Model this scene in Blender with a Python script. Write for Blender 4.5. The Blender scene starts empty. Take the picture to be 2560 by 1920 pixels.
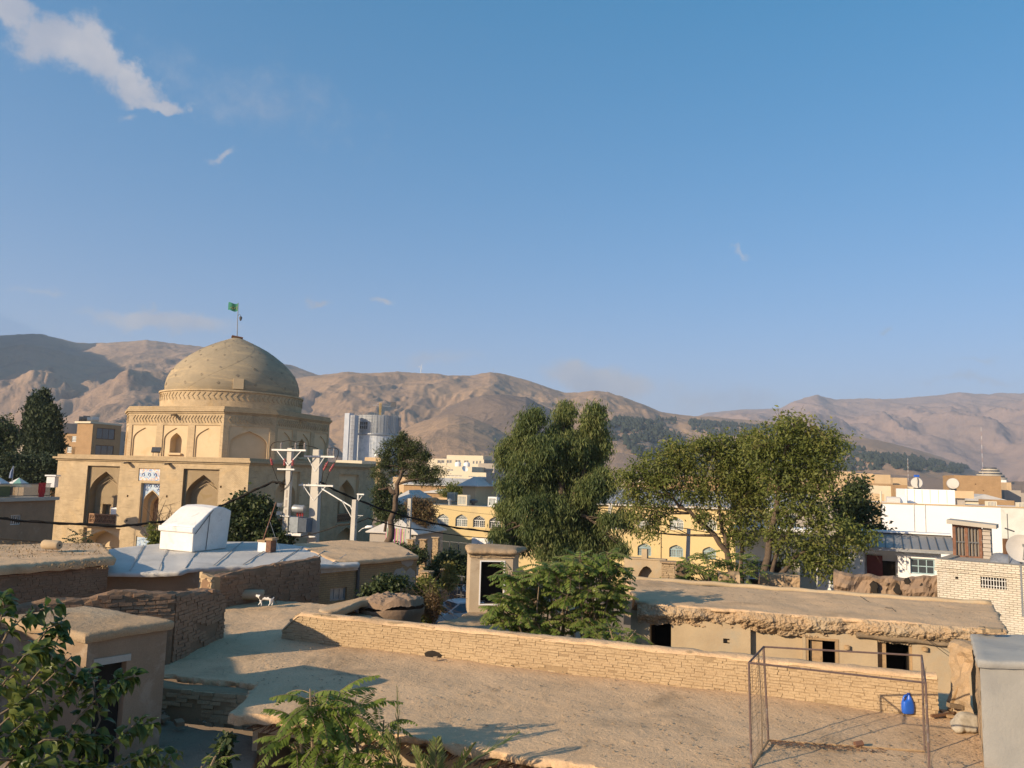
import bpy, math, random
import numpy as np
from mathutils import Vector, Matrix
from mathutils.geometry import tessellate_polygon
S = bpy.context.scene
COL = S.collection
rad = math.radians
FPX = 2009.0                      # focal length in photograph pixels (2560 wide)
PITCH = math.atan(230.0 / FPX)
ROLL = 0.027
EYE = Vector((0, 0, 8.0))
cF = Vector((0, math.cos(PITCH), math.sin(PITCH)))
_u0 = Vector((0, -math.sin(PITCH), math.cos(PITCH)))
_r0 = Vector((1, 0, 0))
cR = _r0 * math.cos(ROLL) + _u0 * math.sin(ROLL)
cU = _u0 * math.cos(ROLL) - _r0 * math.sin(ROLL)
cam_d = bpy.data.cameras.new('camera')
cam = bpy.data.objects.new('camera', cam_d)
COL.objects.link(cam)
cam_d.sensor_width = 36.0
cam_d.lens = 36.0 * FPX / 2560.0
cam_d.clip_start = 0.1
cam_d.clip_end = 30000.0
rot = Matrix((cR, cU, -cF)).transposed()
cam.matrix_world = Matrix.Translation(EYE) @ rot.to_4x4()
S.camera = cam
def ray(px, py):
 return cF * FPX + cR * (px - 1280) - cU * (py - 960)
def P(px, py, D):
 d = ray(px, py); return EYE + d * (D / d.y)
def G(px, py, z):
 d = ray(px, py); return EYE + d * ((z - EYE.z) / d.z)
def at(px, D, z):
 h = z - EYE.z; k = (px - 1280) / FPX
 x = (k * (D * cF.y + h * cF.z) - (D * cR.y + h * cR.z)) / (cR.x - k * cF.x)
 return Vector((x, D, z))
def proj(p):
 q = Vector(p) - EYE; w = q.dot(cF)
 return 1280 + FPX * q.dot(cR) / w, 960 - FPX * q.dot(cU) / w
def Zs(px, py, D):
 return P(px, py, D).z
S.view_settings.view_transform = 'Standard'
S.view_settings.look = 'None'
S.view_settings.exposure = 0.47
S.view_settings.gamma = 1.0
S.render.engine = 'CYCLES'
S.cycles.use_denoising = True
S.cycles.max_bounces = 6
S.cycles.diffuse_bounces = 3
S.cycles.transparent_max_bounces = 4
S.cycles.volume_bounces = 0
S.cycles.caustics_reflective = False
S.cycles.caustics_refractive = False
SUN_EL, SUN_AZ = 19.5, 234.5      # azimuth clockwise from the view direction (+Y)
sdir = Vector((math.sin(rad(SUN_AZ)) * math.cos(rad(SUN_EL)), math.cos(rad(SUN_AZ)) * math.cos(rad(SUN_EL)), math.sin(rad(SUN_EL))))
sl = bpy.data.lights.new('sun', 'SUN')
sl.energy = 5.0
sl.angle = rad(0.5)
sl.color = (1.0, 0.80, 0.56)
so = bpy.data.objects.new('sun', sl)
COL.objects.link(so)
so.rotation_euler = (-sdir).to_track_quat('-Z', 'Y').to_euler()
W = bpy.data.worlds.new('World'); S.world = W; W.use_nodes = True
nt = W.node_tree; nt.nodes.clear()
def N(tree, t, **kw):
 n = tree.nodes.new(t)
 for k, v in kw.items():
  setattr(n, k, v)
 return n
w_out = N(nt, 'ShaderNodeOutputWorld'); w_bg = N(nt, 'ShaderNodeBackground')
sky = N(nt, 'ShaderNodeTexSky', sky_type='NISHITA', sun_disc=False)
sky.sun_elevation = rad(SUN_EL); sky.sun_rotation = rad(SUN_AZ)
sky.altitude = 1500; sky.air_density = 0.9; sky.dust_density = 1.2; sky.ozone_density = 3.0
w_bg.inputs['Strength'].default_value = 0.15
nt.links.new(w_bg.outputs[0], w_out.inputs[0])
tc = N(nt, 'ShaderNodeTexCoord')
def wn(noise_scale, detail, rough=0.6):
 n = N(nt, 'ShaderNodeTexNoise'); n.inputs['Scale'].default_value = noise_scale
 n.inputs['Detail'].default_value = detail; n.inputs['Roughness'].default_value = rough
 nt.links.new(tc.outputs['Generated'], n.inputs['Vector']); return n
def wmath(op, a, b=None, c=None, clamp=False):
 m = N(nt, 'ShaderNodeMath', operation=op); m.use_clamp = clamp
 for i, v in enumerate((a, b, c)):
  if v is None: continue
  if isinstance(v, (int, float)): m.inputs[i].default_value = v
  else: nt.links.new(v, m.inputs[i])
 return m.outputs[0]
n_big = wn(16.0, 8.0); n_fine = wn(34.0, 7.0, 0.66)
wsub = N(nt, 'ShaderNodeVectorMath', operation='SUBTRACT'); wsub.inputs[1].default_value = (0.5, 0.5, 0.5)
nt.links.new(n_big.outputs['Color'], wsub.inputs[0])
wsc = N(nt, 'ShaderNodeVectorMath', operation='SCALE'); wsc.inputs['Scale'].default_value = 0.075
nt.links.new(wsub.outputs[0], wsc.inputs[0])
wadd = N(nt, 'ShaderNodeVectorMath', operation='ADD')
nt.links.new(tc.outputs['Generated'], wadd.inputs[0]); nt.links.new(wsc.outputs[0], wadd.inputs[1])
def ellipse(px, py, sx, sy, tilt, gain=1.0):
 c = ray(px, py).normalized()
 a = cR - c * cR.dot(c); a.normalize(); b = c.cross(a); b = b if b.dot(cU) > 0 else -b
 t = rad(-tilt)
 A = (a * math.cos(t) + b * math.sin(t)) / (sx / FPX); B = (b * math.cos(t) - a * math.sin(t)) / (sy / FPX)
 outs = []
 for v in (A, B):
  d = N(nt, 'ShaderNodeVectorMath', operation='DOT_PRODUCT'); d.inputs[1].default_value = v
  nt.links.new(wadd.outputs[0], d.inputs[0])
  s = wmath('SUBTRACT', d.outputs['Value'], v.dot(c))
  outs.append(wmath('MULTIPLY', s, s))
 r = wmath('SQRT', wmath('ADD', outs[0], outs[1]))
 return wmath('MULTIPLY', wmath('SUBTRACT', 1.0, r), gain)
def union(lst):
 m = lst[0]
 for k in lst[1:]: m = wmath('MAXIMUM', m, k)
 return m
m_big = union([ellipse(140, 92, 125, 80, 18), ellipse(225, 148, 108, 66, 35), ellipse(335, 203, 92, 44, 28), ellipse(428, 264, 52, 22, -5),
               ellipse(-10, 5, 130, 40, 8), ellipse(385, 250, 60, 24, 25)])
m_soft = union([ellipse(400, 802, 190, 30, 3, 0.95), ellipse(365, 790, 90, 26, 0, 1.15), ellipse(1490, 955, 170, 56, 12, 1.35),
    ellipse(1440, 935, 80, 38, 0, 1.3), ellipse(545, 398, 45, 13, -8, 0.8), ellipse(800, 752, 38, 12, 0, 0.8), ellipse(960, 764, 28, 10, 0, 0.7),
    ellipse(1860, 632, 36, 8, 0, 0.45), ellipse(2220, 815, 22, 12, 0, 0.5), ellipse(2430, 950, 120, 14, 0, 0.4),
    ellipse(90, 725, 60, 14, 0, 0.35), ellipse(1080, 900, 150, 24, 0, 0.35), ellipse(2460, 900, 60, 10, 0, 0.3),
    ellipse(640, 250, 260, 90, 15, 0.22), ellipse(330, 285, 25, 14, 0, 0.5), ellipse(1780, 1000, 300, 50, 8, 0.35)])
def smooth(x, lo, hi):
 m = N(nt, 'ShaderNodeMapRange', interpolation_type='SMOOTHSTEP')
 m.inputs['From Min'].default_value = lo; m.inputs['From Max'].default_value = hi
 nt.links.new(x, m.inputs['Value']); return m.outputs[0]
det = wmath('MULTIPLY', wmath('SUBTRACT', n_fine.outputs['Fac'], 0.5), 1.5)
a_big = wmath('MULTIPLY', smooth(wmath('ADD', m_big, det), 0.0, 0.66), 0.96)
a_soft = wmath('MULTIPLY', smooth(wmath('ADD', m_soft, wmath('MULTIPLY', det, 0.45)), -0.05, 0.75), 0.78)
alpha = wmath('MAXIMUM', a_big, a_soft)
cl_shade = wn(9.0, 4.0)
cmix = N(nt, 'ShaderNodeMix', data_type='RGBA')
cmix.inputs['A'].default_value = (1.9, 2.1, 2.6, 1); cmix.inputs['B'].default_value = (2.75, 2.75, 2.95, 1)
nt.links.new(smooth(cl_shade.outputs['Fac'], 0.35, 0.65), cmix.inputs['Factor'])
smix = N(nt, 'ShaderNodeMix', data_type='RGBA')
nt.links.new(alpha, smix.inputs['Factor']); hs = N(nt, 'ShaderNodeHueSaturation'); hs.inputs['Saturation'].default_value = 1.34; hs.inputs['Value'].default_value = 1.08; hs.inputs['Hue'].default_value = 0.502; nt.links.new(sky.outputs[0], hs.inputs['Color']); gm = N(nt, 'ShaderNodeGamma'); gm.inputs['Gamma'].default_value = 0.62; nt.links.new(hs.outputs[0], gm.inputs[0]); tn = N(nt, 'ShaderNodeMix', data_type='RGBA', blend_type='MULTIPLY'); tn.inputs['Factor'].default_value = 1; tn.inputs['B'].default_value = (1.62, 1.29, 1.34, 1); nt.links.new(gm.outputs[0], tn.inputs['A']); nt.links.new(tn.outputs['Result'], smix.inputs['A']); nt.links.new(cmix.outputs['Result'], smix.inputs['B'])
nt.links.new(smix.outputs['Result'], w_bg.inputs['Color'])
def _hash(ix, iy, iz, seed):
 n = (ix.astype(np.int64) * 374761393 + iy.astype(np.int64) * 668265263 + iz.astype(np.int64) * 2147483647 + seed * 974711) & 0x7fffffff
 n = ((n ^ (n >> 13)) * 1274126177) & 0x7fffffff
 n = (n ^ (n >> 16)) & 0xffff
 return n / 65535.0
def vnoise(x, y, z=0.0, seed=0):
 x, y, z = np.broadcast_arrays(np.asarray(x, float), np.asarray(y, float), np.asarray(z, float))
 ix, iy, iz = np.floor(x), np.floor(y), np.floor(z)
 fx, fy, fz = x - ix, y - iy, z - iz
 fx, fy, fz = [t * t * (3 - 2 * t) for t in (fx, fy, fz)]
 r = 0
 for dx in (0, 1):
  for dy in (0, 1):
   for dz in (0, 1):
    wgt = (fx if dx else 1 - fx) * (fy if dy else 1 - fy) * (fz if dz else 1 - fz)
    r = r + wgt * _hash(ix + dx, iy + dy, iz + dz, seed)
 return r
def fbm(x, y, z=0.0, oct=4, seed=0, gain=0.5):
 a, s, t = 1.0, 0.0, 0.0
 x, y, z = np.asarray(x, float), np.asarray(y, float), np.asarray(z, float)
 for o in range(oct):
  s = s + a * (vnoise(x, y, z, seed + o * 17) - 0.5); t += a
  a *= gain; x, y, z = x * 2.03, y * 2.03, z * 2.03
 return s / t * 2
def ridged(x, y, oct=4, seed=0):
 a, s, t = 1.0, 0.0, 0.0
 x, y = np.asarray(x, float), np.asarray(y, float)
 for o in range(oct):
  s = s + a * (1 - np.abs(2 * vnoise(x, y, 0, seed + o * 31) - 1)); t += a
  a *= 0.5; x, y = x * 2.1, y * 2.1
 return s / t
def finish(o, parent, name):
 COL.objects.link(o)
 if parent is not None:
  o.parent = parent
  if parent.parent is None and not parent.get('_local'):
   o.matrix_parent_inverse = Matrix.Translation(-parent.location)
 return o
def tag(o, label=None, cat=None, group=None, kind=None):
 if label: o['label'] = label
 if cat: o['category'] = cat
 if group: o['group'] = group
 if kind: o['kind'] = kind
 return o
def thing(name, label, cat, loc=(0, 0, 0), group=None, kind=None):
 o = bpy.data.objects.new(name, None); o.location = loc; o.empty_display_size = 0.2
 COL.objects.link(o)
 return tag(o, label, cat, group, kind)
def dup(root, loc, rz=None, label=None, scale=None):
 r = root.copy(); COL.objects.link(r); r.location = loc
 if rz is not None: r.rotation_euler = (0, 0, rz)
 if scale is not None: r.scale = (scale,) * 3 if not hasattr(scale, '__len__') else scale
 if label: r['label'] = label
 for ch in list(root.children):
  c = ch.copy(); COL.objects.link(c); c.parent = r
  for g in list(ch.children):
   d = g.copy(); COL.objects.link(d); d.parent = c
 return r
class MB:
 def __init__(s): s.v, s.f = [], []
 def add(s, vs, fs):
  k = len(s.v); s.v.extend(tuple(x) for x in vs); s.f.extend(tuple(i + k for i in q) for q in fs); return s
 def hexa(s, p):
  return s.add(p, [(0, 3, 2, 1), (4, 5, 6, 7), (0, 1, 5, 4), (1, 2, 6, 5), (2, 3, 7, 6), (3, 0, 4, 7)])
 def box(s, c, d, rz=0.0, tilt=None):
  hx, hy, hz = d[0] / 2, d[1] / 2, d[2] / 2
  m = Matrix.Rotation(rz, 3, 'Z')
  if tilt is not None: m = m @ tilt
  c = Vector(c)
  return s.hexa([c + m @ Vector(q) for q in ((-hx, -hy, -hz), (hx, -hy, -hz), (hx, hy, -hz), (-hx, hy, -hz), (-hx, -hy, hz), (hx, -hy, hz), (hx, hy, hz), (-hx, hy, hz))])
 def quad(s, a, b, c, d): return s.add([a, b, c, d], [(0, 1, 2, 3)])
 def prism(s, poly, vec):
  n = len(poly); vec = Vector(vec); poly = [Vector(p) for p in poly]
  fs = [tuple(reversed(range(n))), tuple(range(n, 2 * n))]
  fs += [(i, (i + 1) % n, n + (i + 1) % n, n + i) for i in range(n)]
  return s.add(poly + [p + vec for p in poly], fs)
 def tube(s, path, r, n=6, cap=True):
  path = [Vector(p) for p in path]; m = len(path)
  rs = list(r) if hasattr(r, '__len__') else [r] * m
  vs, fs = [], []
  prev = None
  for i, p in enumerate(path):
   t = (path[min(i + 1, m - 1)] - path[max(i - 1, 0)])
   if t.length < 1e-9: t = Vector((0, 0, 1))
   t.normalize()
   a = prev - t * prev.dot(t) if prev is not None else t.orthogonal()
   if a.length < 1e-6: a = t.orthogonal()
   a.normalize(); prev = a; b = t.cross(a)
   for k in range(n):
    g = 2 * math.pi * k / n
    vs.append(p + (a * math.cos(g) + b * math.sin(g)) * rs[i])
  for i in range(m - 1):
   for k in range(n):
    fs.append((i * n + k, i * n + (k + 1) % n, (i + 1) * n + (k + 1) % n, (i + 1) * n + k))
  if cap: fs += [tuple(reversed(range(n))), tuple(range((m - 1) * n, m * n))]
  return s.add(vs, fs)
 def lathe(s, prof, c, n=24, cap=True):
  c = Vector(c); vs, fs = [], []
  for r, z in prof:
   for k in range(n):
    g = 2 * math.pi * k / n; vs.append(c + Vector((r * math.cos(g), r * math.sin(g), z)))
  m = len(prof)
  for i in range(m - 1):
   for k in range(n):
    fs.append((i * n + k, i * n + (k + 1) % n, (i + 1) * n + (k + 1) % n, (i + 1) * n + k))
  if cap: fs += [tuple(reversed(range(n))), tuple(range((m - 1) * n, m * n))]
  return s.add(vs, fs)
 def grid(s, A):
  A = np.asarray(A); ny, nx = A.shape[:2]
  fs = [(j * nx + i, j * nx + i + 1, (j + 1) * nx + i + 1, (j + 1) * nx + i) for j in range(ny - 1) for i in range(nx - 1)]
  return s.add([tuple(p) for p in A.reshape(-1, 3)], fs)
 def build(s, name, mat, parent=None, smooth=False, autos=None):
  me = bpy.data.meshes.new(name)
  vs = s.v; off = None
  if parent is None and vs:
   a = np.array(vs); off = Vector(((a[:, 0].min() + a[:, 0].max()) / 2, (a[:, 1].min() + a[:, 1].max()) / 2, a[:, 2].min()))
   vs = [(v[0] - off.x, v[1] - off.y, v[2] - off.z) for v in vs]
  me.from_pydata(vs, [], s.f); me.validate(); me.update()
  if smooth: me.polygons.foreach_set('use_smooth', [True] * len(me.polygons))
  me.materials.append(mat)
  o = bpy.data.objects.new(name, me)
  if off is not None: o.location = off
  if autos and smooth:
   try: me.set_sharp_from_angle(angle=rad(autos))
   except Exception: pass
  return finish(o, parent, name)
def np_mesh(name, V, F, mat, parent=None, smooth=False):
 """V (n,3), F (m,k) with one k."""
 V = np.ascontiguousarray(V, dtype=np.float32); F = np.ascontiguousarray(F, dtype=np.int32)
 off = None
 if parent is None:
  off = np.array([(V[:, 0].min() + V[:, 0].max()) / 2, (V[:, 1].min() + V[:, 1].max()) / 2, V[:, 2].min()], np.float32); V = V - off
 me = bpy.data.meshes.new(name); m, k = F.shape
 me.vertices.add(len(V)); me.vertices.foreach_set('co', V.ravel())
 me.loops.add(m * k); me.loops.foreach_set('vertex_index', F.ravel())
 me.polygons.add(m); me.polygons.foreach_set('loop_start', np.arange(0, m * k, k, dtype=np.int32))
 try: me.polygons.foreach_set('loop_total', np.full(m, k, dtype=np.int32))
 except Exception: pass
 if smooth: me.polygons.foreach_set('use_smooth', np.ones(m, dtype=bool))
 me.update(calc_edges=True); me.validate()
 me.materials.append(mat)
 o = bpy.data.objects.new(name, me)
 if off is not None: o.location = Vector([float(q) for q in off])
 return finish(o, parent, name)
def _mix(t, fac, a, b):
 m = N(t, 'ShaderNodeMix', data_type='RGBA')
 for sock, v in (('Factor', fac), ('A', a), ('B', b)):
  if isinstance(v, (int, float)): m.inputs[sock].default_value = v
  elif isinstance(v, (tuple, list)): m.inputs[sock].default_value = (*v[:3], 1)
  else: t.links.new(v, m.inputs[sock])
 return m.outputs['Result']
def _noise(t, vec, scale, detail=4, rough=0.6, dist=0.0):
 n = N(t, 'ShaderNodeTexNoise'); n.inputs['Scale'].default_value = scale; n.inputs['Detail'].default_value = detail
 n.inputs['Roughness'].default_value = rough; n.inputs['Distortion'].default_value = dist
 t.links.new(vec, n.inputs['Vector']); return n.outputs['Fac']
def _ramp(t, x, lo, hi):
 m = N(t, 'ShaderNodeMapRange', interpolation_type='SMOOTHSTEP'); m.inputs['From Min'].default_value = lo; m.inputs['From Max'].default_value = hi
 t.links.new(x, m.inputs['Value']); return m.outputs[0]
ALB = 0.97
def sc_(c): return tuple(x * ALB for x in c) if c and max(c[:3]) < 0.64 else c
def _base(name):
 m = bpy.data.materials.new(name); m.use_nodes = True; t = m.node_tree; b = t.nodes['Principled BSDF']; return m, t, b
def _wallcoord(t):
 """(along the wall, height) for any upright face"""
 g = N(t, 'ShaderNodeNewGeometry')
 cr = N(t, 'ShaderNodeVectorMath', operation='CROSS_PRODUCT'); cr.inputs[1].default_value = (0, 0, 1)
 t.links.new(g.outputs['True Normal'], cr.inputs[0])
 nm = N(t, 'ShaderNodeVectorMath', operation='NORMALIZE'); t.links.new(cr.outputs[0], nm.inputs[0])
 d = N(t, 'ShaderNodeVectorMath', operation='DOT_PRODUCT'); t.links.new(g.outputs['Position'], d.inputs[0]); t.links.new(nm.outputs[0], d.inputs[1])
 sp = N(t, 'ShaderNodeSeparateXYZ'); t.links.new(g.outputs['Position'], sp.inputs[0])
 cb = N(t, 'ShaderNodeCombineXYZ'); t.links.new(d.outputs['Value'], cb.inputs[0]); t.links.new(sp.outputs['Z'], cb.inputs[1])
 return cb.outputs[0]
def mat(name, c1, c2, scale=1.5, rough=0.9, bump=0.3, bscale=12.0, c3=None, s3=0.6, t3=(0.55, 0.7), fine=0.15, bdist=0.03, metal=0.0, spec=0.3, fscale=60.0):
 m, t, b = _base(name); c1, c2, c3 = sc_(c1), sc_(c2), sc_(c3)
 g = N(t, 'ShaderNodeNewGeometry'); pos = g.outputs['Position']
 col = _mix(t, _ramp(t, _noise(t, pos, scale, 6, 0.62), 0.3, 0.7), c1, c2)
 if c3: col = _mix(t, _ramp(t, _noise(t, pos, s3, 6, 0.65, 0.6), *t3), col, c3)
 if fine:
  f = _noise(t, pos, fscale, 3, 0.7)
  dk = N(t, 'ShaderNodeMix', data_type='RGBA', blend_type='MULTIPLY'); dk.inputs['Factor'].default_value = 1.0
  v = N(t, 'ShaderNodeMapRange'); v.inputs['From Min'].default_value = 0.25; v.inputs['From Max'].default_value = 0.75
  v.inputs['To Min'].default_value = 1 - fine; v.inputs['To Max'].default_value = 1 + fine
  t.links.new(f, v.inputs['Value']); t.links.new(col, dk.inputs['A']); t.links.new(v.outputs[0], dk.inputs['B']); col = dk.outputs['Result']
 t.links.new(col, b.inputs['Base Color'])
 b.inputs['Roughness'].default_value = rough; b.inputs['Metallic'].default_value = metal; b.inputs['Specular IOR Level'].default_value = spec
 if bump:
  bp = N(t, 'ShaderNodeBump'); bp.inputs['Strength'].default_value = bump; bp.inputs['Distance'].default_value = bdist
  t.links.new(_noise(t, pos, bscale, 8, 0.7), bp.inputs['Height']); t.links.new(bp.outputs[0], b.inputs['Normal'])
 return m
def mat_brick(name, c1, c2, mortar, bw=0.25, bh=0.075, ms=0.012, bump=0.5, c3=None, s3=0.5, t3=(0.5, 0.7), rough=0.9, var=0.5, patch=None, streak=0.0):
 m, t, b = _base(name); c1, c2, c3, mortar = sc_(c1), sc_(c2), sc_(c3), sc_(mortar)
 wc = _wallcoord(t)
 br = N(t, 'ShaderNodeTexBrick'); t.links.new(wc, br.inputs['Vector'])
 br.inputs['Scale'].default_value = 1.0; br.inputs['Brick Width'].default_value = bw; br.inputs['Row Height'].default_value = bh
 br.inputs['Mortar Size'].default_value = ms; br.inputs['Mortar Smooth'].default_value = 0.3; br.inputs['Bias'].default_value = 0.0
 br.inputs['Color1'].default_value = (*c1, 1); br.inputs['Color2'].default_value = (*c2, 1); br.inputs['Mortar'].default_value = (*mortar, 1)
 col = br.outputs['Color']
 g = N(t, 'ShaderNodeNewGeometry'); pos = g.outputs['Position']
 if patch is not None:      # plastered areas hide the joints
  pm = _ramp(t, _noise(t, pos, 0.35, 5, 0.6, 0.4), patch[0], patch[1])
  col = _mix(t, pm, col, tuple((a + bb) / 2 for a, bb in zip(c1, c2)))
 if c3: col = _mix(t, _ramp(t, _noise(t, pos, s3, 6, 0.65, 0.8), *t3), col, c3)
 if streak:     # groups of worn courses and damp marks under ledges
  for sx, sy, lo, hi, k in ((0.9, 7.5, 0.56, 0.68, 1.0), (2.6, 0.25, 0.56, 0.74, 0.7)):
   mpn = N(t, 'ShaderNodeMapping'); mpn.inputs['Scale'].default_value = (sx, sy, 1); t.links.new(wc, mpn.inputs[0])
   f_ = N(t, 'ShaderNodeMath', operation='MULTIPLY'); f_.inputs[1].default_value = streak * k; t.links.new(_ramp(t, _noise(t, mpn.outputs[0], 1.0, 5, 0.6), lo, hi), f_.inputs[0])
   col = _mix(t, f_.outputs[0], col, tuple(x * .55 for x in c1))
 mp = N(t, 'ShaderNodeMix', data_type='RGBA', blend_type='MULTIPLY'); mp.inputs['Factor'].default_value = 1.0
 v = N(t, 'ShaderNodeMapRange'); v.inputs['From Min'].default_value = 0.3; v.inputs['From Max'].default_value = 0.7
 v.inputs['To Min'].default_value = 1 - var * 0.35; v.inputs['To Max'].default_value = 1 + var * 0.25
 t.links.new(_noise(t, pos, 1.1, 8, 0.72), v.inputs['Value']); t.links.new(col, mp.inputs['A']); t.links.new(v.outputs[0], mp.inputs['B'])
 t.links.new(mp.outputs['Result'], b.inputs['Base Color']); b.inputs['Roughness'].default_value = rough; b.inputs['Specular IOR Level'].default_value = 0.2
 bp = N(t, 'ShaderNodeBump'); bp.inputs['Strength'].default_value = bump; bp.inputs['Distance'].default_value = 0.02
 h = N(t, 'ShaderNodeMath', operation='MULTIPLY_ADD'); h.inputs[1].default_value = -1.0
 t.links.new(br.outputs['Fac'], h.inputs[0]); t.links.new(_noise(t, pos, 14, 6, 0.7), h.inputs[2])
 t.links.new(h.outputs[0], bp.inputs['Height']); t.links.new(bp.outputs[0], b.inputs['Normal'])
 return m
def plain(name, c, rough=0.5, metal=0.0, spec=0.4, var=0.12, scale=6.0):
 return mat(name, tuple(x * (1 - var) for x in c), tuple(min(1, x * (1 + var)) for x in c), scale=scale, rough=rough, bump=0.08, bscale=30, fine=0.05, metal=metal, spec=spec)
def mat_leaf(name, cols, trans=0.35, rough=0.5, scale=0.5, bright=1.3):
 m, t, b = _base(name)
 g = N(t, 'ShaderNodeNewGeometry')
 rp = N(t, 'ShaderNodeValToRGB'); rp.color_ramp.interpolation = 'LINEAR'
 el = rp.color_ramp.elements
 while len(el) < len(cols): el.new(0.5)
 for i, c in enumerate(cols):
  el[i].position = i / (len(cols) - 1); el[i].color = (*[min(.3, x * bright) for x in c], 1)
 mixv = N(t, 'ShaderNodeMath', operation='MULTIPLY_ADD'); mixv.inputs[1].default_value = 0.55
 n = _ramp(t, _noise(t, g.outputs['Position'], scale, 3, 0.6), 0.3, 0.7)
 sc = N(t, 'ShaderNodeMath', operation='MULTIPLY'); sc.inputs[1].default_value = 0.45; t.links.new(n, sc.inputs[0])
 t.links.new(g.outputs['Random Per Island'], mixv.inputs[0]); t.links.new(sc.outputs[0], mixv.inputs[2])
 t.links.new(mixv.outputs[0], rp.inputs[0])
 t.links.new(rp.outputs[0], b.inputs['Base Color']); b.inputs['Roughness'].default_value = rough; b.inputs['Specular IOR Level'].default_value = 0.25
 tr = N(t, 'ShaderNodeBsdfTranslucent');
 hs = N(t, 'ShaderNodeHueSaturation'); hs.inputs['Value'].default_value = 1.5; hs.inputs['Saturation'].default_value = 1.1
 t.links.new(rp.outputs[0], hs.inputs['Color']); t.links.new(hs.outputs[0], tr.inputs['Color'])
 mx = N(t, 'ShaderNodeMixShader'); mx.inputs[0].default_value = trans
 t.links.new(b.outputs[0], mx.inputs[1]); t.links.new(tr.outputs[0], mx.inputs[2])
 t.links.new(mx.outputs[0], t.nodes['Material Output'].inputs['Surface'])
 return m
K = {}
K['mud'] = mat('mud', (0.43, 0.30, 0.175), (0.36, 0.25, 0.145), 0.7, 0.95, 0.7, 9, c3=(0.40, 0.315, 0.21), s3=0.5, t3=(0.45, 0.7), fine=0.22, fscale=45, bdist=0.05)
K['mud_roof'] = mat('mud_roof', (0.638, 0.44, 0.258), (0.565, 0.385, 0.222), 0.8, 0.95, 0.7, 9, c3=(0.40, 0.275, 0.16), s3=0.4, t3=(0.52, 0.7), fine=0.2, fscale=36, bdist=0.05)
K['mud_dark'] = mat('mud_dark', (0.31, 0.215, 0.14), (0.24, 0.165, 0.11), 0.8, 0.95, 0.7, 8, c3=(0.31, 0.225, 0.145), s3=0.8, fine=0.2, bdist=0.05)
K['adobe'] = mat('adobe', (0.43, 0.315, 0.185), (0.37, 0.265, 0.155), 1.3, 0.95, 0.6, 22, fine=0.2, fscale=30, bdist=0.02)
K['adobe_shade'] = mat('adobe_shade', (0.32, 0.195, 0.115), (0.25, 0.15, 0.09), 1.2, 0.95, 0.6, 22, fine=0.2, fscale=30, bdist=0.02)  # darker, redder copy of adobe; shade of the unlit walls put into its colour
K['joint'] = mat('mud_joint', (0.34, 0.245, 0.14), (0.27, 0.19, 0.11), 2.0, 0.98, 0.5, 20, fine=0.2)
K['joint_shade'] = mat('mud_joint_shade', (0.25, 0.155, 0.092), (0.20, 0.125, 0.075), 2.0, 0.98, 0.5, 20, fine=0.2)  # joint colour darkened the same way for the shaded walls
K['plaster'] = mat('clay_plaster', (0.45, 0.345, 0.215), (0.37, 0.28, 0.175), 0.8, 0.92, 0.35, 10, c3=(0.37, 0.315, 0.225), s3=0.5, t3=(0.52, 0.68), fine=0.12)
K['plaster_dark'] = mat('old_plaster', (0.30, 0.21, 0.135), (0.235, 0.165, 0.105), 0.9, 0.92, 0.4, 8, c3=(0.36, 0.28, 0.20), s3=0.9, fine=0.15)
K['shrine'] = mat_brick('shrine_brick', (0.54, 0.42, 0.26), (0.48, 0.37, 0.225), (0.35, 0.265, 0.165), 0.24, 0.085, 0.014, 0.35, c3=(0.52, 0.375, 0.20), s3=0.5, t3=(0.5, 0.75), var=0.6, patch=(0.56, 0.66), streak=0.75)
K['shrine_trim'] = mat_brick('shrine_trim_brick', (0.47, 0.36, 0.22), (0.41, 0.31, 0.185), (0.34, 0.26, 0.16), 0.09, 0.25, 0.014, 0.5, var=0.5)
K['shrine_plaster'] = mat('shrine_plaster', (0.58, 0.45, 0.28), (0.52, 0.40, 0.245), 0.6, 0.9, 0.15, 10, c3=(0.50, 0.37, 0.20), s3=0.7, fine=0.06)
K['concrete'] = mat('concrete', (0.44, 0.40, 0.33), (0.37, 0.34, 0.285), 0.8, 0.85, 0.25, 18, c3=(0.30, 0.28, 0.24), s3=0.6, fine=0.12)
K['pole'] = mat('pole_concrete', (0.52, 0.49, 0.42), (0.44, 0.41, 0.36), 0.8, 0.85, 0.2, 14, fine=0.1)
K['white'] = mat('white_paint', (0.80, 0.79, 0.76), (0.74, 0.73, 0.70), 0.5, 0.8, 0.12, 8, c3=(0.66, 0.64, 0.58), s3=0.35, t3=(0.62, 0.8), fine=0.03)
K['white_brick'] = mat_brick('white_painted_brick', (0.63, 0.57, 0.46), (0.56, 0.50, 0.40), (0.36, 0.31, 0.24), 0.27, 0.085, 0.012, 1.0, c3=(0.58, 0.53, 0.45), s3=0.9, t3=(0.5, 0.7), var=0.5)
K['cream'] = mat('cream_render', (0.63, 0.56, 0.42), (0.60, 0.52, 0.38), 0.3, 0.85, 0.1, 6, fine=0.04)
K['yellow'] = mat('yellow_render', (0.63, 0.49, 0.25), (0.60, 0.46, 0.23), 0.25, 0.85, 0.1, 6, c3=(0.52, 0.41, 0.23), s3=0.3, t3=(0.56, 0.75), fine=0.06)
K['tan'] = mat('tan_render', (0.56, 0.41, 0.24), (0.50, 0.36, 0.21), 0.3, 0.88, 0.15, 5, c3=(0.46, 0.33, 0.19), s3=0.2, fine=0.06)
K['brown_brick'] = mat_brick('brown_brick', (0.42, 0.27, 0.14), (0.37, 0.235, 0.12), (0.33, 0.225, 0.13), 0.24, 0.08, 0.012, 0.4, var=0.4)
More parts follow.
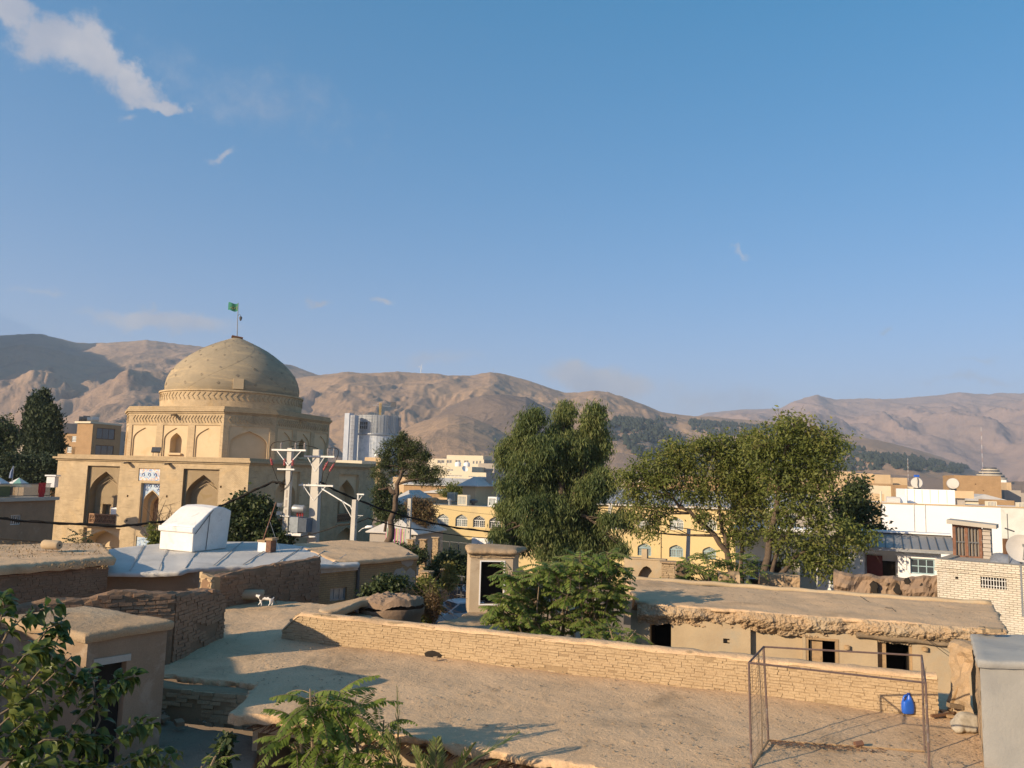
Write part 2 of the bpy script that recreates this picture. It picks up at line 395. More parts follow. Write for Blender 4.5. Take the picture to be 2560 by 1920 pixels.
K['house_brick'] = mat_brick('house_brick', (0.42, 0.29, 0.15), (0.36, 0.245, 0.125), (0.29, 0.20, 0.115), 0.24, 0.085, 0.014, 0.6, var=0.5)
K['grey_wall'] = mat('grey_render', (0.40, 0.355, 0.30), (0.34, 0.30, 0.255), 0.3, 0.88, 0.15, 6, fine=0.06)
K['metal'] = mat('sheet_metal', (0.56, 0.53, 0.48), (0.48, 0.455, 0.41), 0.35, 0.7, 0.15, 3, c3=(0.38, 0.35, 0.31), s3=0.35, t3=(0.5, 0.7), fine=0.06, metal=0.0, spec=0.3)
K['tar_metal'] = mat('tin_bitumen_sheet', (0.58, 0.545, 0.49), (0.50, 0.47, 0.42), 0.5, 0.75, 0.5, 3.5, c3=(0.40, 0.375, 0.33), s3=0.5, t3=(0.5, 0.75), fine=0.08, metal=0.0, spec=0.5, bdist=0.06)
K['dark_metal'] = plain('dark_metal', (0.10, 0.10, 0.10), 0.5, 0.3)
K['grey_metal'] = plain('grey_metal', (0.33, 0.34, 0.34), 0.45, 0.5)
K['rust'] = mat('rust', (0.22, 0.10, 0.055), (0.14, 0.075, 0.05), 6, 0.8, 0.3, 40, c3=(0.22, 0.18, 0.17), s3=5, fine=0.2)
K['wood'] = mat('old_wood', (0.40, 0.27, 0.145), (0.30, 0.20, 0.105), 5, 0.85, 0.4, 30, fine=0.2)
K['wood_dark'] = mat('dark_wood', (0.16, 0.085, 0.045), (0.12, 0.065, 0.036), 5, 0.7, 0.3, 30, fine=0.15)
K['window_white'] = plain('white_frame', (0.60, 0.59, 0.55), 0.5)
K['window_blue'] = plain('blue_frame', (0.30, 0.42, 0.45), 0.5)
K['glass'] = plain('dark_glass', (0.05, 0.06, 0.07), 0.08, 0.0, 0.8)
K['glass_pale'] = plain('pale_glass', (0.30, 0.34, 0.33), 0.12, 0.0, 0.8, 0.3, 1.5)
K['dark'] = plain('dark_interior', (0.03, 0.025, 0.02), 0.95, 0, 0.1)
K['bark'] = mat('bark', (0.13, 0.095, 0.065), (0.085, 0.06, 0.042), 6, 0.95, 0.8, 25, fine=0.25)
K['bark_pale'] = mat('pale_bark', (0.27, 0.20, 0.125), (0.19, 0.14, 0.09), 6, 0.95, 0.6, 25, fine=0.2)
K['asphalt'] = mat('asphalt', (0.075, 0.07, 0.065), (0.055, 0.052, 0.05), 0.5, 0.9, 0.3, 40, fine=0.2)
K['earth'] = mat('earth', (0.33, 0.25, 0.165), (0.27, 0.20, 0.135), 0.08, 0.95, 0.3, 3, c3=(0.22, 0.175, 0.12), s3=0.03, fine=0.15)
K['fabric_red'] = plain('red_cloth', (0.55, 0.035, 0.03), 0.8)
K['jug_blue'] = plain('blue_plastic', (0.018, 0.11, 0.52), 0.35, 0, 0.5, 0.06)
K['tile'] = None
# ================================================================ ground and hills
def gz(y):
 t = min(max((y - 38) / 35.0, 0), 1); t = t * t * (3 - 2 * t)
 return -1.5 * t
def build_ground():
 ys = np.concatenate([np.linspace(-40, 120, 81), np.geomspace(125, 9000, 50)])
 rows = []
 for y in ys:
  w = 60 + max(y, 0) * 1.1
  xs = np.linspace(-w, w, 81)
  z = gz(y) + fbm(xs * 0.2, np.full_like(xs, y * 0.2), oct=3, seed=5) * 0.05
  rows.append(np.stack([xs, np.full_like(xs, y), z], 1))
 mb = MB(); mb.grid(np.array(rows))
 tag(mb.build('ground', K['earth'], smooth=True), kind='structure')
build_ground()
mb = MB()
pl = [at(1000, 42, 0.01), at(1175, 42, 0.01), at(1230, 66, -1.2), at(1480, 80, -1.4), at(1040, 76, -1.4)]
st = []
for i in range(17):
 y = 39 + i * 2.5
 l = at(985 + i * 1.0, y, 0); r = at(1200 + i * 22, y, 0)
 st.append([(l.x, y, gz(y) + 0.06), ((l.x + r.x) / 2, y, gz(y) + 0.09), (r.x, y, gz(y) + 0.06)])
mb.grid(np.array(st)); tag(mb.build('street', K['asphalt'], smooth=True), kind='structure')
def interp(pts, x):
 xs = [p[0] for p in pts]; ys = [p[1] for p in pts]
 return np.interp(x, xs, ys)
def mat_hill(name, c1, c2, c3, cs, sc=1.0, scrub=0.55):
 m, t, b = _base(name); c1, c2, c3, cs = [tuple(x * .93 for x in q) for q in (c1, c2, c3, cs)]
 g = N(t, 'ShaderNodeNewGeometry'); pos = g.outputs['Position']
 col = _mix(t, _ramp(t, _noise(t, pos, 0.0035 * sc, 7, 0.62, 0.5), 0.35, 0.65), c1, c2)
 col = _mix(t, _ramp(t, _noise(t, pos, 0.011 * sc, 8, 0.68, 0.8), 0.5, 0.68), col, c3)
 sep = N(t, 'ShaderNodeSeparateXYZ'); t.links.new(g.outputs['Normal'], sep.inputs[0])
 steep = _ramp(t, sep.outputs['Z'], 0.88, 0.72)
 rock = _ramp(t, _noise(t, pos, 0.03 * sc, 8, 0.72), 0.44, 0.6)
 mr = N(t, 'ShaderNodeMath', operation='MULTIPLY'); t.links.new(rock, mr.inputs[0]); t.links.new(steep, mr.inputs[1])
 col = _mix(t, mr.outputs[0], col, tuple(x * 0.8 for x in c3))
 col = _mix(t, _ramp(t, _noise(t, pos, 0.10 * sc, 5, 0.75), scrub, scrub + 0.16), col, cs)
 t.links.new(col, b.inputs['Base Color']); b.inputs['Roughness'].default_value = 1.0; b.inputs['Specular IOR Level'].default_value = 0.05
 bp = N(t, 'ShaderNodeBump'); bp.inputs['Strength'].default_value = 0.8; bp.inputs['Distance'].default_value = 7.0 / sc
 t.links.new(_noise(t, pos, 0.022 * sc, 10, 0.72, 0.3), bp.inputs['Height']); t.links.new(bp.outputs[0], b.inputs['Normal'])
 return m
HM = {
 'far': mat_hill('far_hill_rock', (0.44, 0.31, 0.24), (0.39, 0.28, 0.22), (0.31, 0.235, 0.205), (0.26, 0.21, 0.18), 0.6, 0.66),
 'mid': mat_hill('hill_rock', (0.46, 0.31, 0.19), (0.39, 0.265, 0.17), (0.30, 0.22, 0.165), (0.18, 0.15, 0.115), 1.0, 0.58),
 'left': mat_hill('left_hill_rock', (0.42, 0.295, 0.20), (0.37, 0.26, 0.185), (0.29, 0.215, 0.17), (0.20, 0.165, 0.135), 0.9, 0.58),
 'dark': mat_hill('shaded_hill_rock', (0.25, 0.185, 0.14), (0.21, 0.16, 0.125), (0.19, 0.15, 0.125), (0.14, 0.12, 0.10), 1.0, 0.58),  # darker copy of the hill rock; the spur's shade is in its colour
}
LAYERS = {}
def hill(key, sil, R, B, zb, m, amp=0.13, pw=1.0, gw=170.0, seed=1, back=0.35, nx=520, nt_=110, crest=3.0):
 """a range of hills whose crest follows the given skyline, standing R metres away"""
 zb -= 12
 x0, x1 = sil[0][0], sil[-1][0]
 px = np.linspace(x0, x1, nx)
 py = interp(sil, px)
 Rm = R + fbm(px / 180.0, px * 0, oct=3, seed=seed + 3) * R * 0.07
 Bm = B + fbm(px / 220.0, px * 0 + 3, oct=3, seed=seed + 5) * B * 0.12
 crest_pts = np.array([P(a, b, r) for a, b, r in zip(px, py, Rm)])
 hz = crest_pts[:, 2] - zb
 T = np.concatenate([np.linspace(0, 1, nt_), 1 + np.linspace(0.03, 1, 14) * back])
 A = np.zeros((len(T), nx, 3))
 dirx = crest_pts[:, 0] / crest_pts[:, 1]
 for j, t in enumerate(T):
  y = Bm + (Rm - Bm) * t; x = dirx * y
  f = t ** pw if t <= 1 else 1 - ((t - 1) / back) ** 1.3 * 0.8
  env = (min(t / 0.25, 1) * (1 - t) ** 0.55 * 1.5 if t < 1 else 0)
  wx = x + fbm(x / 400, y / 400, oct=3, seed=seed) * 160
  n = (ridged(wx / (gw * .3), y / gw, 4, seed + 57) - .55) * .16 + (ridged(wx / gw, y / (gw * 3.2), 5, seed + 7) - 0.55) * 1.3 + fbm(x / 330, y / 330, oct=5, seed=seed + 9) * 0.7 + fbm(x / 60, y / 60, oct=5, seed=seed + 29, gain=.6) * 0.15
  z = zb + hz * f + n * amp * np.abs(hz) * env
  z = z + (fbm(px / 14.0, px * 0 + j * 0.6, oct=4, seed=seed + 11) * crest * (0.5 if t <= 1 else 0.2) if t > 0.9 else 0)
  A[j, :, 0], A[j, :, 1], A[j, :, 2] = x, y, z
 LAYERS[key] = (px, A, nt_)
 mb = MB(); mb.grid(A)
 return tag(mb.build('hills', m, smooth=True), kind='structure')
hill('far', [(1350, 1120), (1500, 1085), (1650, 1056), (1730, 1045), (1770, 1032), (1850, 1024), (1950, 1021), (1985, 1003), (2010, 995), (2045, 991), (2090, 1003),
             (2160, 1001), (2230, 997), (2300, 993), (2350, 990), (2400, 984), (2450, 988), (2500, 985), (2560, 986), (2700, 980), (3000, 990), (3400, 1010)],
     6500, 3000, 40, HM['far'], 0.13, 0.75, 420, 21, crest=9, nx=520)
hill('leftrange', [(-900, 800), (-500, 830), (-200, 838), (0, 839), (60, 836), (105, 836), (150, 846), (190, 857), (240, 858), (300, 855), (368, 850), (420, 857), (500, 866), (560, 880), (640, 900),
             (710, 913), (760, 928), (800, 940), (900, 985), (1000, 1040)],
     3000, 1250, 0, HM['left'], 0.15, 0.85, 300, 41, crest=6)
def shade_mountain():  # unseen mountain left of view, added and shaped to shade the left range
 ad = Vector((-sdir.x, -sdir.y)).normalized(); te = math.tan(rad(SUN_EL)); a0 = -364.0
 cs = np.linspace(-4600, -1900, 90); as_ = np.linspace(-1100, 900, 70)
 Kc = np.interp(cs, [-4600, -3700, -3500, -3385, -3300, -3220, -2900, -2548, -2300, -2150, -2090, -2045, -2000, -1900], [450, 480, 535, 650, 610, 565, 530, 450, 400, 370, 335, 215, 110, 0]) - te * a0
 A = np.zeros((len(as_), len(cs), 3))
 for j, a in enumerate(as_):
  x = cs * ad.y + a * ad.x; y = -cs * ad.x + a * ad.y
  A[j, :, 0], A[j, :, 1] = x, y; A[j, :, 2] = Kc * np.exp(-((a - a0) / 330.0) ** 2) * (1 + .0 * x) + fbm(x / 200, y / 200, oct=4, seed=33) * 14 - 15
 mb = MB(); mb.grid(A); tag(mb.build('hills', HM['left'], smooth=True), kind='structure')
shade_mountain()
hill('central', [(540, 1010), (640, 970), (720, 950), (800, 938), (870, 930), (900, 934), (1000, 934), (1060, 936), (1120, 939), (1180, 939), (1225, 930), (1262, 935), (1330, 955),
             (1410, 983), (1445, 984), (1480, 980), (1520, 984), (1560, 995), (1610, 1012), (1650, 1029), (1700, 1037), (1760, 1043), (1850, 1048), (1930, 1054), (1990, 1062), (2080, 1080), (2150, 1092),
             (2220, 1106), (2300, 1126), (2350, 1142), (2400, 1160), (2450, 1182), (2520, 1205)],
     2600, 1150, 0, HM['mid'], 0.17, 0.9, 260, 61, crest=4, nx=640, nt_=130)
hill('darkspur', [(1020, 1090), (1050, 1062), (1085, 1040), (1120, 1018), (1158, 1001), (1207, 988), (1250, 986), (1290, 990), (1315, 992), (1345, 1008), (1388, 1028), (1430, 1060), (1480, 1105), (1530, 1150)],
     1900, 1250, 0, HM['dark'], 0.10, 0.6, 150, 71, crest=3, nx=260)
hill('leftspur', [(-700, 1180), (-400, 1120), (-150, 1075), (0, 1041), (50, 1020), (115, 999), (197, 982), (254, 970), (320, 962), (410, 970), (520, 985), (600, 1000), (700, 1030), (760, 1060), (830, 1090), (900, 1130)],
     1750, 900, 0, HM['left'], 0.15, 0.8, 160, 81, crest=3)
hill('centrespur', [(860, 1150), (930, 1112), (1003, 1075), (1050, 1055), (1093, 1041), (1120, 1036), (1150, 1038), (1186, 1047), (1225, 1064), (1262, 1082), (1310, 1110), (1370, 1150)],
     1450, 800, 0, HM['mid'], 0.15, 0.8, 130, 91, crest=3, nx=260)
hill('lowrise', [(1350, 1190), (1420, 1160), (1490, 1135), (1540, 1130), (1600, 1142), (1640, 1152), (1720, 1165), (1800, 1180), (1900, 1192), (2000, 1185), (2110, 1176), (2250, 1188), (2400, 1200), (2600, 1204), (3000, 1200)],
     1000, 500, 0, HM['left'], 0.10, 0.9, 90, 101, crest=1.5, nx=300, nt_=60)
def build_forest():
 rng = np.random.default_rng(4)
 regs = [[(1510, 1070), (1545, 1046), (1600, 1052), (1650, 1056), (1690, 1085), (1720, 1115), (1650, 1140), (1560, 1105), (1500, 1110)],
   [(1720, 1052), (1760, 1055), (1840, 1060), (1860, 1100), (1800, 1100), (1730, 1075)],
   [(1860, 1110), (1990, 1085), (2120, 1112), (2180, 1130), (2260, 1142), (2330, 1152), (2425, 1170), (2415, 1185), (2300, 1180), (2120, 1178), (1980, 1160), (1860, 1150)],
   [(1640, 1045), (1690, 1050), (1690, 1062), (1640, 1062)], [(1420, 1080), (1500, 1075), (1520, 1120), (1440, 1130)],
   [(1560, 1105), (1740, 1110), (1880, 1140), (1860, 1175), (1700, 1165), (1580, 1140)], [(1850, 1062), (1930, 1068), (1960, 1085), (1860, 1090)]]
 def inside(poly, x, y):
  c = np.zeros_like(x, bool); n = len(poly); j = n - 1
  for i in range(n):
   xi, yi = poly[i]; xj, yj = poly[j]
   c ^= ((yi > y) != (yj > y)) & (x < (xj - xi) * (y - yi) / (yj - yi + 1e-9) + xi); j = i
  return c
 pts = []
 for key in ('central', 'lowrise'):
  px, A, n_ = LAYERS[key]
  j = rng.integers(3, n_ - 4, 90000); i = rng.integers(0, A.shape[1] - 1, 90000)
  q = A[j, i] * 0.5 + A[j + 1, i + 1] * 0.5
  d = q - np.array(EYE); w = d @ np.array(cF)
  X = 1280 + FPX * (d @ np.array(cR)) / w; Y = 960 - FPX * (d @ np.array(cU)) / w
  keep = np.zeros(len(q), bool)
  for r in regs: keep |= inside(r, X, Y)
  keep &= fbm(X / 26, Y / 9, oct=3, seed=77) > -0.22
  q = q[keep]
  q = q[rng.permutation(len(q))][:5200 if key == 'central' else 2500]
  pts.append(q)
 pts = np.concatenate(pts)
 base = [(math.cos(a), math.sin(a)) for a in np.linspace(0, 2 * math.pi, 7)[:-1]]
 V, F = [], []
 tmpl = np.array([(0, 0, 1.0)] + [(0.34 * c, 0.34 * s_, 0.55) for c, s_ in base] + [(0.42 * c, 0.42 * s_, 0.12) for c, s_ in base])
 tf = [(0, 1 + k, 1 + (k + 1) % 6) for k in range(6)]
 for k in range(6):
  a, b_, c, d = 1 + k, 1 + (k + 1) % 6, 7 + (k + 1) % 6, 7 + k
  tf += [(a, d, c), (a, c, b_)]
 tf = np.array(tf)
 for k, p in enumerate(pts):
  h = rng.uniform(6, 13)
  V.append(tmpl * np.array([h * rng.uniform(0.7, 1.2), h * 0.9, h]) * rng.uniform(0.85, 1.15, (13, 1)) + p - np.array([0, 0, 0.5]))
  F.append(tf + 13 * k)
 lm = mat('conifer_far', (0.045, 0.06, 0.045), (0.03, 0.045, 0.035), 0.05, 1.0, 0.0, fine=0, c3=(0.06, 0.07, 0.05), s3=0.02)
 tag(np_mesh('forest', np.concatenate(V), np.concatenate(F), lm), 'dark conifer wood spread over the right-hand hillside', 'forest', kind='stuff')
build_forest()
mb = MB(); mb.hexa([(-9000, -300, -6), (9000, -300, -6), (9000, 9600, -6), (-9000, 9600, -6), (-9000, -300, 850), (9000, -300, 850), (9000, 9600, 850), (-9000, 9600, 850)])
hm = bpy.data.materials.new('haze'); hm.use_nodes = True; t = hm.node_tree; t.nodes.clear()
ho = N(t, 'ShaderNodeOutputMaterial'); hv = N(t, 'ShaderNodeVolumePrincipled')
hv.inputs['Color'].default_value = (0.74, 0.85, 1.0, 1); hv.inputs['Density'].default_value = 0.000135; hv.inputs['Anisotropy'].default_value = 0.1
t.links.new(hv.outputs[0], ho.inputs['Volume'])
hz_o = mb.build('haze', hm); tag(hz_o, kind='stuff')
# ================================================================ building helpers
class Frame:
 """a wall plane: u runs right as seen from outside, v up, w into the wall"""
 def __init__(s, O, U):
  s.O = Vector(O); s.U = Vector((U[0], U[1], 0)).normalized(); s.Wd = Vector((-s.U.y, s.U.x, 0))
 def pt(s, u, v, w=0.0): return s.O + s.U * u + Vector((0, 0, v)) + s.Wd * w
 def uv(s, px, py, w=0.0):
  d = ray(px, py); o = s.O + s.Wd * w
  k = (o - EYE).dot(s.Wd) / d.dot(s.Wd); q = EYE + d * k - s.O
  return q.dot(s.U), q.z
 def box(s, mb, u0, u1, v0, v1, w0, w1):
  return mb.hexa([s.pt(u0, v0, w0), s.pt(u1, v0, w0), s.pt(u1, v0, w1), s.pt(u0, v0, w1), s.pt(u0, v1, w0), s.pt(u1, v1, w0), s.pt(u1, v1, w1), s.pt(u0, v1, w1)])
 def side(s, width, kind):
  if kind == 'right': return Frame(s.pt(width, 0), s.Wd)
  if kind == 'left': return lambda depth: Frame(s.pt(0, 0, depth), -s.Wd)
def rect(u0, u1, v0, v1): return [(u0, v0), (u1, v0), (u1, v1), (u0, v1)]
def arch(u0, u1, v0, vs, va, n=9):
 uc = (u0 + u1) / 2; hw = (u1 - u0) / 2; h = va - vs
 L = []
 for i in range(n + 1):
  t = i / n
  a, b, c, d = (u0, vs), (u0, vs + 0.50 * h), (uc - 0.52 * hw, va - 0.28 * h), (uc, va)
  L.append(tuple((1 - t) ** 3 * a[k] + 3 * (1 - t) ** 2 * t * b[k] + 3 * (1 - t) * t * t * c[k] + t ** 3 * d[k] for k in (0, 1)))
 Rr = [(2 * uc - u, v) for u, v in reversed(L[:-1])]
 return [(u0, v0)] * (v0 < vs - 1e-6) + L + Rr + [(u1, v0)] * (v0 < vs - 1e-6)
def face(mb, fr, outer, holes=(), w=0.0):
 polys = [[Vector((u, v, 0)) for u, v in p] for p in (outer, *holes)]
 flat = [q for p in polys for q in p]
 tris = tessellate_polygon(polys)
 vs = [fr.pt(q.x, q.y, w) for q in flat]
 out = []
 for a, b, c in tris:
  n = (flat[b] - flat[a]).cross(flat[c] - flat[a]).z
  if abs(n) < 1e-10: continue
  out.append((a, b, c) if n > 0 else (a, c, b))
 mb.add(vs, out)
def reveal(mb, fr, poly, w0, w1):
 n = len(poly)
 for i in range(n):
  a, b = poly[i], poly[(i + 1) % n]
  mb.quad(fr.pt(*a, w0), fr.pt(*a, w1), fr.pt(*b, w1), fr.pt(*b, w0))
def recess(mb, fr, poly, w0, w1, holes=(), back=True):
 reveal(mb, fr, poly, w0, w1)
 if back: face(mb, fr, poly, holes, w1)
def window(parent, fr, u0, u1, v0, v1, w=0.12, frame='window_white', glass='glass', nx=2, ny=1, fw=0.06, name='window'):
 mb = MB(); d0, d1 = w - 0.05, w
 fr.box(mb, u0, u0 + fw, v0, v1, d0, d1); fr.box(mb, u1 - fw, u1, v0, v1, d0, d1)
 fr.box(mb, u0 + fw, u1 - fw, v0, v0 + fw, d0, d1); fr.box(mb, u0 + fw, u1 - fw, v1 - fw, v1, d0, d1)
 for i in range(1, nx):
  c = u0 + (u1 - u0) * i / nx; fr.box(mb, c - fw * .35, c + fw * .35, v0 + fw, v1 - fw, d0 + .01, d1 - .003)
 for i in range(1, ny):
  c = v0 + (v1 - v0) * i / ny; fr.box(mb, u0 + fw, u1 - fw, c - fw * .35, c + fw * .35, d0 + .014, d1 - .006)
 wo = mb.build(name, K[frame], parent)
 g = MB(); g.quad(fr.pt(u0 + .01, v0 + .01, w - .02), fr.pt(u1 - .01, v0 + .01, w - .02), fr.pt(u1 - .01, v1 - .01, w - .02), fr.pt(u0 + .01, v1 - .01, w - .02))
 g.build('pane', K[glass], wo)
 return wo
def block(name, label, cat, pxL, pyT, DL, pxR, DR, depth, m, z0=None, roof='mud_roof', par=0.25, wins=(), swins=(), win_kw=None, group=None, side_mat=None, canopy=None):
 """a flat-roofed building; its front top-left corner sits at (pxL, pyT) DL metres off, its front right edge at pxR, DR metres off"""
 A = P(pxL, pyT, DL); zt = A.z
 Bq = at(pxR, DR, zt)
 if z0 is None: z0 = gz(min(DL, DR)) - 0.3
 root = thing(name, label, cat, (A.x, A.y, z0), group)
 fr = Frame((A.x, A.y, 0), (Bq - A)); wd = (Bq - A).length
 mb = MB()
 holes = [rect(*w) for w in wins]
 face(mb, fr, rect(0, wd, z0, zt), holes)
 for h in holes: recess(mb, fr, h, 0, 0.16)
 fs = Frame(fr.pt(wd, 0, 0), fr.Wd); holes2 = [rect(*w) for w in swins]
 fl = Frame(fr.pt(0, 0, depth), -fr.Wd); fb = Frame(fr.pt(wd, 0, depth), -fr.U)
 ms = MB() if side_mat else mb
 face(ms, fs, rect(0, depth, z0, zt), holes2)
 for h in holes2: recess(ms, fs, h, 0, 0.16)
 face(mb, fl, rect(0, depth, z0, zt)); face(mb, fb, rect(0, wd, z0, zt))
 if par > 0:
  tk = 0.22
  for f, L in ((fr, wd), (fs, depth), (fl, depth), (fb, wd)):
   face(mb, f, rect(0, L, zt - 0.001, zt)) if False else None
   mb.quad(f.pt(0, zt, 0), f.pt(L, zt, 0), f.pt(L - tk, zt, tk), f.pt(tk, zt, tk))
   mb.quad(f.pt(tk, zt, tk), f.pt(L - tk, zt, tk), f.pt(L - tk, zt - par, tk), f.pt(tk, zt - par, tk))
 mb.build('wall', K[m], root)
 if side_mat: ms.build('side_wall', K[side_mat], root)
 r = MB(); q = 0.22 if par > 0 else -0.15
 zr = zt - par
 if par > 0: r.quad(fr.pt(q, zr, q), fr.pt(wd - q, zr, q), fr.pt(wd - q, zr, depth - q), fr.pt(q, zr, depth - q))
 else: fr.box(r, q, wd - q, zr, zr + 0.18, q, depth - q)
 r.build('roof', K[roof], root)
 kw = win_kw or {}
 for w in wins: window(root, fr, *w, **kw)
 for w in swins: window(root, fs, *w, **kw)
 return root, fr, wd, zt, fs
def px_wins(fr, lst):
 """windows given in photograph pixels (x0, x1, top, bottom)"""
 out = []
 for x0, x1, y0, y1 in lst:
  u0, v1 = fr.uv(x0, y0); u1, v0 = fr.uv(x1, y1); out.append((min(u0, u1), max(u0, u1), min(v0, v1), max(v0, v1)))
 return out
def fr_of(pxL, pyT, DL, pxR, DR):
 A = P(pxL, pyT, DL); Bq = at(pxR, DR, A.z); return Frame((A.x, A.y, 0), Bq - A)
# ================================================================ the domed shrine
def build_shrine():
 C1 = at(624, 68, 8.9); z0 = -1.9; ZT = 8.9
 U1 = Vector((0.956, -0.292, 0)).normalized(); V1 = Vector((-U1.y, U1.x, 0))     # along the lit front, and into the block
 Lf = 20.0
 for _ in range(40):
  p = proj(C1 - U1 * Lf - Vector((0, 0, 3)))[0]; Lf += (p - 139) * 0.02
 Ls = 23.0
 for _ in range(40):
  p = proj(C1 + V1 * Ls)[0]; Ls -= (p - 938) * 0.03
 root = thing('domed_shrine', 'pale brick shrine with a pointed dome, octagonal drum and arched iwans', 'shrine', (C1.x - 10, C1.y + 12, z0))
 F = Frame(C1 - U1 * Lf - Vector((0, 0, C1.z)), U1)          # front, v is world z
 R = Frame(C1 - Vector((0, 0, C1.z)), V1)                    # right-hand side
 mb = MB(); zc = 8.35
 def uvp(fr, x0, x1, y0, y1, w=0):
  a = fr.uv(x0, y1, w); b = fr.uv(x1, y0, w); return (a[0], b[0], a[1], b[1])
 def iwan(fr, mbx, u0, u1, vb, vtop, pane_d=0.28, sp=0.52, apex=0.30, deep=2.6, dark=None):
  """a flat panel recess with a pointed-arched iwan inside it"""
  pr = rect(u0, u1, vb, vtop)
  au0, au1 = u0 + (u1 - u0) * 0.045, u1 - (u1 - u0) * 0.02
  ap = arch(au0, au1, vb + 0.01, vb + (vtop - vb) * sp, vtop - apex * 1.6)
  reveal(mbx, fr, pr, 0, pane_d)
  face(mbx, fr, pr, [ap], pane_d)
  return pr, ap
 L_u0, L_u1, L_vb, L_vt = uvp(F, 207, 300, 1166, 1309)
 d_u0, d_u1, d_vb, d_vt = uvp(F, 345, 400, 1209, 1312)
 t_u0, t_u1, t_vb, t_vt = uvp(F, 345, 401, 1172, 1202)
 R_u0, R_u1, R_vb, R_vt = uvp(F, 449, 549, 1174, 1315)
 R_vb = L_vb; d_vb = L_vb - 0.05
 holes = []
 plaster = MB()
 for (u0, u1, vb, vt, nm) in ((L_u0, L_u1, L_vb, L_vt, 'l'), (R_u0, R_u1, R_vb, R_vt, 'r')):
  plaster = MB()
  pr, ap = iwan(F, plaster, u0, u1, vb, vt); holes.append(pr)
  wI = 0.75; w0 = 0.28
  reveal(plaster, F, ap, w0, w0 + wI)
  uc = (u0 + u1) / 2; hw = (u1 - u0) / 2
  dr = rect(uc - hw * 0.42, uc + hw * 0.12, vb + 0.0, vb + 1.75)
  face(plaster, F, ap, [dr], w0 + wI); recess(plaster, F, dr, w0 + wI, w0 + wI + 0.5)
  for k in (0.30, 0.62):
   a2 = arch(uc - hw * 0.93 * (1 - k * .25), uc + hw * 0.93 * (1 - k * .25), vb + 1.9, vb + (vt - vb) * 0.5, vt - 0.7 - k * 0.8)
   plaster.tube([F.pt(u, v, w0 + wI * (0.45 + k * .5)) for u, v in a2[1:-1]], 0.025, 4)
   plaster.build('iwan', K['shrine_plaster'], root)
 plaster = MB()
 gl_u0, gl_u1, gl_vb, gl_vt = uvp(F, 204, 292, 1322, 1400)
 for uu0, uu1 in ((gl_u0, gl_u1 + 0.3), (R_u0 - .1, R_u1 + .1)):
  ga = arch(uu0, uu1, z0 + 0.05, 1.1, gl_vt - 0.2); pr = rect(uu0 - 0.1, uu1 + 0.1, z0 + 0.05, gl_vt)
  holes.append(pr); reveal(plaster, F, pr, 0, 0.25); face(plaster, F, pr, [[(u, v + (0.01 if v < z0 + .1 else 0)) for u, v in ga]], 0.25)
  gi = [(u, v + (0.01 if v < z0 + .1 else 0)) for u, v in ga]; recess(plaster, F, gi, 0.25, 1.5)
  plaster.build('lower_arch', K['shrine_plaster'], root); plaster = MB()
 tp = rect(t_u0, t_u1, t_vb, t_vt); holes.append(tp); recess(plaster, F, tp, 0, 0.10); plaster.build('panel_recess', K['shrine_plaster'], root); plaster = MB()
 dp = rect(d_u0, d_u1, d_vb, d_vt); holes.append(dp); reveal(plaster, F, dp, 0, 0.32)
 da = arch(d_u0 + 0.1, d_u1 - 0.06, d_vb + 0.01, d_vb + 2.05, d_vt - 0.62)
 tile = MB(); face(tile, F, dp, [da], 0.32)
 uc = (d_u0 + d_u1) / 2; hw = (d_u1 - d_u0) / 2
 recess(plaster, F, da, 0.32, 0.9, [arch(uc - hw * 0.62, uc + hw * 0.78, d_vb + 0.03, d_vb + 1.85, d_vt - 1.15)])
 ia = arch(uc - hw * 0.62, uc + hw * 0.78, d_vb + 0.03, d_vb + 1.85, d_vt - 1.15); recess(plaster, F, ia, 0.9, 1.55)
 gp = rect(d_u0 - .1, d_u1 + .1, 0.9, L_vb - 0.8); holes.append(gp); plaster.build('door_portal', K['shrine_plaster'], root); plaster = MB(); recess(plaster, F, gp, 0, 0.08); plaster.build('panel_recess', K['shrine_plaster'], root); plaster = MB()
 for (x, y) in ((319, 1240), (417, 1241), (317, 1302), (552, 1217), (612, 1221)):
  u, v = F.uv(x, y); h = rect(u - .09, u + .09, v - .1, v + .1); holes.append(h); recess(mb, F, h, 0, 0.3)
 face(mb, F, rect(0, Lf, z0, zc), holes)
 sp_holes = []
 def side_bay(x0, x1, yt, arched=True, ybase=1308, dark=True):
  plaster = MB()
  u0, u1, vb, vt = uvp(R, x0, x1, yt, ybase); vb = L_vb
  pr = rect(u0, u1, vb, vt); sp_holes.append(pr)
  hwd = (u1 - u0)
  ap = arch(u0 + hwd * .05, u1 - hwd * .05, vb + 0.01, vb + (vt - vb) * 0.50, vt - 0.55)
  reveal(plaster, R, pr, 0, 0.28); face(plaster, R, pr, [ap], 0.28)
  reveal(plaster, R, ap, 0.28, 1.4)
  dd = rect(u0 + hwd * .3, u0 + hwd * .68, vb + 0.02, vb + 2.1)
  face(plaster, R, ap, [dd], 1.4); recess(plaster, R, dd, 1.4, 2.1)
  plaster.build('iwan', K['shrine_plaster'], root)
  return u0, u1, vb
 b1 = side_bay(684, 752, 1180); b3 = side_bay(842, 898, 1187)
 u0, u1, vb, vt = uvp(R, 776, 808, 1190, 1308); vb = L_vb
 pr = rect(u0, u1, vb, vt); sp_holes.append(pr); reveal(plaster, R, pr, 0, 0.3)
 ap = arch(u0 + .4, u1 - .4, vb + .01, vb + 2.2, vt - 1.2); face(plaster, R, pr, [ap], 0.3); recess(plaster, R, ap, 0.3, 1.0)
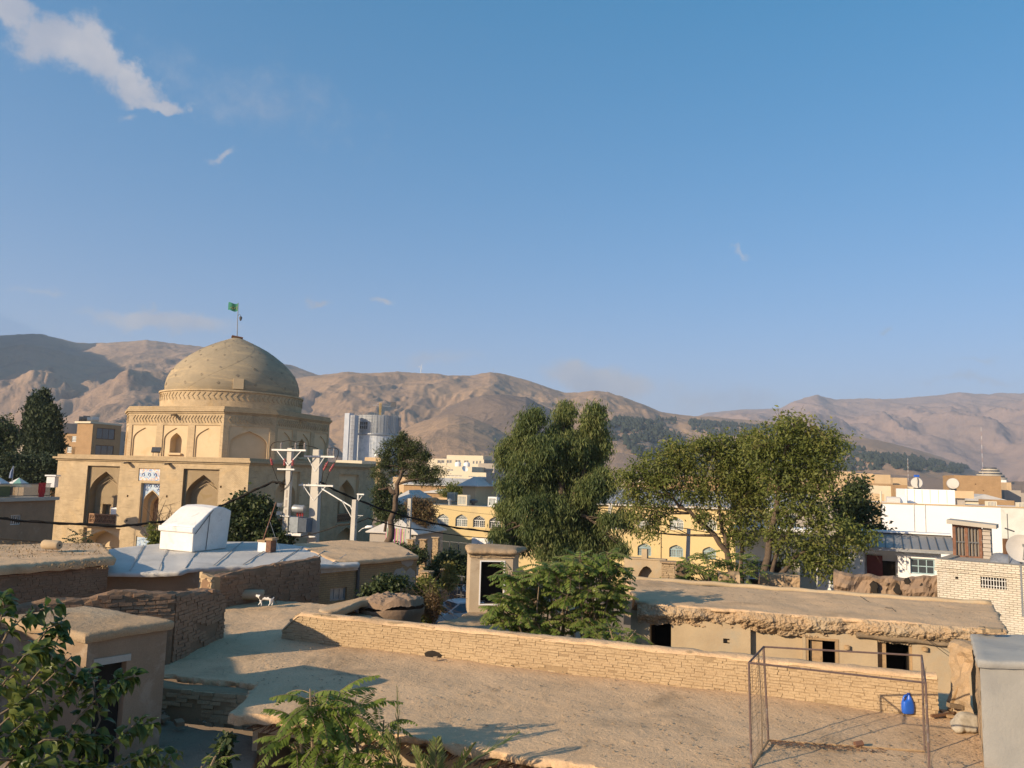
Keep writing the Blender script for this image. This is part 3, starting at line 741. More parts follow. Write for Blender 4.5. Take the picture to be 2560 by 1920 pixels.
 for b in (b1, b3):
  q = arch(b[0], b[1], z0 + .06, 0.9, gl_vt - 0.2); sp_holes.append(q); plaster.build('niche', K['shrine_plaster'], root); plaster = MB(); recess(plaster, R, q, 0, 0.9)
 face(mb, R, rect(0, Ls, z0, zc), sp_holes)
 Lb = Frame(F.pt(0, 0, Ls), -V1); Bb = Frame(F.pt(Lf, 0, Ls), -U1)
 face(mb, Lb, rect(0, Ls, z0, zc)); face(mb, Bb, rect(0, Lf, z0, zc))
 mb.build('wall', K['shrine'], root); plaster.build('niche', K['shrine_plaster'], root)
 if K['tile'] is None:
  m, t, b = _base('glazed_tile')
  wc = _wallcoord(t); vo = N(t, 'ShaderNodeTexVoronoi'); vo.inputs['Scale'].default_value = 9.0; t.links.new(wc, vo.inputs['Vector'])
  rp = N(t, 'ShaderNodeValToRGB'); e = rp.color_ramp.elements
  cols = [(0.62, 0.55, 0.50), (0.30, 0.42, 0.55), (0.60, 0.34, 0.18), (0.55, 0.55, 0.58), (0.16, 0.26, 0.46)]
  while len(e) < 5: e.new(.5)
  rp.color_ramp.interpolation = 'CONSTANT'
  for i, c in enumerate(cols): e[i].position = i * 0.2; e[i].color = (*c, 1)
  sx = N(t, 'ShaderNodeSeparateColor'); t.links.new(vo.outputs['Color'], sx.inputs[0]); t.links.new(sx.outputs[0], rp.inputs[0])
  t.links.new(rp.outputs[0], b.inputs['Base Color']); b.inputs['Roughness'].default_value = 0.35; K['tile'] = m
  K['tile_blue'] = mat('tile_blue', (0.34, 0.47, 0.58), (0.50, 0.56, 0.60), 5, 0.35, 0.05, 20, c3=(0.13, 0.22, 0.42), s3=7, t3=(0.55, 0.6), fine=0.1)
  K['tile_dark'] = plain('tile_cobalt', (0.06, 0.10, 0.26), 0.3)
 tile.build('tile_spandrel', K['tile_blue'], root)
 tp_ = MB(); F.box(tp_, t_u0 + .06, t_u1 - .06, t_vb + .06, t_vt - .06, 0.05, 0.099); tpo = tp_.build('tile_panel', K['tile'], root)
 tcx, tcy = (t_u0 + t_u1) / 2, (t_vb + t_vt) / 2
 pc = MB(); hx, hy = (t_u1 - t_u0) * .36, (t_vt - t_vb) * .26
 poly = [F.pt(tcx + hx * math.cos(a) * (1 + .18 * math.cos(6 * a)), tcy + hy * math.sin(a) * (1 + .18 * math.cos(6 * a)), 0.04) for a in np.linspace(0, 2 * math.pi, 37)[:-1]]
 pc.prism(poly, F.Wd * 0.008); pc.build('medallion', K['tile_blue'], tpo)
 for k in (-1, 0, 1):
  r_ = MB(); r_.tube([F.pt(tcx + k * hx * .78 + .13 * math.cos(a), tcy + .13 * math.sin(a), 0.03) for a in np.linspace(0, 2 * math.pi, 13)], 0.03, 5); r_.build('rosette', K['tile_dark'], tpo)
 for k, (du, dv) in enumerate(((.18, .25), (.36, .2), (.2, .6), (.8, .25), (.64, .2), (.82, .6))):
  r_ = MB(); uu = d_u0 + (d_u1 - d_u0) * du; vv = d_vt - (dv * 0.9 + .05); r_.tube([F.pt(uu + .11 * math.cos(a), vv + .11 * math.sin(a), 0.30) for a in np.linspace(0, 2 * math.pi, 11)], 0.028, 5); r_.build('rosette', K['tile_dark'], root)
 ed = MB(); r_ = [F.pt(u, v, 0.30) for u, v in da]; ed.tube(r_, 0.05, 5); ed.build('arch_edging', K['shrine_plaster'], root)
 gpan = MB(); F.box(gpan, d_u0, d_u1, 1.0, L_vb - 0.9, 0.03, 0.075); gpan.build('tile_panel', K['tile_blue'], root)
 dm = mat('lattice_wood', (0.24, 0.115, 0.05), (0.16, 0.075, 0.035), 9, 0.7, 0.3, 30, c3=(0.40, 0.24, 0.13), s3=11, t3=(0.5, 0.56), fine=0.2)
 dd = MB(); face(dd, F, ia, (), 1.30); dd.build('door', dm, root)
 def balustrade(fr, u0, u1, vb, w, m):
  b = MB(); h = 0.92
  fr.box(b, u0, u1, vb + h - .12, vb + h, w, w + .1); fr.box(b, u0, u1, vb + .05, vb + .15, w, w + .1)
  fr.box(b, u0, u0 + .1, vb + .15, vb + h - .12, w + .003, w + .097); fr.box(b, u1 - .1, u1, vb + .15, vb + h - .12, w + .003, w + .097)
  n = max(4, int((u1 - u0) / 0.42))
  for i in range(n):
   a = u0 + .1 + (u1 - u0 - .2) * i / n; c = u0 + .1 + (u1 - u0 - .2) * (i + 1) / n
   b.tube([fr.pt(a, vb + .16, w + .05), fr.pt(c, vb + h - .12, w + .05)], .022, 4); b.tube([fr.pt(c, vb + .16, w + .05), fr.pt(a, vb + h - .12, w + .05)], .022, 4)
  fr.box(b, u0 + .1, u1 - .1, vb + .44, vb + .48, w + .03, w + .07)
  bo = b.build('balustrade', m, root)
  p = MB(); fr.box(p, u0 + .1, u1 - .1, vb + .15, vb + h - .12, w + .075, w + .09); p.build('lattice', K['wood_dark'], bo)
 rw = plain('railing_wood', (0.30, 0.165, 0.085), 0.7)
 balustrade(F, L_u0 + .25, L_u1 - .06, L_vb, 0.35, rw); balustrade(F, R_u0 + .25, R_u1 - .06, R_vb, 0.35, rw)
 balustrade(R, b1[0] + .2, b1[1] - .2, L_vb, 0.35, rw); balustrade(R, b3[0] + .2, b3[1] - .2, L_vb, 0.35, rw)
 for fr, ua, ub in ((F, L_u0 - .1, L_u1 + .05), (F, R_u0 - .1, R_u1 + .05), (R, b1[0] - .1, b1[1] + .1), (R, b3[0] - .1, b3[1] + .1)):
  lg = MB(); fr.box(lg, ua, ub, L_vb - .22, L_vb - .02, -0.08, 0.3); lg.build('sill', K['shrine_trim'], root)
 co = MB()
 for fr, L in ((F, Lf), (R, Ls), (Lb, Ls), (Bb, Lf)):
  o1, o2 = 0.14, 0.32
  for (v0, v1, e) in ((zc, zc + .14, o1), (zc + .14, zc + .32, o2), (zc + .32, ZT, 0.05)):
   co.hexa([fr.pt(-e, v0, -e), fr.pt(L + e, v0, -e), fr.pt(L - .6, v0, .6), fr.pt(.6, v0, .6), fr.pt(-e, v1, -e), fr.pt(L + e, v1, -e), fr.pt(L - .6, v1, .6), fr.pt(.6, v1, .6)])
 co.build('cornice', K['shrine_trim'], root)
 rf = MB(); rf.quad(F.pt(.5, ZT - .12, .5), F.pt(Lf - .5, ZT - .12, .5), F.pt(Lf - .5, ZT - .12, Ls - .5), F.pt(.5, ZT - .12, Ls - .5)); rf.build('roof', K['mud_roof'], root)
 cen = F.pt(Lf / 2 - .45, 0, Ls / 2); A_, h_ = 8.3, 5.25
 oct_uv = [(-h_, -A_), (h_, -A_), (A_, -4.7), (A_, h_), (h_, A_), (-h_, A_), (-A_, h_), (-A_, -h_)]
 op = [cen + U1 * a + V1 * b for a, b in oct_uv]
 zo0, zo1, zo2 = ZT - .15, 12.95, 13.6
 ob, oc = MB(), MB()
 niche = MB()
 for i in range(8):
  a, b = op[i], op[(i + 1) % 8]; fr = Frame((a.x, a.y, 0), b - a); L = (b - a).length; hs = []
  if i in (0, 2, 4, 6):
   cw = L / 3
   for k in range(3):
    u0, u1 = k * cw + .42, (k + 1) * cw - .30
    pr = rect(u0, u1, zo0 + .02, 11.85); hs.append(pr)
    ap = arch(u0 + .12, u1 - .1, zo0 + .08, 10.5, 11.6); recess_ = 0.10
    reveal(niche, fr, pr, 0, .09); face(niche, fr, pr, [ap], .09);
    if k == 1:
     inn = arch(u0 + .75, u1 - .75, zo0 + .55, 10.35, 11.15, 7)
     recess(niche, fr, ap, .09, .2, [inn]); recess(niche, fr, inn, .2, 1.0)
     s_ = MB(); fr.box(s_, u0 + .6, u1 - .6, zo0 + .35, zo0 + .5, -.08, .2); s_.build('sill', K['shrine_plaster'], root)
    else: recess(niche, fr, ap, .09, .2)
  else:
   pr = rect(.5, L - .5, zo0 + .02, 11.85); hs.append(pr); ap = arch(.65, L - .65, zo0 + .06, 10.2, 11.45)
   reveal(niche, fr, pr, 0, .06); face(niche, fr, pr, [ap], .06); recess(niche, fr, ap, .06, .3)
  face(ob, fr, rect(0, L, zo0, zo1), hs)
  for (v0, v1, e) in ((zo1, zo1 + .16, .1), (zo1 + .16, zo1 + .36, .24), (zo1 + .36, zo2, .06)):
   oc.hexa([fr.pt(-e * .4, v0, -e), fr.pt(L + e * .4, v0, -e), fr.pt(L - .3, v0, .7), fr.pt(.3, v0, .7), fr.pt(-e * .4, v1, -e), fr.pt(L + e * .4, v1, -e), fr.pt(L - .3, v1, .7), fr.pt(.3, v1, .7)])
  fz = MB(); n = int(L / .36); v0, v1 = 12.1, 12.75
  for k in range(n):
   c = .3 + (L - .6) * (k + .5) / n
   for s_ in (0, 1):
    q0, q1 = ((c + .15, v0), (c - .06, (v0 + v1) / 2)) if s_ == 0 else ((c - .06, (v0 + v1) / 2), (c + .15, v1))
    fz.hexa([fr.pt(q0[0], q0[1], -.06), fr.pt(q0[0] + .1, q0[1], -.06), fr.pt(q0[0] + .1, q0[1], .02), fr.pt(q0[0], q0[1], .02), fr.pt(q1[0], q1[1], -.06), fr.pt(q1[0] + .1, q1[1], -.06), fr.pt(q1[0] + .1, q1[1], .02), fr.pt(q1[0], q1[1], .02)])
  fz.build('frieze', K['shrine_trim'], root)
 ob.build('drum', K['shrine'], root); niche.build('niche', K['shrine_plaster'], root); oc.build('drum_cornice', K['shrine_trim'], root)
 orf = MB(); orf.add([p + Vector((0, 0, zo2 - .15 - p.z)) for p in op], [tuple(range(8))]); orf.build('drum_roof', K['mud_roof'], root)
 c0 = Vector((cen.x, cen.y, 0)); Rr = 6.88
 rg = MB(); rg.lathe([(Rr, zo2 - .4), (Rr, 15.22), (Rr + .14, 15.24), (Rr + .14, 15.40), (Rr - .2, 15.42), (6.2, 15.42)], c0, 72, cap=False)
 rg.build('ring', K['shrine'], root, smooth=True, autos=30)
 zz = MB(); n = 84
 for k in range(n):
  a = 2 * math.pi * k / n
  for s_ in (0, 1):
   a0, a1 = (a + .02, a - .018) if s_ == 0 else (a - .018, a + .02); v0, v1 = (14.42, 14.76) if s_ == 0 else (14.76, 15.1)
   vs = []
   for (aa, vv) in ((a0, v0), (a1, v1)):
    for (da_, r_) in ((0, Rr + .05), (.022, Rr + .05), (.022, Rr - .02), (0, Rr - .02)):
     vs.append(c0 + Vector((r_ * math.cos(aa + da_), r_ * math.sin(aa + da_), vv)))
   zz.hexa(vs)
 zz.build('ring_frieze', K['shrine_trim'], root)
 Rd = 6.46; zb = 15.42
 prof = [(1.0, 0), (1.012, .05), (1.014, .10), (1.0, .18), (.972, .264), (.93, .345), (.88, .412), (.80, .497), (.716, .573), (.60, .658), (.48, .735), (.36, .798), (.24, .853), (.12, .906), (.045, .938)]
 fp = []
 for i in range(len(prof) - 1):
  for k in range(4):
   t_ = k / 4; fp.append((prof[i][0] * (1 - t_) + prof[i + 1][0] * t_, prof[i][1] * (1 - t_) + prof[i + 1][1] * t_))
 fp.append(prof[-1])
 dm_ = MB(); dm_.lathe([(r * Rd, zb + z * Rd) for r, z in fp], c0, 96)
 m, t, b = _base('dome_brick')
 tcx_ = N(t, 'ShaderNodeTexCoord'); obj = tcx_.outputs['Object']; sp_ = N(t, 'ShaderNodeSeparateXYZ')
 sub = N(t, 'ShaderNodeVectorMath', operation='SUBTRACT'); sub.inputs[1].default_value = (c0.x, c0.y, zb); t.links.new(obj, sub.inputs[0]); t.links.new(sub.outputs[0], sp_.inputs[0])
 an = N(t, 'ShaderNodeMath', operation='ARCTAN2'); t.links.new(sp_.outputs['Y'], an.inputs[0]); t.links.new(sp_.outputs['X'], an.inputs[1])
 au = N(t, 'ShaderNodeMath', operation='MULTIPLY'); au.inputs[1].default_value = 5.5; t.links.new(an.outputs[0], au.inputs[0])
 cb = N(t, 'ShaderNodeCombineXYZ'); t.links.new(au.outputs[0], cb.inputs[0]); t.links.new(sp_.outputs['Z'], cb.inputs[1])
 br = N(t, 'ShaderNodeTexBrick'); t.links.new(cb.outputs[0], br.inputs['Vector']); br.inputs['Scale'].default_value = 1
 br.inputs['Brick Width'].default_value = .24; br.inputs['Row Height'].default_value = .08; br.inputs['Mortar Size'].default_value = .008
 br.inputs['Color1'].default_value = (.37, .30, .20, 1); br.inputs['Color2'].default_value = (.315, .26, .175, 1); br.inputs['Mortar'].default_value = (.25, .20, .125, 1)
 col = _mix(t, _ramp(t, _noise(t, obj, .30, 6, .62, .8), .42, .62), br.outputs['Color'], (.27, .225, .155))
 mp = N(t, 'ShaderNodeMapping'); mp.inputs['Scale'].default_value = (.5, .5, 3.0); t.links.new(obj, mp.inputs[0])
 col = _mix(t, _ramp(t, _noise(t, mp.outputs[0], .6, 6, .65), .5, .68), col, (.40, .31, .19))
 col = _mix(t, _ramp(t, _noise(t, obj, 1.2, 6, .7), .62, .74), col, (.24, .20, .14))
 t.links.new(col, b.inputs['Base Color']); b.inputs['Roughness'].default_value = .85; b.inputs['Specular IOR Level'].default_value = .2
 bp = N(t, 'ShaderNodeBump'); bp.inputs['Strength'].default_value = .3; bp.inputs['Distance'].default_value = .03; t.links.new(_noise(t, obj, 6, 6, .7), bp.inputs['Height']); t.links.new(bp.outputs[0], b.inputs['Normal'])
 dome = dm_.build('dome', m, root, smooth=True)
 def rad_at(z):
  zs = [q[1] for q in fp]; rs = [q[0] for q in fp]; return float(np.interp(z, zs, rs)) * Rd
 ln = MB(); dkm = plain('dome_inlay', (0.27, 0.215, 0.145), .7)
 for k in range(8):
  for sgn in (-1, 1):
   path = []
   for q in range(25):
    z = .02 + .86 * q / 24; a = 2 * math.pi * k / 8 + sgn * q / 24 * 1.5 - .35; r_ = rad_at(z) + .002
    path.append(c0 + Vector((r_ * math.cos(a), r_ * math.sin(a), zb + z * Rd)))
   ln.tube(path, .012, 3, cap=False)
 ln.build('inlay_lines', dkm, dome)
 stm = plain('dome_star_tile', (0.20, 0.165, 0.125), .5)
 stt = MB()
 for row, z in enumerate((.10, .22, .34, .45, .55, .64, .72, .79, .85)):
  for k in range(24):
   if (k + row) % 2: continue
   a = 2 * math.pi * (k + .25) / 24 + .05; r_ = rad_at(z) + .015; up = (rad_at(z + .02) - rad_at(z - .02)) / (.04 * Rd)
   c = c0 + Vector((r_ * math.cos(a), r_ * math.sin(a), zb + z * Rd)); e1 = Vector((-math.sin(a), math.cos(a), 0)); e2 = Vector((up * math.cos(a), up * math.sin(a), 1)).normalized()
   sz = .15 * (1 - z * .5)
   pts = [c + e1 * (math.cos(g) * sz * (1 if i % 2 == 0 else .68)) + e2 * (math.sin(g) * sz * (1 if i % 2 == 0 else .68)) for i, g in enumerate(np.linspace(0, 2 * math.pi, 9)[:-1])]
   stt.tube(pts + [pts[0]], .016, 3, cap=False)
 stt.build('star_tiles', stm, dome)
 hb = MB(); a = math.atan2((EYE - cen).y, (EYE - cen).x) + 0.06; c = c0 + Vector((math.cos(a), math.sin(a), 0)) * (Rd - .05) + Vector((0, 0, zb + .62))
 hb.box(c, (.5, .95, 1.0), a); hb.build('hatch_box', K['shrine_plaster'], dome)
 ap_ = c0 + Vector((0, 0, zb + .938 * Rd)); cp = MB(); cp.box(ap_ + Vector((0, 0, .02)), (1.1, 1.1, .12), .4, Matrix.Rotation(.12, 3, 'Y')); cp.build('dome_cap', K['rust'], root)
 tip = P(596, 757, ap_.y); fpole = MB(); fpole.tube([ap_, ap_.lerp(tip, .5) + Vector((-.03, 0, 0)), tip], [.05, .04, .03], 6); fp_o = fpole.build('flagpole', K['dark_metal'], root)
 fl = MB(); g = []
 for j in range(6):
  row = []
  for i in range(10):
   u = i / 9; row.append(tip + Vector((-1.15 * u, .12 * math.sin(u * 7) + .25 * u, -.05 - .82 * j / 5 - .10 * math.sin(u * 5) + (.05 if i else 0))))
  g.append(row)
 fl.grid(np.array(g)); fo = fl.build('flag', plain('green_flag_cloth', (.015, .14, .09), .8, var=.2), fp_o, smooth=True)
 mk = MB()
 def fpnt(u, v): return tip + Vector((-1.15 * u, .12 * math.sin(u * 7) + .25 * u - .03, -.05 - .82 * v - .10 * math.sin(u * 5)))
 mk.tube([fpnt(*q) for q in ((.3, .35), (.4, .62), (.52, .68), (.58, .45), (.66, .66), (.75, .6))], .022, 4); mk.tube([fpnt(*q) for q in ((.15, .3), (.17, .7))], .025, 4); mk.tube([fpnt(*q) for q in ((.45, .32), (.52, .3))], .025, 4)
 mk.build('flag_emblem', plain('flag_gold', (.40, .33, .12), .8), fo)
 la = MB(); lp = ap_.lerp(tip, .62); la.tube([lp, lp + Vector((.12, 0, .18)), lp + Vector((.28, 0, .12)), lp + Vector((.3, 0, 0))], .02, 5)
 la.lathe([(.03, .0), (.15, -.1), (.17, -.16), (.11, -.42), (.04, -.5)], lp + Vector((.3, 0, 0)), 8); la.build('lantern', K['dark_metal'], fp_o)
 def spout(p, n_, L=.75):
  s_ = MB(); n_ = Vector(n_); r_ = n_.cross(Vector((0, 0, 1))).normalized()
  s_.hexa([p + r_ * a + n_ * b + Vector((0, 0, c - .12 * (b > 0))) for c in (0, .16) for (a, b) in ((-.13, -.2), (.13, -.2), (.13, L), (-.13, L))]); s_.build('rain_spout', K['shrine_trim'], root)
 for (x, y) in ((322, 1157), (423, 1160)):
  u, v = F.uv(x, y); spout(F.pt(u, v), -F.Wd)
 f0 = Frame((op[0].x, op[0].y, 0), op[1] - op[0]); u, v = f0.uv(440, 1026); spout(f0.pt(u, 12.75), -f0.Wd, .8)
 f2 = Frame((op[2].x, op[2].y, 0), op[3] - op[2]); spout(f2.pt(4.2, 12.8), -f2.Wd, .8)
 flp = F.pt(*F.uv(379, 1144), .5); flp.z = ZT; t2 = thing('floodlight', 'black floodlight standing on the shrine cornice under the drum', 'floodlight', flp)
 q = MB(); q.box(flp + Vector((0, 0, .55)), (.75, .16, .5), .2, Matrix.Rotation(-.6, 3, 'X')); q.build('lamp_head', K['dark_metal'], t2)
 q = MB(); q.tube([flp + Vector((-.25, 0, 0)), flp + Vector((-.25, 0, .5))], .03, 5); q.tube([flp + Vector((.25, 0, 0)), flp + Vector((.25, 0, .5))], .03, 5); q.build('bracket', K['dark_metal'], t2)
 u = L_u1 - (L_u1 - L_u0) * .17
 t3 = thing('air_conditioner', 'white air conditioner unit behind the balustrade of the left iwan', 'air conditioner', F.pt(u, L_vb, 1.1))
 q = MB(); F.box(q, u - .48, u + .5, L_vb + .72, L_vb + 1.52, .5, .8); q.build('case', K['white'], t3)
 q = MB(); F.box(q, u - .45, u + .47, L_vb + .0, L_vb + .72, .6, .85); q.build('stand', K['grey_metal'], t3)
 q = MB(); q.prism([F.pt(u - .12 + .29 * math.cos(a), L_vb + 1.1 + .29 * math.sin(a), .535) for a in np.linspace(0, 2 * math.pi, 17)[:-1]], F.Wd * .01); q.build('fan_grille', K['grey_metal'], t3)
 return F, R, cen
SF, SR, SCEN = build_shrine()
# ================================================================ mud roofs and brick walls of the foreground
def resample(pts, n):
 pts = [Vector(p) for p in pts]; d = [0]
 for a, b in zip(pts, pts[1:]): d.append(d[-1] + (b - a).length)
 out = []
 for i in range(n):
  s = d[-1] * i / (n - 1); k = 0
  while k < len(d) - 2 and d[k + 1] < s: k += 1
  t = (s - d[k]) / max(1e-9, d[k + 1] - d[k]); out.append(pts[k].lerp(pts[k + 1], t))
 return out
def slab(mb, front, back, nx=60, ny=24, zamp=0.05, thick=0.25, ns=0.8, seed=1, edge=0.04, rnd=0.07, sides=(1, 1, 1, 1), tnoise=0.0, fixed=False, bulge=0.0):
 """a mud roof: uneven top, rounded crumbling edges; front and back are its two long edges (top level)"""
 f, b = (front, back) if fixed else (resample(front, nx), resample(back, nx))
 nx = len(f)
 A = np.zeros((ny, nx, 3))
 for j in range(ny):
  t = j / (ny - 1)
  for i in range(nx): A[j, i] = f[i].lerp(b[i], t)
 z = fbm(A[..., 0] * ns, A[..., 1] * ns, oct=4, seed=seed) * zamp + fbm(A[..., 0] * 5, A[..., 1] * 5, oct=3, seed=seed + 1) * zamp * 0.22
 A[..., 2] += z
 if bulge:
  u = np.linspace(0, 1, nx)[None, :]; v = np.linspace(0, 1, ny)[:, None]; A[..., 2] += bulge * (4 * u * (1 - u)) ** .5 * (4 * v * (1 - v)) ** .5
 loop = [(0, i) for i in range(nx)] + [(j, nx - 1) for j in range(1, ny)] + [(ny - 1, i) for i in range(nx - 2, -1, -1)] + [(j, 0) for j in range(ny - 2, 0, -1)]
 cx, cy = A[..., 0].mean(), A[..., 1].mean()
 L = np.array([A[q] for q in loop]); n = len(L)
 tang = np.roll(L, -1, 0) - np.roll(L, 1, 0); nrm = np.stack([tang[:, 1], -tang[:, 0]], 1); nrm /= np.maximum(1e-6, np.linalg.norm(nrm, axis=1))[:, None]
 e = fbm(L[:, 0] * 2.2, L[:, 1] * 2.2, oct=4, seed=seed + 2) * edge + fbm(L[:, 0] * 9, L[:, 1] * 9, oct=2, seed=seed + 8) * edge * .6
 L[:, 0] += nrm[:, 0] * e; L[:, 1] += nrm[:, 1] * e
 for q, p in zip(loop, L): A[q] = p
 base = len(mb.v); mb.grid(A)
 rings = [[base + q[0] * nx + q[1] for q in loop]]
 for (o, dz) in ((rnd * .6, -rnd * .35), (rnd, -rnd), (rnd * .85, -thick * .75), (rnd * .5, -thick)):
  jn = fbm(L[:, 0] * 4 + dz * 9, L[:, 1] * 4, oct=3, seed=seed + 5) * (edge * .6)
  vs = [(L[k, 0] + nrm[k, 0] * (o + jn[k]), L[k, 1] + nrm[k, 1] * (o + jn[k]), L[k, 2] + dz + jn[k] * .4 + (fbm(L[k, 0] * 3, L[k, 1] * 3, seed=seed + 6) * tnoise if dz <= -thick * .75 else 0)) for k in range(n)]
  s0 = len(mb.v); mb.v.extend(vs); ring = list(range(s0, s0 + n))
  pr = rings[-1]
  for k in range(n): mb.f.append((pr[k], ring[k], ring[(k + 1) % n], pr[(k + 1) % n]))
  rings.append(ring)
 mb.f.append(tuple(reversed(rings[-1])))
 return A
def brickwall(bricks, joint, A, Bp, zb, zt, thick=0.35, bl=0.25, bh=0.075, gap=0.014, seed=1, jut=0.02, miss=0.02, topn=0.05, lump=0.03, face_both=False, mortar_patch=0.0):
 """courses of separate mud bricks laid against a mud core between two points; zb / zt give bottom and top heights along it (0..1)"""
 rnd = random.Random(seed); A = Vector(A); Bp = Vector(Bp)
 fr = Frame((A.x, A.y, 0), Bp - A); L = (Vector((Bp.x, Bp.y, 0)) - Vector((A.x, A.y, 0))).length
 n = max(8, int(L / 0.16)); U = np.linspace(0, L, n + 1)
 top = np.array([zt(u / L) for u in U]) + fbm(U * 1.3, U * 0 + seed, oct=4, seed=seed) * topn
 bot = np.array([zb(u / L) for u in U])
 prof = [(0.012, 0), (0.012, 1), (0.10, 1.0), (0.5, 1), (0.9, 1), (1.0, 0.93), (1.0, 0)]
 rows = []
 for (wf, hf) in ((0.03, 0), (0.03, .5), (0.03, .96), (0.12, 1.0), (0.3, 1), (0.5, 1.0), (0.72, 1), (0.92, .985), (1.0, .93), (1.0, 0)):
  w = wf * thick; row = []
  for k, u in enumerate(U):
   z = bot[k] + (top[k] - bot[k]) * hf
   nz = fbm(u * 3, w * 6 + hf * 3, 1, oct=3, seed=seed + 2) * lump
   p = fr.pt(u, z + (nz if hf > .9 else 0), w - (0.3 * nz if hf < 1 and wf < .2 else 0)); row.append(p)
  rows.append(row)
 joint.grid(np.array([[tuple(p) for p in r] for r in rows]))
 for k in (0, n):
  joint.add([tuple(r[k]) for r in rows], [tuple(range(len(rows)))])
 r = 0; zmin = float(bot.min())
 while True:
  z = zmin + r * (bh + gap);
  if z > float(top.max()): break
  u = -rnd.random() * bl
  while u < L:
   l = bl * rnd.uniform(0.75, 1.12); u0, u1 = max(u, -.01), min(u + l, L + .01); u += l + gap
   if u1 - u0 < .05: continue
   um = (u0 + u1) / 2; tz = float(np.interp(um, U, top)); bz = float(np.interp(um, U, bot))
   if z + bh > tz - .015 or z < bz - .03 or rnd.random() < miss: continue
   if mortar_patch and fbm(um * .9, z * 1.6, 0, oct=3, seed=seed + 9) > mortar_patch: continue
   w0 = -rnd.uniform(0, jut); dz = rnd.uniform(-.008, .008); s_ = rnd.uniform(-.010, .010)
   j = lambda q=.007: rnd.uniform(-q, q)
   vs = [fr.pt(u0 + j(), z + dz + j(), w0 + j()), fr.pt(u1 + j(), z + dz + s_ + j(), w0 + j()), fr.pt(u1, z + dz + s_, .1), fr.pt(u0, z + dz, .1),
                  fr.pt(u0 + j(), z + bh + dz + j(), w0 + j() + .006), fr.pt(u1 + j(), z + bh + dz + s_ + j(), w0 + j() + .006), fr.pt(u1, z + bh + dz + s_, .1), fr.pt(u0, z + bh + dz, .1)]
   bricks.hexa(vs)
  r += 1
 return fr, L
def wall_thing(name, label, A, B_, zb, zt, dim=False, group=None, **kw):
 br, jo = MB(), MB()
 A, B_ = Vector(A), Vector(B_)
 root = thing(name, label, 'wall', ((A.x + B_.x) / 2, (A.y + B_.y) / 2, zb(0)), group)
 fr, L = brickwall(br, jo, A, B_, zb, zt, **kw)
 jo.build('mud_core', K['joint_shade' if dim else 'joint'], root, smooth=False); br.build('brickwork', K['adobe_shade' if dim else 'adobe'], root)
 return root, fr, L
ZR = 3.4
def build_main_house():
 root = thing('mud_house', 'low mud house with a wide bare earth roof and crumbling eave in the foreground', 'house', (0, 16, 0))
 g = lambda x, y, z=ZR: G(x, y, z)
 mb = MB()
 back = [g(428, 1578, ZR + .0), g(560, 1512), g(640, 1500), g(760, 1508), g(830, 1535), g(1000, 1600)]
 wl, wr = at(700, 22.7, ZR), at(2345, 16.85, ZR)
 fr_ = [g(412, 1684), g(460, 1689), g(520, 1694), g(590, 1700), g(652, 1706), g(574, 1792), g(640, 1795), g(720, 1801), g(840, 1815), g(1020, 1849), g(1100, 1864), g(1330, 1900), g(1500, 1924), g(1800, 1962), g(2200, 2020), g(2520, 2070)]
 bk_ = [g(425, 1560), g(470, 1535), g(540, 1508), g(680, 1500), g(850, 1517), g(975, 1553), g(1030, 1566), g(1100, 1575), g(1180, 1585), g(1320, 1600), g(1400, 1610), g(1600, 1632), g(1760, 1653), g(2000, 1685), g(2270, 1719), g(2490, 1747)]
 fr_[5:] = [g(*[(574, 1786), (640, 1787), (720, 1792), (840, 1806), (1020, 1839), (1100, 1854), (1330, 1890), (1500, 1914), (1800, 1952), (2200, 2010), (2520, 2060)][k]) for k in range(11)]
 F2, B2 = [], []
 for i in range(len(fr_) - 1):
  n_ = max(2, int(max((fr_[i + 1] - fr_[i]).length, (bk_[i + 1] - bk_[i]).length) / .085))
  for k in range(n_): F2.append(fr_[i].lerp(fr_[i + 1], k / n_)); B2.append(bk_[i].lerp(bk_[i + 1], k / n_))
 F2.append(fr_[-1]); B2.append(bk_[-1])
 slab(mb, F2, B2, 0, 70, 0.06, 0.15, 0.6, 3, 0.10, 0.04, tnoise=.09, fixed=True)
 mb.build('roof', K['mud_roof'], root, smooth=True, autos=50)
 ua, ub = g(612, 1796), g(2560, 2080); ua.y += .55; ub.y += .45
 F = Frame((ua.x, ua.y, 0), ub - ua); L = (ub - ua).length
 w = MB(); op = rect(.12, 1.05, 0.05, 3.0); op2 = rect(5.1, 6.2, 0.5, 2.4)
 face(w, F, rect(0, L, 0, 3.3), [op, op2]); recess(w, F, op, 0, 2.6, back=False); recess(w, F, op2, 0, .5)
 Lf = Frame(F.pt(0, 0, 3.2), -F.Wd); face(w, Lf, rect(0, 3.2, 0, 3.3)); w.build('wall', K['plaster'], root)
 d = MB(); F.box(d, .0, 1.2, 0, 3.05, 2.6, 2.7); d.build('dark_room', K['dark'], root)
 rnd = random.Random(5); u = 3.1
 while u < L - .3:
  j = MB(); r_ = rnd.uniform(.055, .075); s_ = rnd.uniform(.30, .44)
  F.box(j, u - r_, u + r_, 3.06 + rnd.uniform(-.02, .02), 3.06 + r_ * 2, -s_, .3)
  j.build('joist', K['wood'], root); u += rnd.uniform(.40, .52)
 t_ = MB()
 for k in range(260):
  u = rnd.uniform(.2, L - .2); a = rnd.uniform(-.5, .5)
  t_.tube([F.pt(u, 3.2 + rnd.uniform(-.03, .04), -.48 + rnd.uniform(-.05, .02)), F.pt(u + a * .3, 3.2 + rnd.uniform(-.05, .03), -.05)], .012, 3)
 t_.build('twig_matting', K['wood_dark'], root)
 return F
MF = build_main_house()
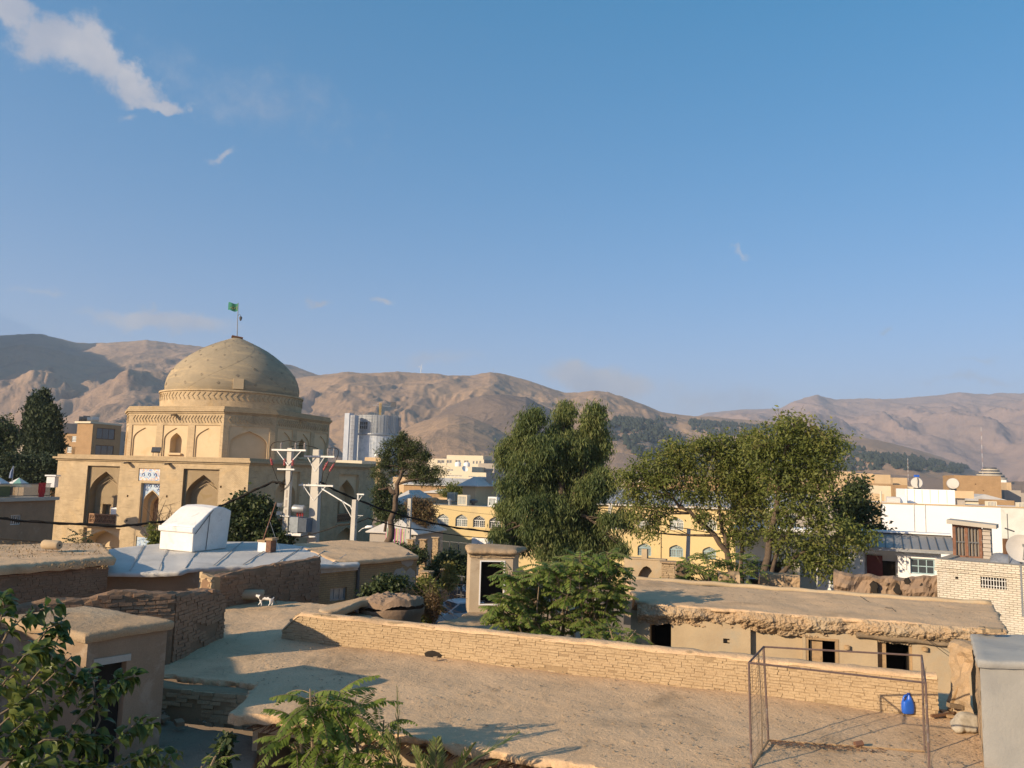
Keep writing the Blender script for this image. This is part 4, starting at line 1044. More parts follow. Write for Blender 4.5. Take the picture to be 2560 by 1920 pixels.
wall_thing('step_wall', 'low shaded mud brick step at the left edge of the wide roof', at(345, 18.15, 2.6), at(650, 17.55, 2.6), lambda t: 2.55, lambda t: 3.27, dim=False, seed=12, thick=.5, jut=.04, miss=.06, bl=.26, mortar_patch=.25)
WA, WB = at(704, 22.7, ZR), at(2346, 16.8, ZR)
lw, LWF, LWL = wall_thing('long_wall', 'long low wall of bare mud bricks running across the wide roof', WA, WB, lambda t: 3.36, lambda t: 4.10 + .08 * t - .45 * max(0, (.03 - t) / .03), seed=7, thick=.36, bl=.235, bh=.050, gap=.009, jut=.010, miss=.02, topn=.06, lump=.025, mortar_patch=.62)
cap = MB(); nn = 120; rows = []
for (w_, dz) in ((-.02, -.05), (.0, .0), (.08, .035), (.2, .045), (.32, .03), (.38, -.03)):
 rows.append([tuple(LWF.pt(LWL * i / nn, 4.10 + .08 * i / nn + dz + float(fbm(i * .35, w_ * 8, oct=4, seed=3)) * .035 - .45 * max(0, (.03 - i / nn) / .03), w_ + float(fbm(i * .5, 2.0 + dz * 20, oct=3, seed=9)) * .03)) for i in range(nn + 1)])
cap.grid(np.array(rows)); cap.build('mud_cap', K['mud_roof'], lw, smooth=True, autos=60)
for (x, y, s_) in ((1083, 1637, 1.0),):
 u, v = LWF.uv(x, y)
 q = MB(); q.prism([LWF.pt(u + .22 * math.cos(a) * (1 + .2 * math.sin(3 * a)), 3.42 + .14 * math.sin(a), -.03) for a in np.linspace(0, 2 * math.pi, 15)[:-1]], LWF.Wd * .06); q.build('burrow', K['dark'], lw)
yd = MB()
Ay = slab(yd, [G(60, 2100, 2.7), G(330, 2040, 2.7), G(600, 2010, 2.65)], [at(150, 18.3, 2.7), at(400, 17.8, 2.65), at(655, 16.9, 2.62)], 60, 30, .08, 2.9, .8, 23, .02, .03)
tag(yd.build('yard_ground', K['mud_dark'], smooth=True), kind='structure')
rnd = random.Random(9)
for k, (x, y) in enumerate(((393, 1785), (408, 1800), (448, 1810), (380, 1815), (430, 1770))):
 c = G(x, y, 2.75); b = MB(); b.box(c + Vector((0, 0, .03)), (.28, .16, .08), rnd.uniform(-1, 1), Matrix.Rotation(rnd.uniform(-.2, .2), 3, 'X'))
 tag(b.build('fallen_brick', K['adobe_shade']), 'loose brown mud brick lying in the shaded yard beside the hut', 'brick', 'loose bricks in the shaded yard')
def build_hut():
 zt, z0 = 5.08, 2.55
 c = at(222, 14.6, zt); r = at(420, 15.75, zt); l = at(15, 15.75, zt); b = r + (l - c)
 root = thing('mud_hut', 'small mud-plastered hut with a thick flat roof slab and a dark doorway', 'hut', ((c.x + b.x) / 2, (c.y + b.y) / 2, z0))
 mb = MB(); Fr = Frame((c.x, c.y, 0), r - c); Fl = Frame((l.x, l.y, 0), c - l)
 wr, wl = (r - c).length, (c - l).length
 d0, d1 = Fr.uv(243, 1640)[0], Fr.uv(318, 1640)[0]; dr = rect(d0, d1, z0 + .02, Fr.uv(280, 1655)[1])
 face(mb, Fr, rect(0, wr, z0, zt - .1), [dr]); recess(mb, Fr, dr, 0, .25)
 face(mb, Fl, rect(0, wl, z0, zt - .1))
 bb = Frame((b.x, b.y, 0), l - b); face(mb, bb, rect(0, wr, z0, zt - .1)); b2 = Frame((r.x, r.y, 0), b - r); face(mb, b2, rect(0, wl, z0, zt - .1))
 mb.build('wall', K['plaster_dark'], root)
 rf = MB(); ex = .06
 f_ = [l + (l - r) * .02, c + Vector((.0, -ex, 0)), r + (r - l) * .01]
 f_ = [l + Vector((-.03, -.05, 0)), c + Vector((0, -.07, 0))]
 slab(rf, f_, [b + Vector((-.03, .05, .04)), r + Vector((.06, 0, .02))], 40, 30, .035, .17, 1.5, 31, .02, .06)
 rf.build('roof', K['mud'], root, smooth=True, autos=50)
 dd = MB(); Fr.box(dd, d0 + .01, d1 - .01, z0 + .02, dr[2][1] - .02, .17, .22); do = dd.build('door', K['dark'], root)  # near-black sheet; the open doorway's shade is put into its colour
 ln = MB(); Fr.box(ln, d0 - .06, d1 + .06, dr[2][1] - .02, dr[2][1] + .10, -.03, .1); ln.build('lintel', K['concrete'], root)
build_hut()
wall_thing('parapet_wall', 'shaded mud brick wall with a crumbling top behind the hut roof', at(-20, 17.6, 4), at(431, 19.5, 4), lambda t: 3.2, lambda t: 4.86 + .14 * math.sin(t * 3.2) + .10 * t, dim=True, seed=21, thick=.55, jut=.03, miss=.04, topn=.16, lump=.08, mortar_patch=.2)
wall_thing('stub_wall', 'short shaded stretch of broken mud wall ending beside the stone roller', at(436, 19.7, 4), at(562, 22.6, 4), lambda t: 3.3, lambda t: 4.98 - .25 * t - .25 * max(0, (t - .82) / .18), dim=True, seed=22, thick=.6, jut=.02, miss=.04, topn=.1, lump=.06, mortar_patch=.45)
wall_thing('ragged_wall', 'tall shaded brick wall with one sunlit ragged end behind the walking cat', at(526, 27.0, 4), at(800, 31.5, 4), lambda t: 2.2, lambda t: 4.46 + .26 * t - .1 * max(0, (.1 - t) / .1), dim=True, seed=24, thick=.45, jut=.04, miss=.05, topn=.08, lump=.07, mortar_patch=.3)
wall_thing('wall_end', 'sunlit end pier of broken mud bricks at the left of the tall shaded wall', at(500, 27.6, 4), at(527, 26.95, 4), lambda t: 3.3, lambda t: 4.42 + .05 * t, seed=25, thick=.3, jut=.04, topn=.1, miss=.03)
def build_left_house():
 root = thing('mud_roofed_house', 'shaded brick house with a grassy mud roof at the far left', 'house', (-13, 29, 0))
 A, B_ = at(-60, 24.5, 4.7), at(272, 28.5, 4.7)
 br, jo = MB(), MB()
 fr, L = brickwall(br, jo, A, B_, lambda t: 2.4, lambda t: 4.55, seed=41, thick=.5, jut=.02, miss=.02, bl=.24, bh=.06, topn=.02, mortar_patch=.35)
 jo.build('mud_core', K['joint_shade'], root); br.build('brickwork', K['adobe_shade'], root)
 rf = MB(); off = Vector((-1.2, 5.5, .02)); A2, B2 = A + Vector((0, 0, .15)), B_ + Vector((0.1, 0, .12))
 slab(rf, [A2 - fr.Wd * .08, B2 - fr.Wd * .08], [at(-80, 32, 4.75), at(250, 34.5, 4.7)], 70, 24, .08, .3, .6, 43, .05, .1); rf.build('roof', K['mud_roof'], root, smooth=True, autos=50)
 gr = MB(); rnd = random.Random(4)
 for k in range(1000):
  t = rnd.random(); p = at(-20 + 290 * t, rnd.uniform(25.5, 33.5), 4.78); h = rnd.uniform(.02, .08); a = rnd.uniform(0, 6.3); q = Vector((math.cos(a), math.sin(a), 0))
  gr.add([p - q * .02, p + q * .02, p + q.cross(Vector((0, 0, 1))) * .05 + Vector((0, 0, h))], [(0, 1, 2)])
 tag(gr.build('dry_grass', plain('dry_grass', (.30, .20, .095), .9, var=.3), None), 'sparse dry grass growing on the mud roof at the far left', 'grass', kind='stuff')
build_left_house()
nb = thing('shading_house', 'unseen mud house added beyond the left edge to shade the yard', 'house', (-16, 12, 0))  # out-of-view block, added for its shadow on the hut and yard
hp_ = at(218, 14.6, 4.42); back_ = sdir * (6.0 / math.hypot(sdir.x, sdir.y)); QZ = hp_.z + back_.z; Q = Vector((hp_.x + back_.x, hp_.y + back_.y, 0))
ad = Vector((-sdir.x, -sdir.y, 0)).normalized(); cd = Vector((ad.y, -ad.x, 0)); e = (cd - ad * .24).normalized(); s0 = Q + e * 2.3; s1 = Q - e * 9; ba = -ad * 4
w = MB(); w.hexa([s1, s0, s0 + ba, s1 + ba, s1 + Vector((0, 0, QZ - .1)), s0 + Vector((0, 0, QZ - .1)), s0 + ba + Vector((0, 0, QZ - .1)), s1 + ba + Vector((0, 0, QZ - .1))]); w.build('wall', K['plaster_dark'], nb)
r_ = MB(); slab(r_, [s1 + Vector((0, 0, QZ)), s0 + Vector((0, 0, QZ))], [s1 + ba + Vector((0, 0, QZ)), s0 + ba + Vector((0, 0, QZ))], 40, 16, .04, .2, .8, 51, .03, .06); r_.build('roof', K['mud_roof'], nb, smooth=True)
def build_metal_house():
 root = thing('metal_roofed_house', 'brick house with a silver sheet roof and a white curved stair hood', 'house', (-10, 34, 0))
 zr = 4.42
 f = [at(262, 28.6, zr - .12), at(350, 28.6, zr - .1), at(450, 28.9, zr - .06), at(470, 29.3, zr), at(560, 30.2, zr), at(700, 31.2, zr - .02), at(800, 31.9, zr - .05), at(896, 33.0, zr - .08)]
 b = [at(250, 33.5, zr + .1), at(340, 35.4, zr + .14), at(430, 37.5, zr + .14), at(470, 37.8, zr + .14), at(560, 38.6, zr + .12), at(640, 39.2, zr + .12), at(735, 38.5, zr + .08), at(893, 34.5, zr)]
 mb = MB(); slab(mb, f, b, 90, 18, .035, .16, .9, 61, .05, .06); mb.build('roof', K['tar_metal'], root, smooth=True, autos=50)
 sm = MB()
 fa, fb = resample(f, 90), resample(b, 90)
 for k in (8, 17, 26, 36, 46, 57, 68, 78):
  sm.tube([fa[k].lerp(fb[min(89, k + 6)], t) + Vector((0, 0, .03)) for t in (0.02, .25, .5, .75, .98)], .018, 4)
 sm.build('roof_seam', K['grey_metal'], root)
 r2 = MB(); slab(r2, [at(840, 33.0, zr + .0), at(900, 33.6, zr), at(1044, 36.2, zr)], [at(735, 38.8, zr + .1), at(860, 41.5, zr + .12), at(985, 41, zr + .1)], 50, 18, .05, .18, .8, 63, .04, .06); r2.build('mud_roof', K['mud_roof'], root, smooth=True, autos=50)
 w = MB()
 A, B_ = at(268, 29.0, zr), at(500, 29.5, zr); f0 = Frame((A.x, A.y, 0), B_ - A); face(w, f0, rect(0, (B_ - A).length, 1.5, zr - .12))
 w.build('rear_wall', K['plaster_dark'], root)
 A, B_ = at(796, 32.2, zr), at(1043, 36.4, zr); F = Frame((A.x, A.y, 0), B_ - A); L = (B_ - A).length
 w = MB(); u0, v1 = F.uv(826, 1472); u1, v0 = F.uv(866, 1499); h = rect(u0, u1, v0, v1)
 u2, v3 = F.uv(912, 1466); u3, v2 = F.uv(945, 1490); h2 = rect(u2, u3, v2, v3)
 face(w, F, rect(0, L, -.4, zr - .14), [h, h2]); recess(w, F, h, 0, .16); recess(w, F, h2, 0, .3)
 S2 = Frame((B_.x, B_.y, 0), F.Wd); face(w, S2, rect(0, 4.5, -.4, zr - .14)); w.build('wall', K['house_brick'], root)
 fa_ = MB(); F.box(fa_, -.1, L * .36, zr - .42, zr - .16, -.10, .02); fa_.build('fascia', K['grey_metal'], root)
 window(root, F, u0, u1, v0, v1, .14, 'grey_metal', 'glass_pale', 3, 1)
 dp = MB(); u, v = F.uv(893, 1440); dp.tube([F.pt(u, -.3, -.06), F.pt(u, zr - .2, -.06)], .07, 8); dp.build('drainpipe', K['dark_metal'], root)
 pp = MB(); rnd = random.Random(3)
 for (cx, cy, rx, ry) in ((1000, 1436, 16, 16), (1025, 1445, 14, 26), (1020, 1400, 16, 18)):
  u, v = F.uv(cx, cy); du = F.uv(cx + rx, cy)[0] - u; dv = ry * (B_.y / FPX)
  pp.prism([F.pt(min(L, u + du * math.cos(a) * rnd.uniform(.75, 1.2)), v + dv * math.sin(a) * rnd.uniform(.75, 1.2), -.012) for a in np.linspace(0, 2 * math.pi, 17)[:-1]], F.Wd * .011)
 pp.build('peeling_plaster', K['grey_wall'], root)
 zf = zr + .08
 p0 = G(480, 1381, zf); pL = at(397, 34.9, zf); dirr = (at(568, 36.1, zf) - p0); dirr.z = 0; Ld = dirr.length; dirr.normalize()
 wv = pL - p0; wv.z = 0
 hd = MB(); hs = []
 prof = [(0, 0), (0, .95), (.04, 1.05), (Ld * .20, 1.30), (Ld * .38, 1.58), (Ld * .52, 1.76), (Ld * .66, 1.84), (Ld * .85, 1.78), (Ld * 1.02, 1.66), (Ld * 1.06, 1.62), (Ld * .98, 0)]
 ring = [p0 + dirr * a + Vector((0, 0, z)) for a, z in prof]
 n = len(ring); m_ = 7; vs = []; fs = []
 for k in range(m_):
  t = k / (m_ - 1)
  for i, q in enumerate(ring):
   top = 1 if 2 <= i <= 8 else 0
   vs.append(q + wv * t + Vector((0, 0, top * .05 * math.sin(t * math.pi))))
 for k in range(m_ - 1):
  for i in range(n): fs.append((k * n + i, k * n + (i + 1) % n, (k + 1) * n + (i + 1) % n, (k + 1) * n + i))
 fs += [tuple(reversed(range(n))), tuple(range((m_ - 1) * n, m_ * n))]
 hd.add(vs, fs)
 ho_ = hd.build('stair_hood', mat('hood_white', (.74, .72, .68), (.64, .62, .58), 1.2, .6, .5, 6, c3=(.50, .47, .43), s3=1.5, t3=(.58, .75), fine=.05, bdist=.05), root)
 bv = ho_.modifiers.new('bevel', 'BEVEL'); bv.width = .05; bv.segments = 3; bv.limit_method = 'ANGLE'
 em = MB(); lip = [q - dirr * .04 + Vector((0, 0, 0)) for q in (p0 + Vector((0, 0, .9)) + dirr * .02, )]
 fr_h = Frame((pL.x, pL.y, 0), -wv); wl = wv.length
 fr_h.box(em, -.05, wl + .05, zf + .78, zf + 1.02, -.10, .05)
 lo = em.build('hood_lip', ho_.data.materials[0], ho_); bv = lo.modifiers.new('bevel', 'BEVEL'); bv.width = .06; bv.segments = 3
 sp = MB(); sp.tube([p0 + dirr * (Ld * .36) - wv.normalized() * .03 + Vector((0, 0, .05)), p0 + dirr * (Ld * .42) - wv.normalized() * .03 + Vector((0, 0, 1.6))], .015, 4); sp.build('crack_seal', K['dark_metal'], ho_)
 sp = MB(); sp.tube([p0 + dirr * .1 - wv.normalized() * .03 + Vector((0, 0, .75)), p0 + dirr * (Ld * .5) - wv.normalized() * .03 + Vector((0, 0, 1.70))], .015, 4); sp.build('hood_cable', K['dark_metal'], ho_)
 return zr
ZM = build_metal_house()
def build_vault():
 root = thing('mud_vault', 'rounded mud vault with a drooping rim and a dark opening behind the long wall', 'vault', (-3.5, 28, 1))
 c = at(968, 27.6, 0); mb = MB(); rows = []
 for j in range(41):
  t = j / 40
  row = []
  for k in range(145):
   a = 2 * math.pi * k / 144; r_ = (t ** .7)
   rx, ry = 1.08 * r_, .95 * r_
   z = 3.96 - .22 * t ** 2.6 - (.16 if t > .97 else 0) - .10 * t * math.cos(a - 2.6)
   p = c + Vector((rx * math.cos(a), ry * math.sin(a), z))
   row.append(tuple(p + Vector((0, 0, float(fbm(p.x * 2.5, p.y * 2.5, oct=6, seed=5, gain=.62)) * .17))))
  rows.append(row)
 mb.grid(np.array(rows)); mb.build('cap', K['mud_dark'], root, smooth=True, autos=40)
 w = MB(); ring = []
 for (f, z) in ((1.02, 3.52), (1.0, 3.30), (.93, 3.22), (.9, 2.9), (.97, 2.2), (1.0, 1.0)):
  ring.append([tuple(c + Vector((1.08 * f * math.cos(2 * math.pi * k / 48), .95 * f * math.sin(2 * math.pi * k / 48), z + float(fbm(k * .5, z * 4, oct=3, seed=8)) * .05 - .08 * math.cos(2 * math.pi * k / 48 - 2.6)))) for k in range(49)])
 w.grid(np.array(ring)); w.build('wall', K['mud_dark'], root, smooth=True)
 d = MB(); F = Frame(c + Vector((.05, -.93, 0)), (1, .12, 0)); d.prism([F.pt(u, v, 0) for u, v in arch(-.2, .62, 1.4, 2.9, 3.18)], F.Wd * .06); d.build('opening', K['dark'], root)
 r_ = MB(); A = [P(822, 1531, 25.2), P(850, 1522, 25.6), P(880, 1510, 26.2), P(905, 1500, 26.8), P(925, 1502, 27.0)]
 rr = MB(); slab(rr, A, [P(790, 1519, 28.5), P(835, 1510, 28.5), P(870, 1502, 28.5), P(900, 1494, 28.5), P(925, 1492, 28.2)], 30, 10, .05, .22, 1.2, 71, .03, .06); rr.build('ridge', K['mud'], root, smooth=True, autos=60)
build_vault()
def build_kiosk():
 z0 = 2.4; A, B_ = at(1177, 33, 4.9), at(1283, 33.2, 4.9); dp = 2.0
 root = thing('stair_kiosk', 'upright plastered stair kiosk with an open dark doorway and rounded mud cap', 'kiosk', ((A.x + B_.x) / 2, 34, z0))
 F = Frame((A.x, A.y, 0), B_ - A); L = (B_ - A).length; mb = MB()
 u0, v1 = F.uv(1203, 1404); u1, v0 = F.uv(1257, 1510); dr = rect(u0, u1, v0, v1)
 zt = 4.72
 face(mb, F, rect(0, L, z0, zt), [dr]); reveal(mb, F, dr, 0, .2)
 S1 = Frame(F.pt(L, 0, 0), (F.Wd + F.U * .25)); face(mb, S1, rect(0, dp, z0, zt)); S2 = Frame(F.pt(0, 0, dp), -F.Wd); face(mb, S2, rect(0, dp, z0, zt))
 mb.build('wall', mat('kiosk_plaster', (.50, .40, .275), (.43, .335, .225), .9, .92, .3, 10, c3=(.36, .27, .18), s3=1.1, t3=(.5, .68), fine=.1), root)
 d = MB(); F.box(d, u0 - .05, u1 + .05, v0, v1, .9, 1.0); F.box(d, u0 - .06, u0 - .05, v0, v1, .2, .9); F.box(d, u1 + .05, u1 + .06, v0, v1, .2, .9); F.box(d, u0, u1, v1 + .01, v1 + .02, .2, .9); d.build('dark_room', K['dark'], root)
 fm = MB(); t = .05; F.box(fm, u0 - t, u0, v0 - t, v1 + t, -.02, .08); F.box(fm, u1, u1 + t, v0 - t, v1 + t, -.02, .08); F.box(fm, u0, u1, v1, v1 + t, -.018, .078); F.box(fm, u0, u1, v0 - t, v0, -.018, .078); fm.build('door_frame', K['white'], root)
 br, jo = MB(), MB(); q = Vector((0, 0, 0))
 brickwall(br, jo, F.pt(-.03, 0, -.03), F.pt(L + .05, 0, -.03), lambda t: zt - .02, lambda t: zt + .18, seed=77, thick=.2, jut=.04, bl=.22, bh=.06, topn=.0, miss=0)
 br.build('brick_band', K['adobe'], root); jo.build('mud_band', K['joint'], root)
 c = MB(); slab(c, [F.pt(-.06, zt + .3, -.10), F.pt(L + .08, zt + .3, -.10)], [F.pt(.0, zt + .32, dp + .1), F.pt(L + .75, zt + .26, dp + .1)], 26, 20, .03, .18, 1.5, 79, .05, .10, bulge=.10); c.build('cap', K['mud'], root, smooth=True, autos=60)
 v = MB(); rows = []
 for j in range(12):
  t = j / 11; rows.append([tuple(F.pt(L + .02 + t * 2.1, 4.1 - 1.6 * t ** 1.3 - .35 * (2 * s_ / 14 - 1) ** 2 + float(fbm(t * 4, s_ * .4, oct=3, seed=4)) * .05, .15 + s_ / 14 * 1.9)) for s_ in range(15)])
 v.grid(np.array(rows)); v.build('side_vault', K['mud'], root, smooth=True)
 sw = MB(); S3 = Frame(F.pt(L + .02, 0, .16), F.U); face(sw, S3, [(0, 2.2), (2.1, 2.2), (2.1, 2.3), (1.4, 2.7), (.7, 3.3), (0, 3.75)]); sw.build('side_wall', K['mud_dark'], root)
build_kiosk()
lowr = thing('low_mud_house', 'low mud roof carrying the stair kiosk behind the long wall', 'house', (0, 31, 0))
m_ = MB(); slab(m_, [G(1088, 1572, 2.5), G(1150, 1578, 2.5), G(1260, 1588, 2.5), G(1420, 1600, 2.5)], [at(1102, 30.6, 2.6), at(1160, 32.2, 2.55), at(1190, 34.6, 2.55), at(1280, 36, 2.55), at(1460, 36, 2.5)], 60, 26, .12, .3, .9, 81, .06, .09); m_.build('roof', K['mud'], lowr, smooth=True, autos=60)
w = MB(); a, b = G(1098, 1570, 2.3), G(1420, 1600, 2.3); a.y += .2; b.y += .2; f_ = Frame((a.x, a.y, 0), b - a); face(w, f_, rect(0, (b - a).length, 0, 2.35)); c_ = at(1106, 30.7, 0); f_ = Frame((c_.x, c_.y, 0), Vector((a.x, a.y, 0)) - Vector((c_.x, c_.y, 0))); face(w, f_, rect(0, (Vector((a.x, a.y, 0)) - c_).length, 0, 2.35)); w.build('wall', K['plaster'], lowr)
def build_long_house():
 root = thing('ruined_mud_house', 'long ruined mud house with log lintels and broken earth eave across the courtyard', 'house', (10, 27, 0))
 zt = 4.0
 A, B_ = at(1600, 26.9, zt), at(2500, 23.9, zt); F = Frame((A.x, A.y, 0), B_ - A); L = (B_ - A).length
 bk = [at(1566, 32.8, zt + .02), at(1800, 31.8, zt), at(2090, 30.0, zt + .02), at(2212, 29.3, zt + .03), at(2480, 28.2, zt + .05)]
 mb = MB(); slab(mb, [A - F.Wd * .06, F.pt(L * .5, zt, -.10), B_ - F.Wd * .08 + F.U * .12], [bk[0], bk[2], bk[4]], 110, 34, .07, .12, .7, 91, .09, .07, tnoise=.04)
 mb.build('roof', K['mud_roof'], root, smooth=True, autos=55)
 cu = MB(); pts = resample(bk, 60); cu.tube([p + Vector((0, .05, .03 + .015 * math.sin(i * .9))) for i, p in enumerate(pts)], .10, 8); cu.build('roof_kerb', K['plaster'], root, smooth=True)
 e = MB(); nu, nv = 520, 46; arr = np.zeros((nv, nu, 3)); uu = np.linspace(-.05, L + .1, nu)
 bot = 3.36 + fbm(uu * .9, uu * 0, oct=4, seed=15) * .16 - .10 * np.clip((uu - 3) / 2, 0, 1)
 for j in range(nv):
  t = j / (nv - 1); z = (zt - .02) * (1 - t) + bot * t
  lum = np.abs(fbm(uu * 2.6, z * 3.4, 2.0, oct=5, seed=19, gain=.62)) * .55 + fbm(uu * .8, z * .6, 0, oct=2, seed=18) * .14
  w_ = -.20 - .16 * math.sin(math.pi * min(1, t * 1.3)) + lum * (.22 + .55 * t) + .18 * t ** 2 + fbm(uu * 9, z * 9, 1, oct=4, seed=44, gain=.65) * .06 - np.clip(fbm(uu * 1.1, z * 1.3, 5, oct=3, seed=45) - .25, 0, 1) * -.5
  for i in range(nu): arr[j, i] = F.pt(uu[i], z[i], w_[i])
 e.grid(arr); e.build('broken_eave', K['mud'], root)
 def R4(x0, x1, y0, y1):
  u0, v1 = F.uv(x0, (y0)); u1, v0 = F.uv(x1, y1); return rect(u0, u1, v0, v1)
 z0 = .3
 def hole(x0, x1, y, zlow): u0, v1 = F.uv(x0, y); u1, _ = F.uv(x1, y); return rect(u0, u1, zlow, v1)
 small = hole(1624, 1678, 1550, 1.6); rec1 = hole(1876, 2006, 1568, 1.3); door = hole(2014, 2096, 1592, 1.35); win = hole(2193, 2280, 1599, 1.5); nic = hole(1808, 1824, 1596, 2.86)
 v_n = F.uv(1815, 1608)[1]; nic = rect(nic[0][0], nic[1][0], v_n, nic[2][1])
 hs = [small, rec1, door, win, nic]
 w = MB(); face(w, F, rect(-.3, L, z0, 3.75), hs)
 for h, d_ in ((small, .5), (door, .30), (win, .35), (nic, .18)): reveal(w, F, h, 0, d_)
 recess(w, F, rec1, 0, .22); recess(w, F, nic, 0, .16)
 S_ = Frame(F.pt(L, 0, 0), F.Wd); face(w, S_, rect(0, 4.2, z0, 3.75)); S_ = Frame(F.pt(-.3, 0, 5.5), -F.Wd); face(w, S_, rect(0, 5.5, z0, 3.75))
 w.build('wall', K['plaster'], root)
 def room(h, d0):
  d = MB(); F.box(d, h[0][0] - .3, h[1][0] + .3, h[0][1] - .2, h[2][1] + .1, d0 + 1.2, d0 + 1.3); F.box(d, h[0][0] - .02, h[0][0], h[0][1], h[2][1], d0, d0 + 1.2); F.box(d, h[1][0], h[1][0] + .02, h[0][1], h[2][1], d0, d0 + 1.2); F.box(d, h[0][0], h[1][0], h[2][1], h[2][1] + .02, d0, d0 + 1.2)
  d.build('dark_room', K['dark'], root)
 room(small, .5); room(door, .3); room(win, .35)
 u0, u1 = door[0][0], door[1][0]; v0, v1 = door[0][1], door[2][1]; um = F.uv(2057, 1620)[0]; ul = F.uv(2026, 1620)[0]
 d = MB(); F.box(d, ul, um, v0, v1 - .05, .16, .22)
 for k in range(1, 3): F.box(d, ul + .05, um - .05, v0 + (v1 - v0) * k / 3, v0 + (v1 - v0) * k / 3 + .06, .14, .17)
 d.build('door', K['wood'], root)
 d = MB(); F.box(d, u0, u0 + .08, v0, v1, .02, .2); F.box(d, u1 - .09, u1, v0, v1, -.02, .2); F.box(d, u0 + .08, u1 - .09, v1 - .07, v1, .0, .2); d.build('door_frame', K['wood'], root)
 d = MB(); ux = F.uv(2212, 1630)[0]; F.box(d, ux - .05, ux + .05, win[0][1], win[2][1], .12, .24); F.box(d, win[0][0], ux - .05, win[0][1], win[2][1], .22, .3); F.box(d, win[1][0] - .06, win[1][0], win[0][1], win[2][1], .1, .24); d.build('window_post', K['wood'], root)
 for (x0, y0, x1, y1, r_) in ((1872, 1557, 2010, 1571, .085), (2008, 1573, 2098, 1580, .05), (2140, 1586, 2300, 1603, .10), (2270, 1602, 2415, 1614, .07), (1608, 1540, 1690, 1547, .06)):
  a = F.uv(x0, y0, -.08); b = F.uv(x1, y1, -.08); lo = MB()
  lo.tube([F.pt(a[0] + (b[0] - a[0]) * t, a[1] + (b[1] - a[1]) * t + .015 * math.sin(t * 9), -.10 + .02 * math.sin(t * 7)) for t in np.linspace(0, 1, 9)], [r_ * (1 - .25 * t) for t in np.linspace(0, 1, 9)], 9); lo.build('log_lintel', K['bark_pale'], root, smooth=True, autos=50)
 for (x, y) in ((2118, 1618), (2312, 1622)):
  u, v = F.uv(x, y); s_ = MB(); s_.lathe([(.0, -.05), (.09, -.05), (.09, .05), (.03, .07)], F.pt(u, v, -.05), 10); s_.build('wall_boss', K['wood'], root)
 return F, L
HF, HL = build_long_house()
cy = MB(); slab(cy, [at(1380, 24.5, 1.25), at(2480, 17.6, 1.25)], [at(1380, 33, 1.3), at(2480, 25.5, 1.3)], 40, 16, .06, .3, .5, 95, .02, .03); tag(cy.build('courtyard_ground', K['mud'], smooth=True), kind='structure')
def build_block():
 zt = 5.12; c = at(2449, 14.0, zt); bl = at(2437, 16.4, zt)
 root = thing('concrete_block_house', 'smooth grey concrete wall block at the right edge with ochre flank', 'building', (c.x + 1.5, 15, 3.3))
 F = Frame((c.x, c.y, 0), (1, -.02, 0)); Ls = (bl - c).length; S_ = Frame((bl.x, bl.y, 0), c - bl)
 m_ = mat('smooth_cement', (.42, .40, .35), (.36, .345, .305), .9, .85, .25, 12, c3=(.33, .32, .29), s3=1.4, t3=(.5, .7), fine=.07)
 w = MB(); rows = [[tuple(F.pt(u, v, float(fbm(u * 1.5, v * 1.5, oct=3, seed=6)) * .03)) for u in np.linspace(0, 5, 40)] for v in np.linspace(2.9, zt, 26)]; w.grid(np.array(rows)); w.build('front_wall', m_, root, smooth=True)
 s_ = MB(); rows = [[tuple(S_.pt(u, v, float(fbm(u * 3, v * 3, oct=4, seed=7)) * .05)) for u in np.linspace(0, Ls, 30)] for v in np.linspace(2.9, zt, 26)]; s_.grid(np.array(rows)); s_.build('flank_wall', K['mud'], root, smooth=True)
 t = MB(); slab(t, [c + Vector((-.02, -.02, .02)), F.pt(5, zt + .02, 0)], [bl + Vector((-.02, .05, .02)), bl + Vector((5, .0, .02))], 40, 20, .03, .12, 1.2, 99, .02, .04); t.build('roof', m_, root, smooth=True, autos=60)
 for k, (x, y, a) in enumerate(((2462, 1582, .3), (2476, 1578, -.2), (2484, 1588, .1), (2455, 1576, 1.0), (2492, 1580, .5))):
  p = G(x, y, zt + .06); b = MB(); b.box(p + Vector((0, 0, .035 + .05 * (k == 2))), (.24, .11, .07), a); tag(b.build('brick', K['adobe']), 'loose tan brick lying on the corner of the grey concrete block roof', 'brick', 'loose bricks on the concrete roof')
build_block()
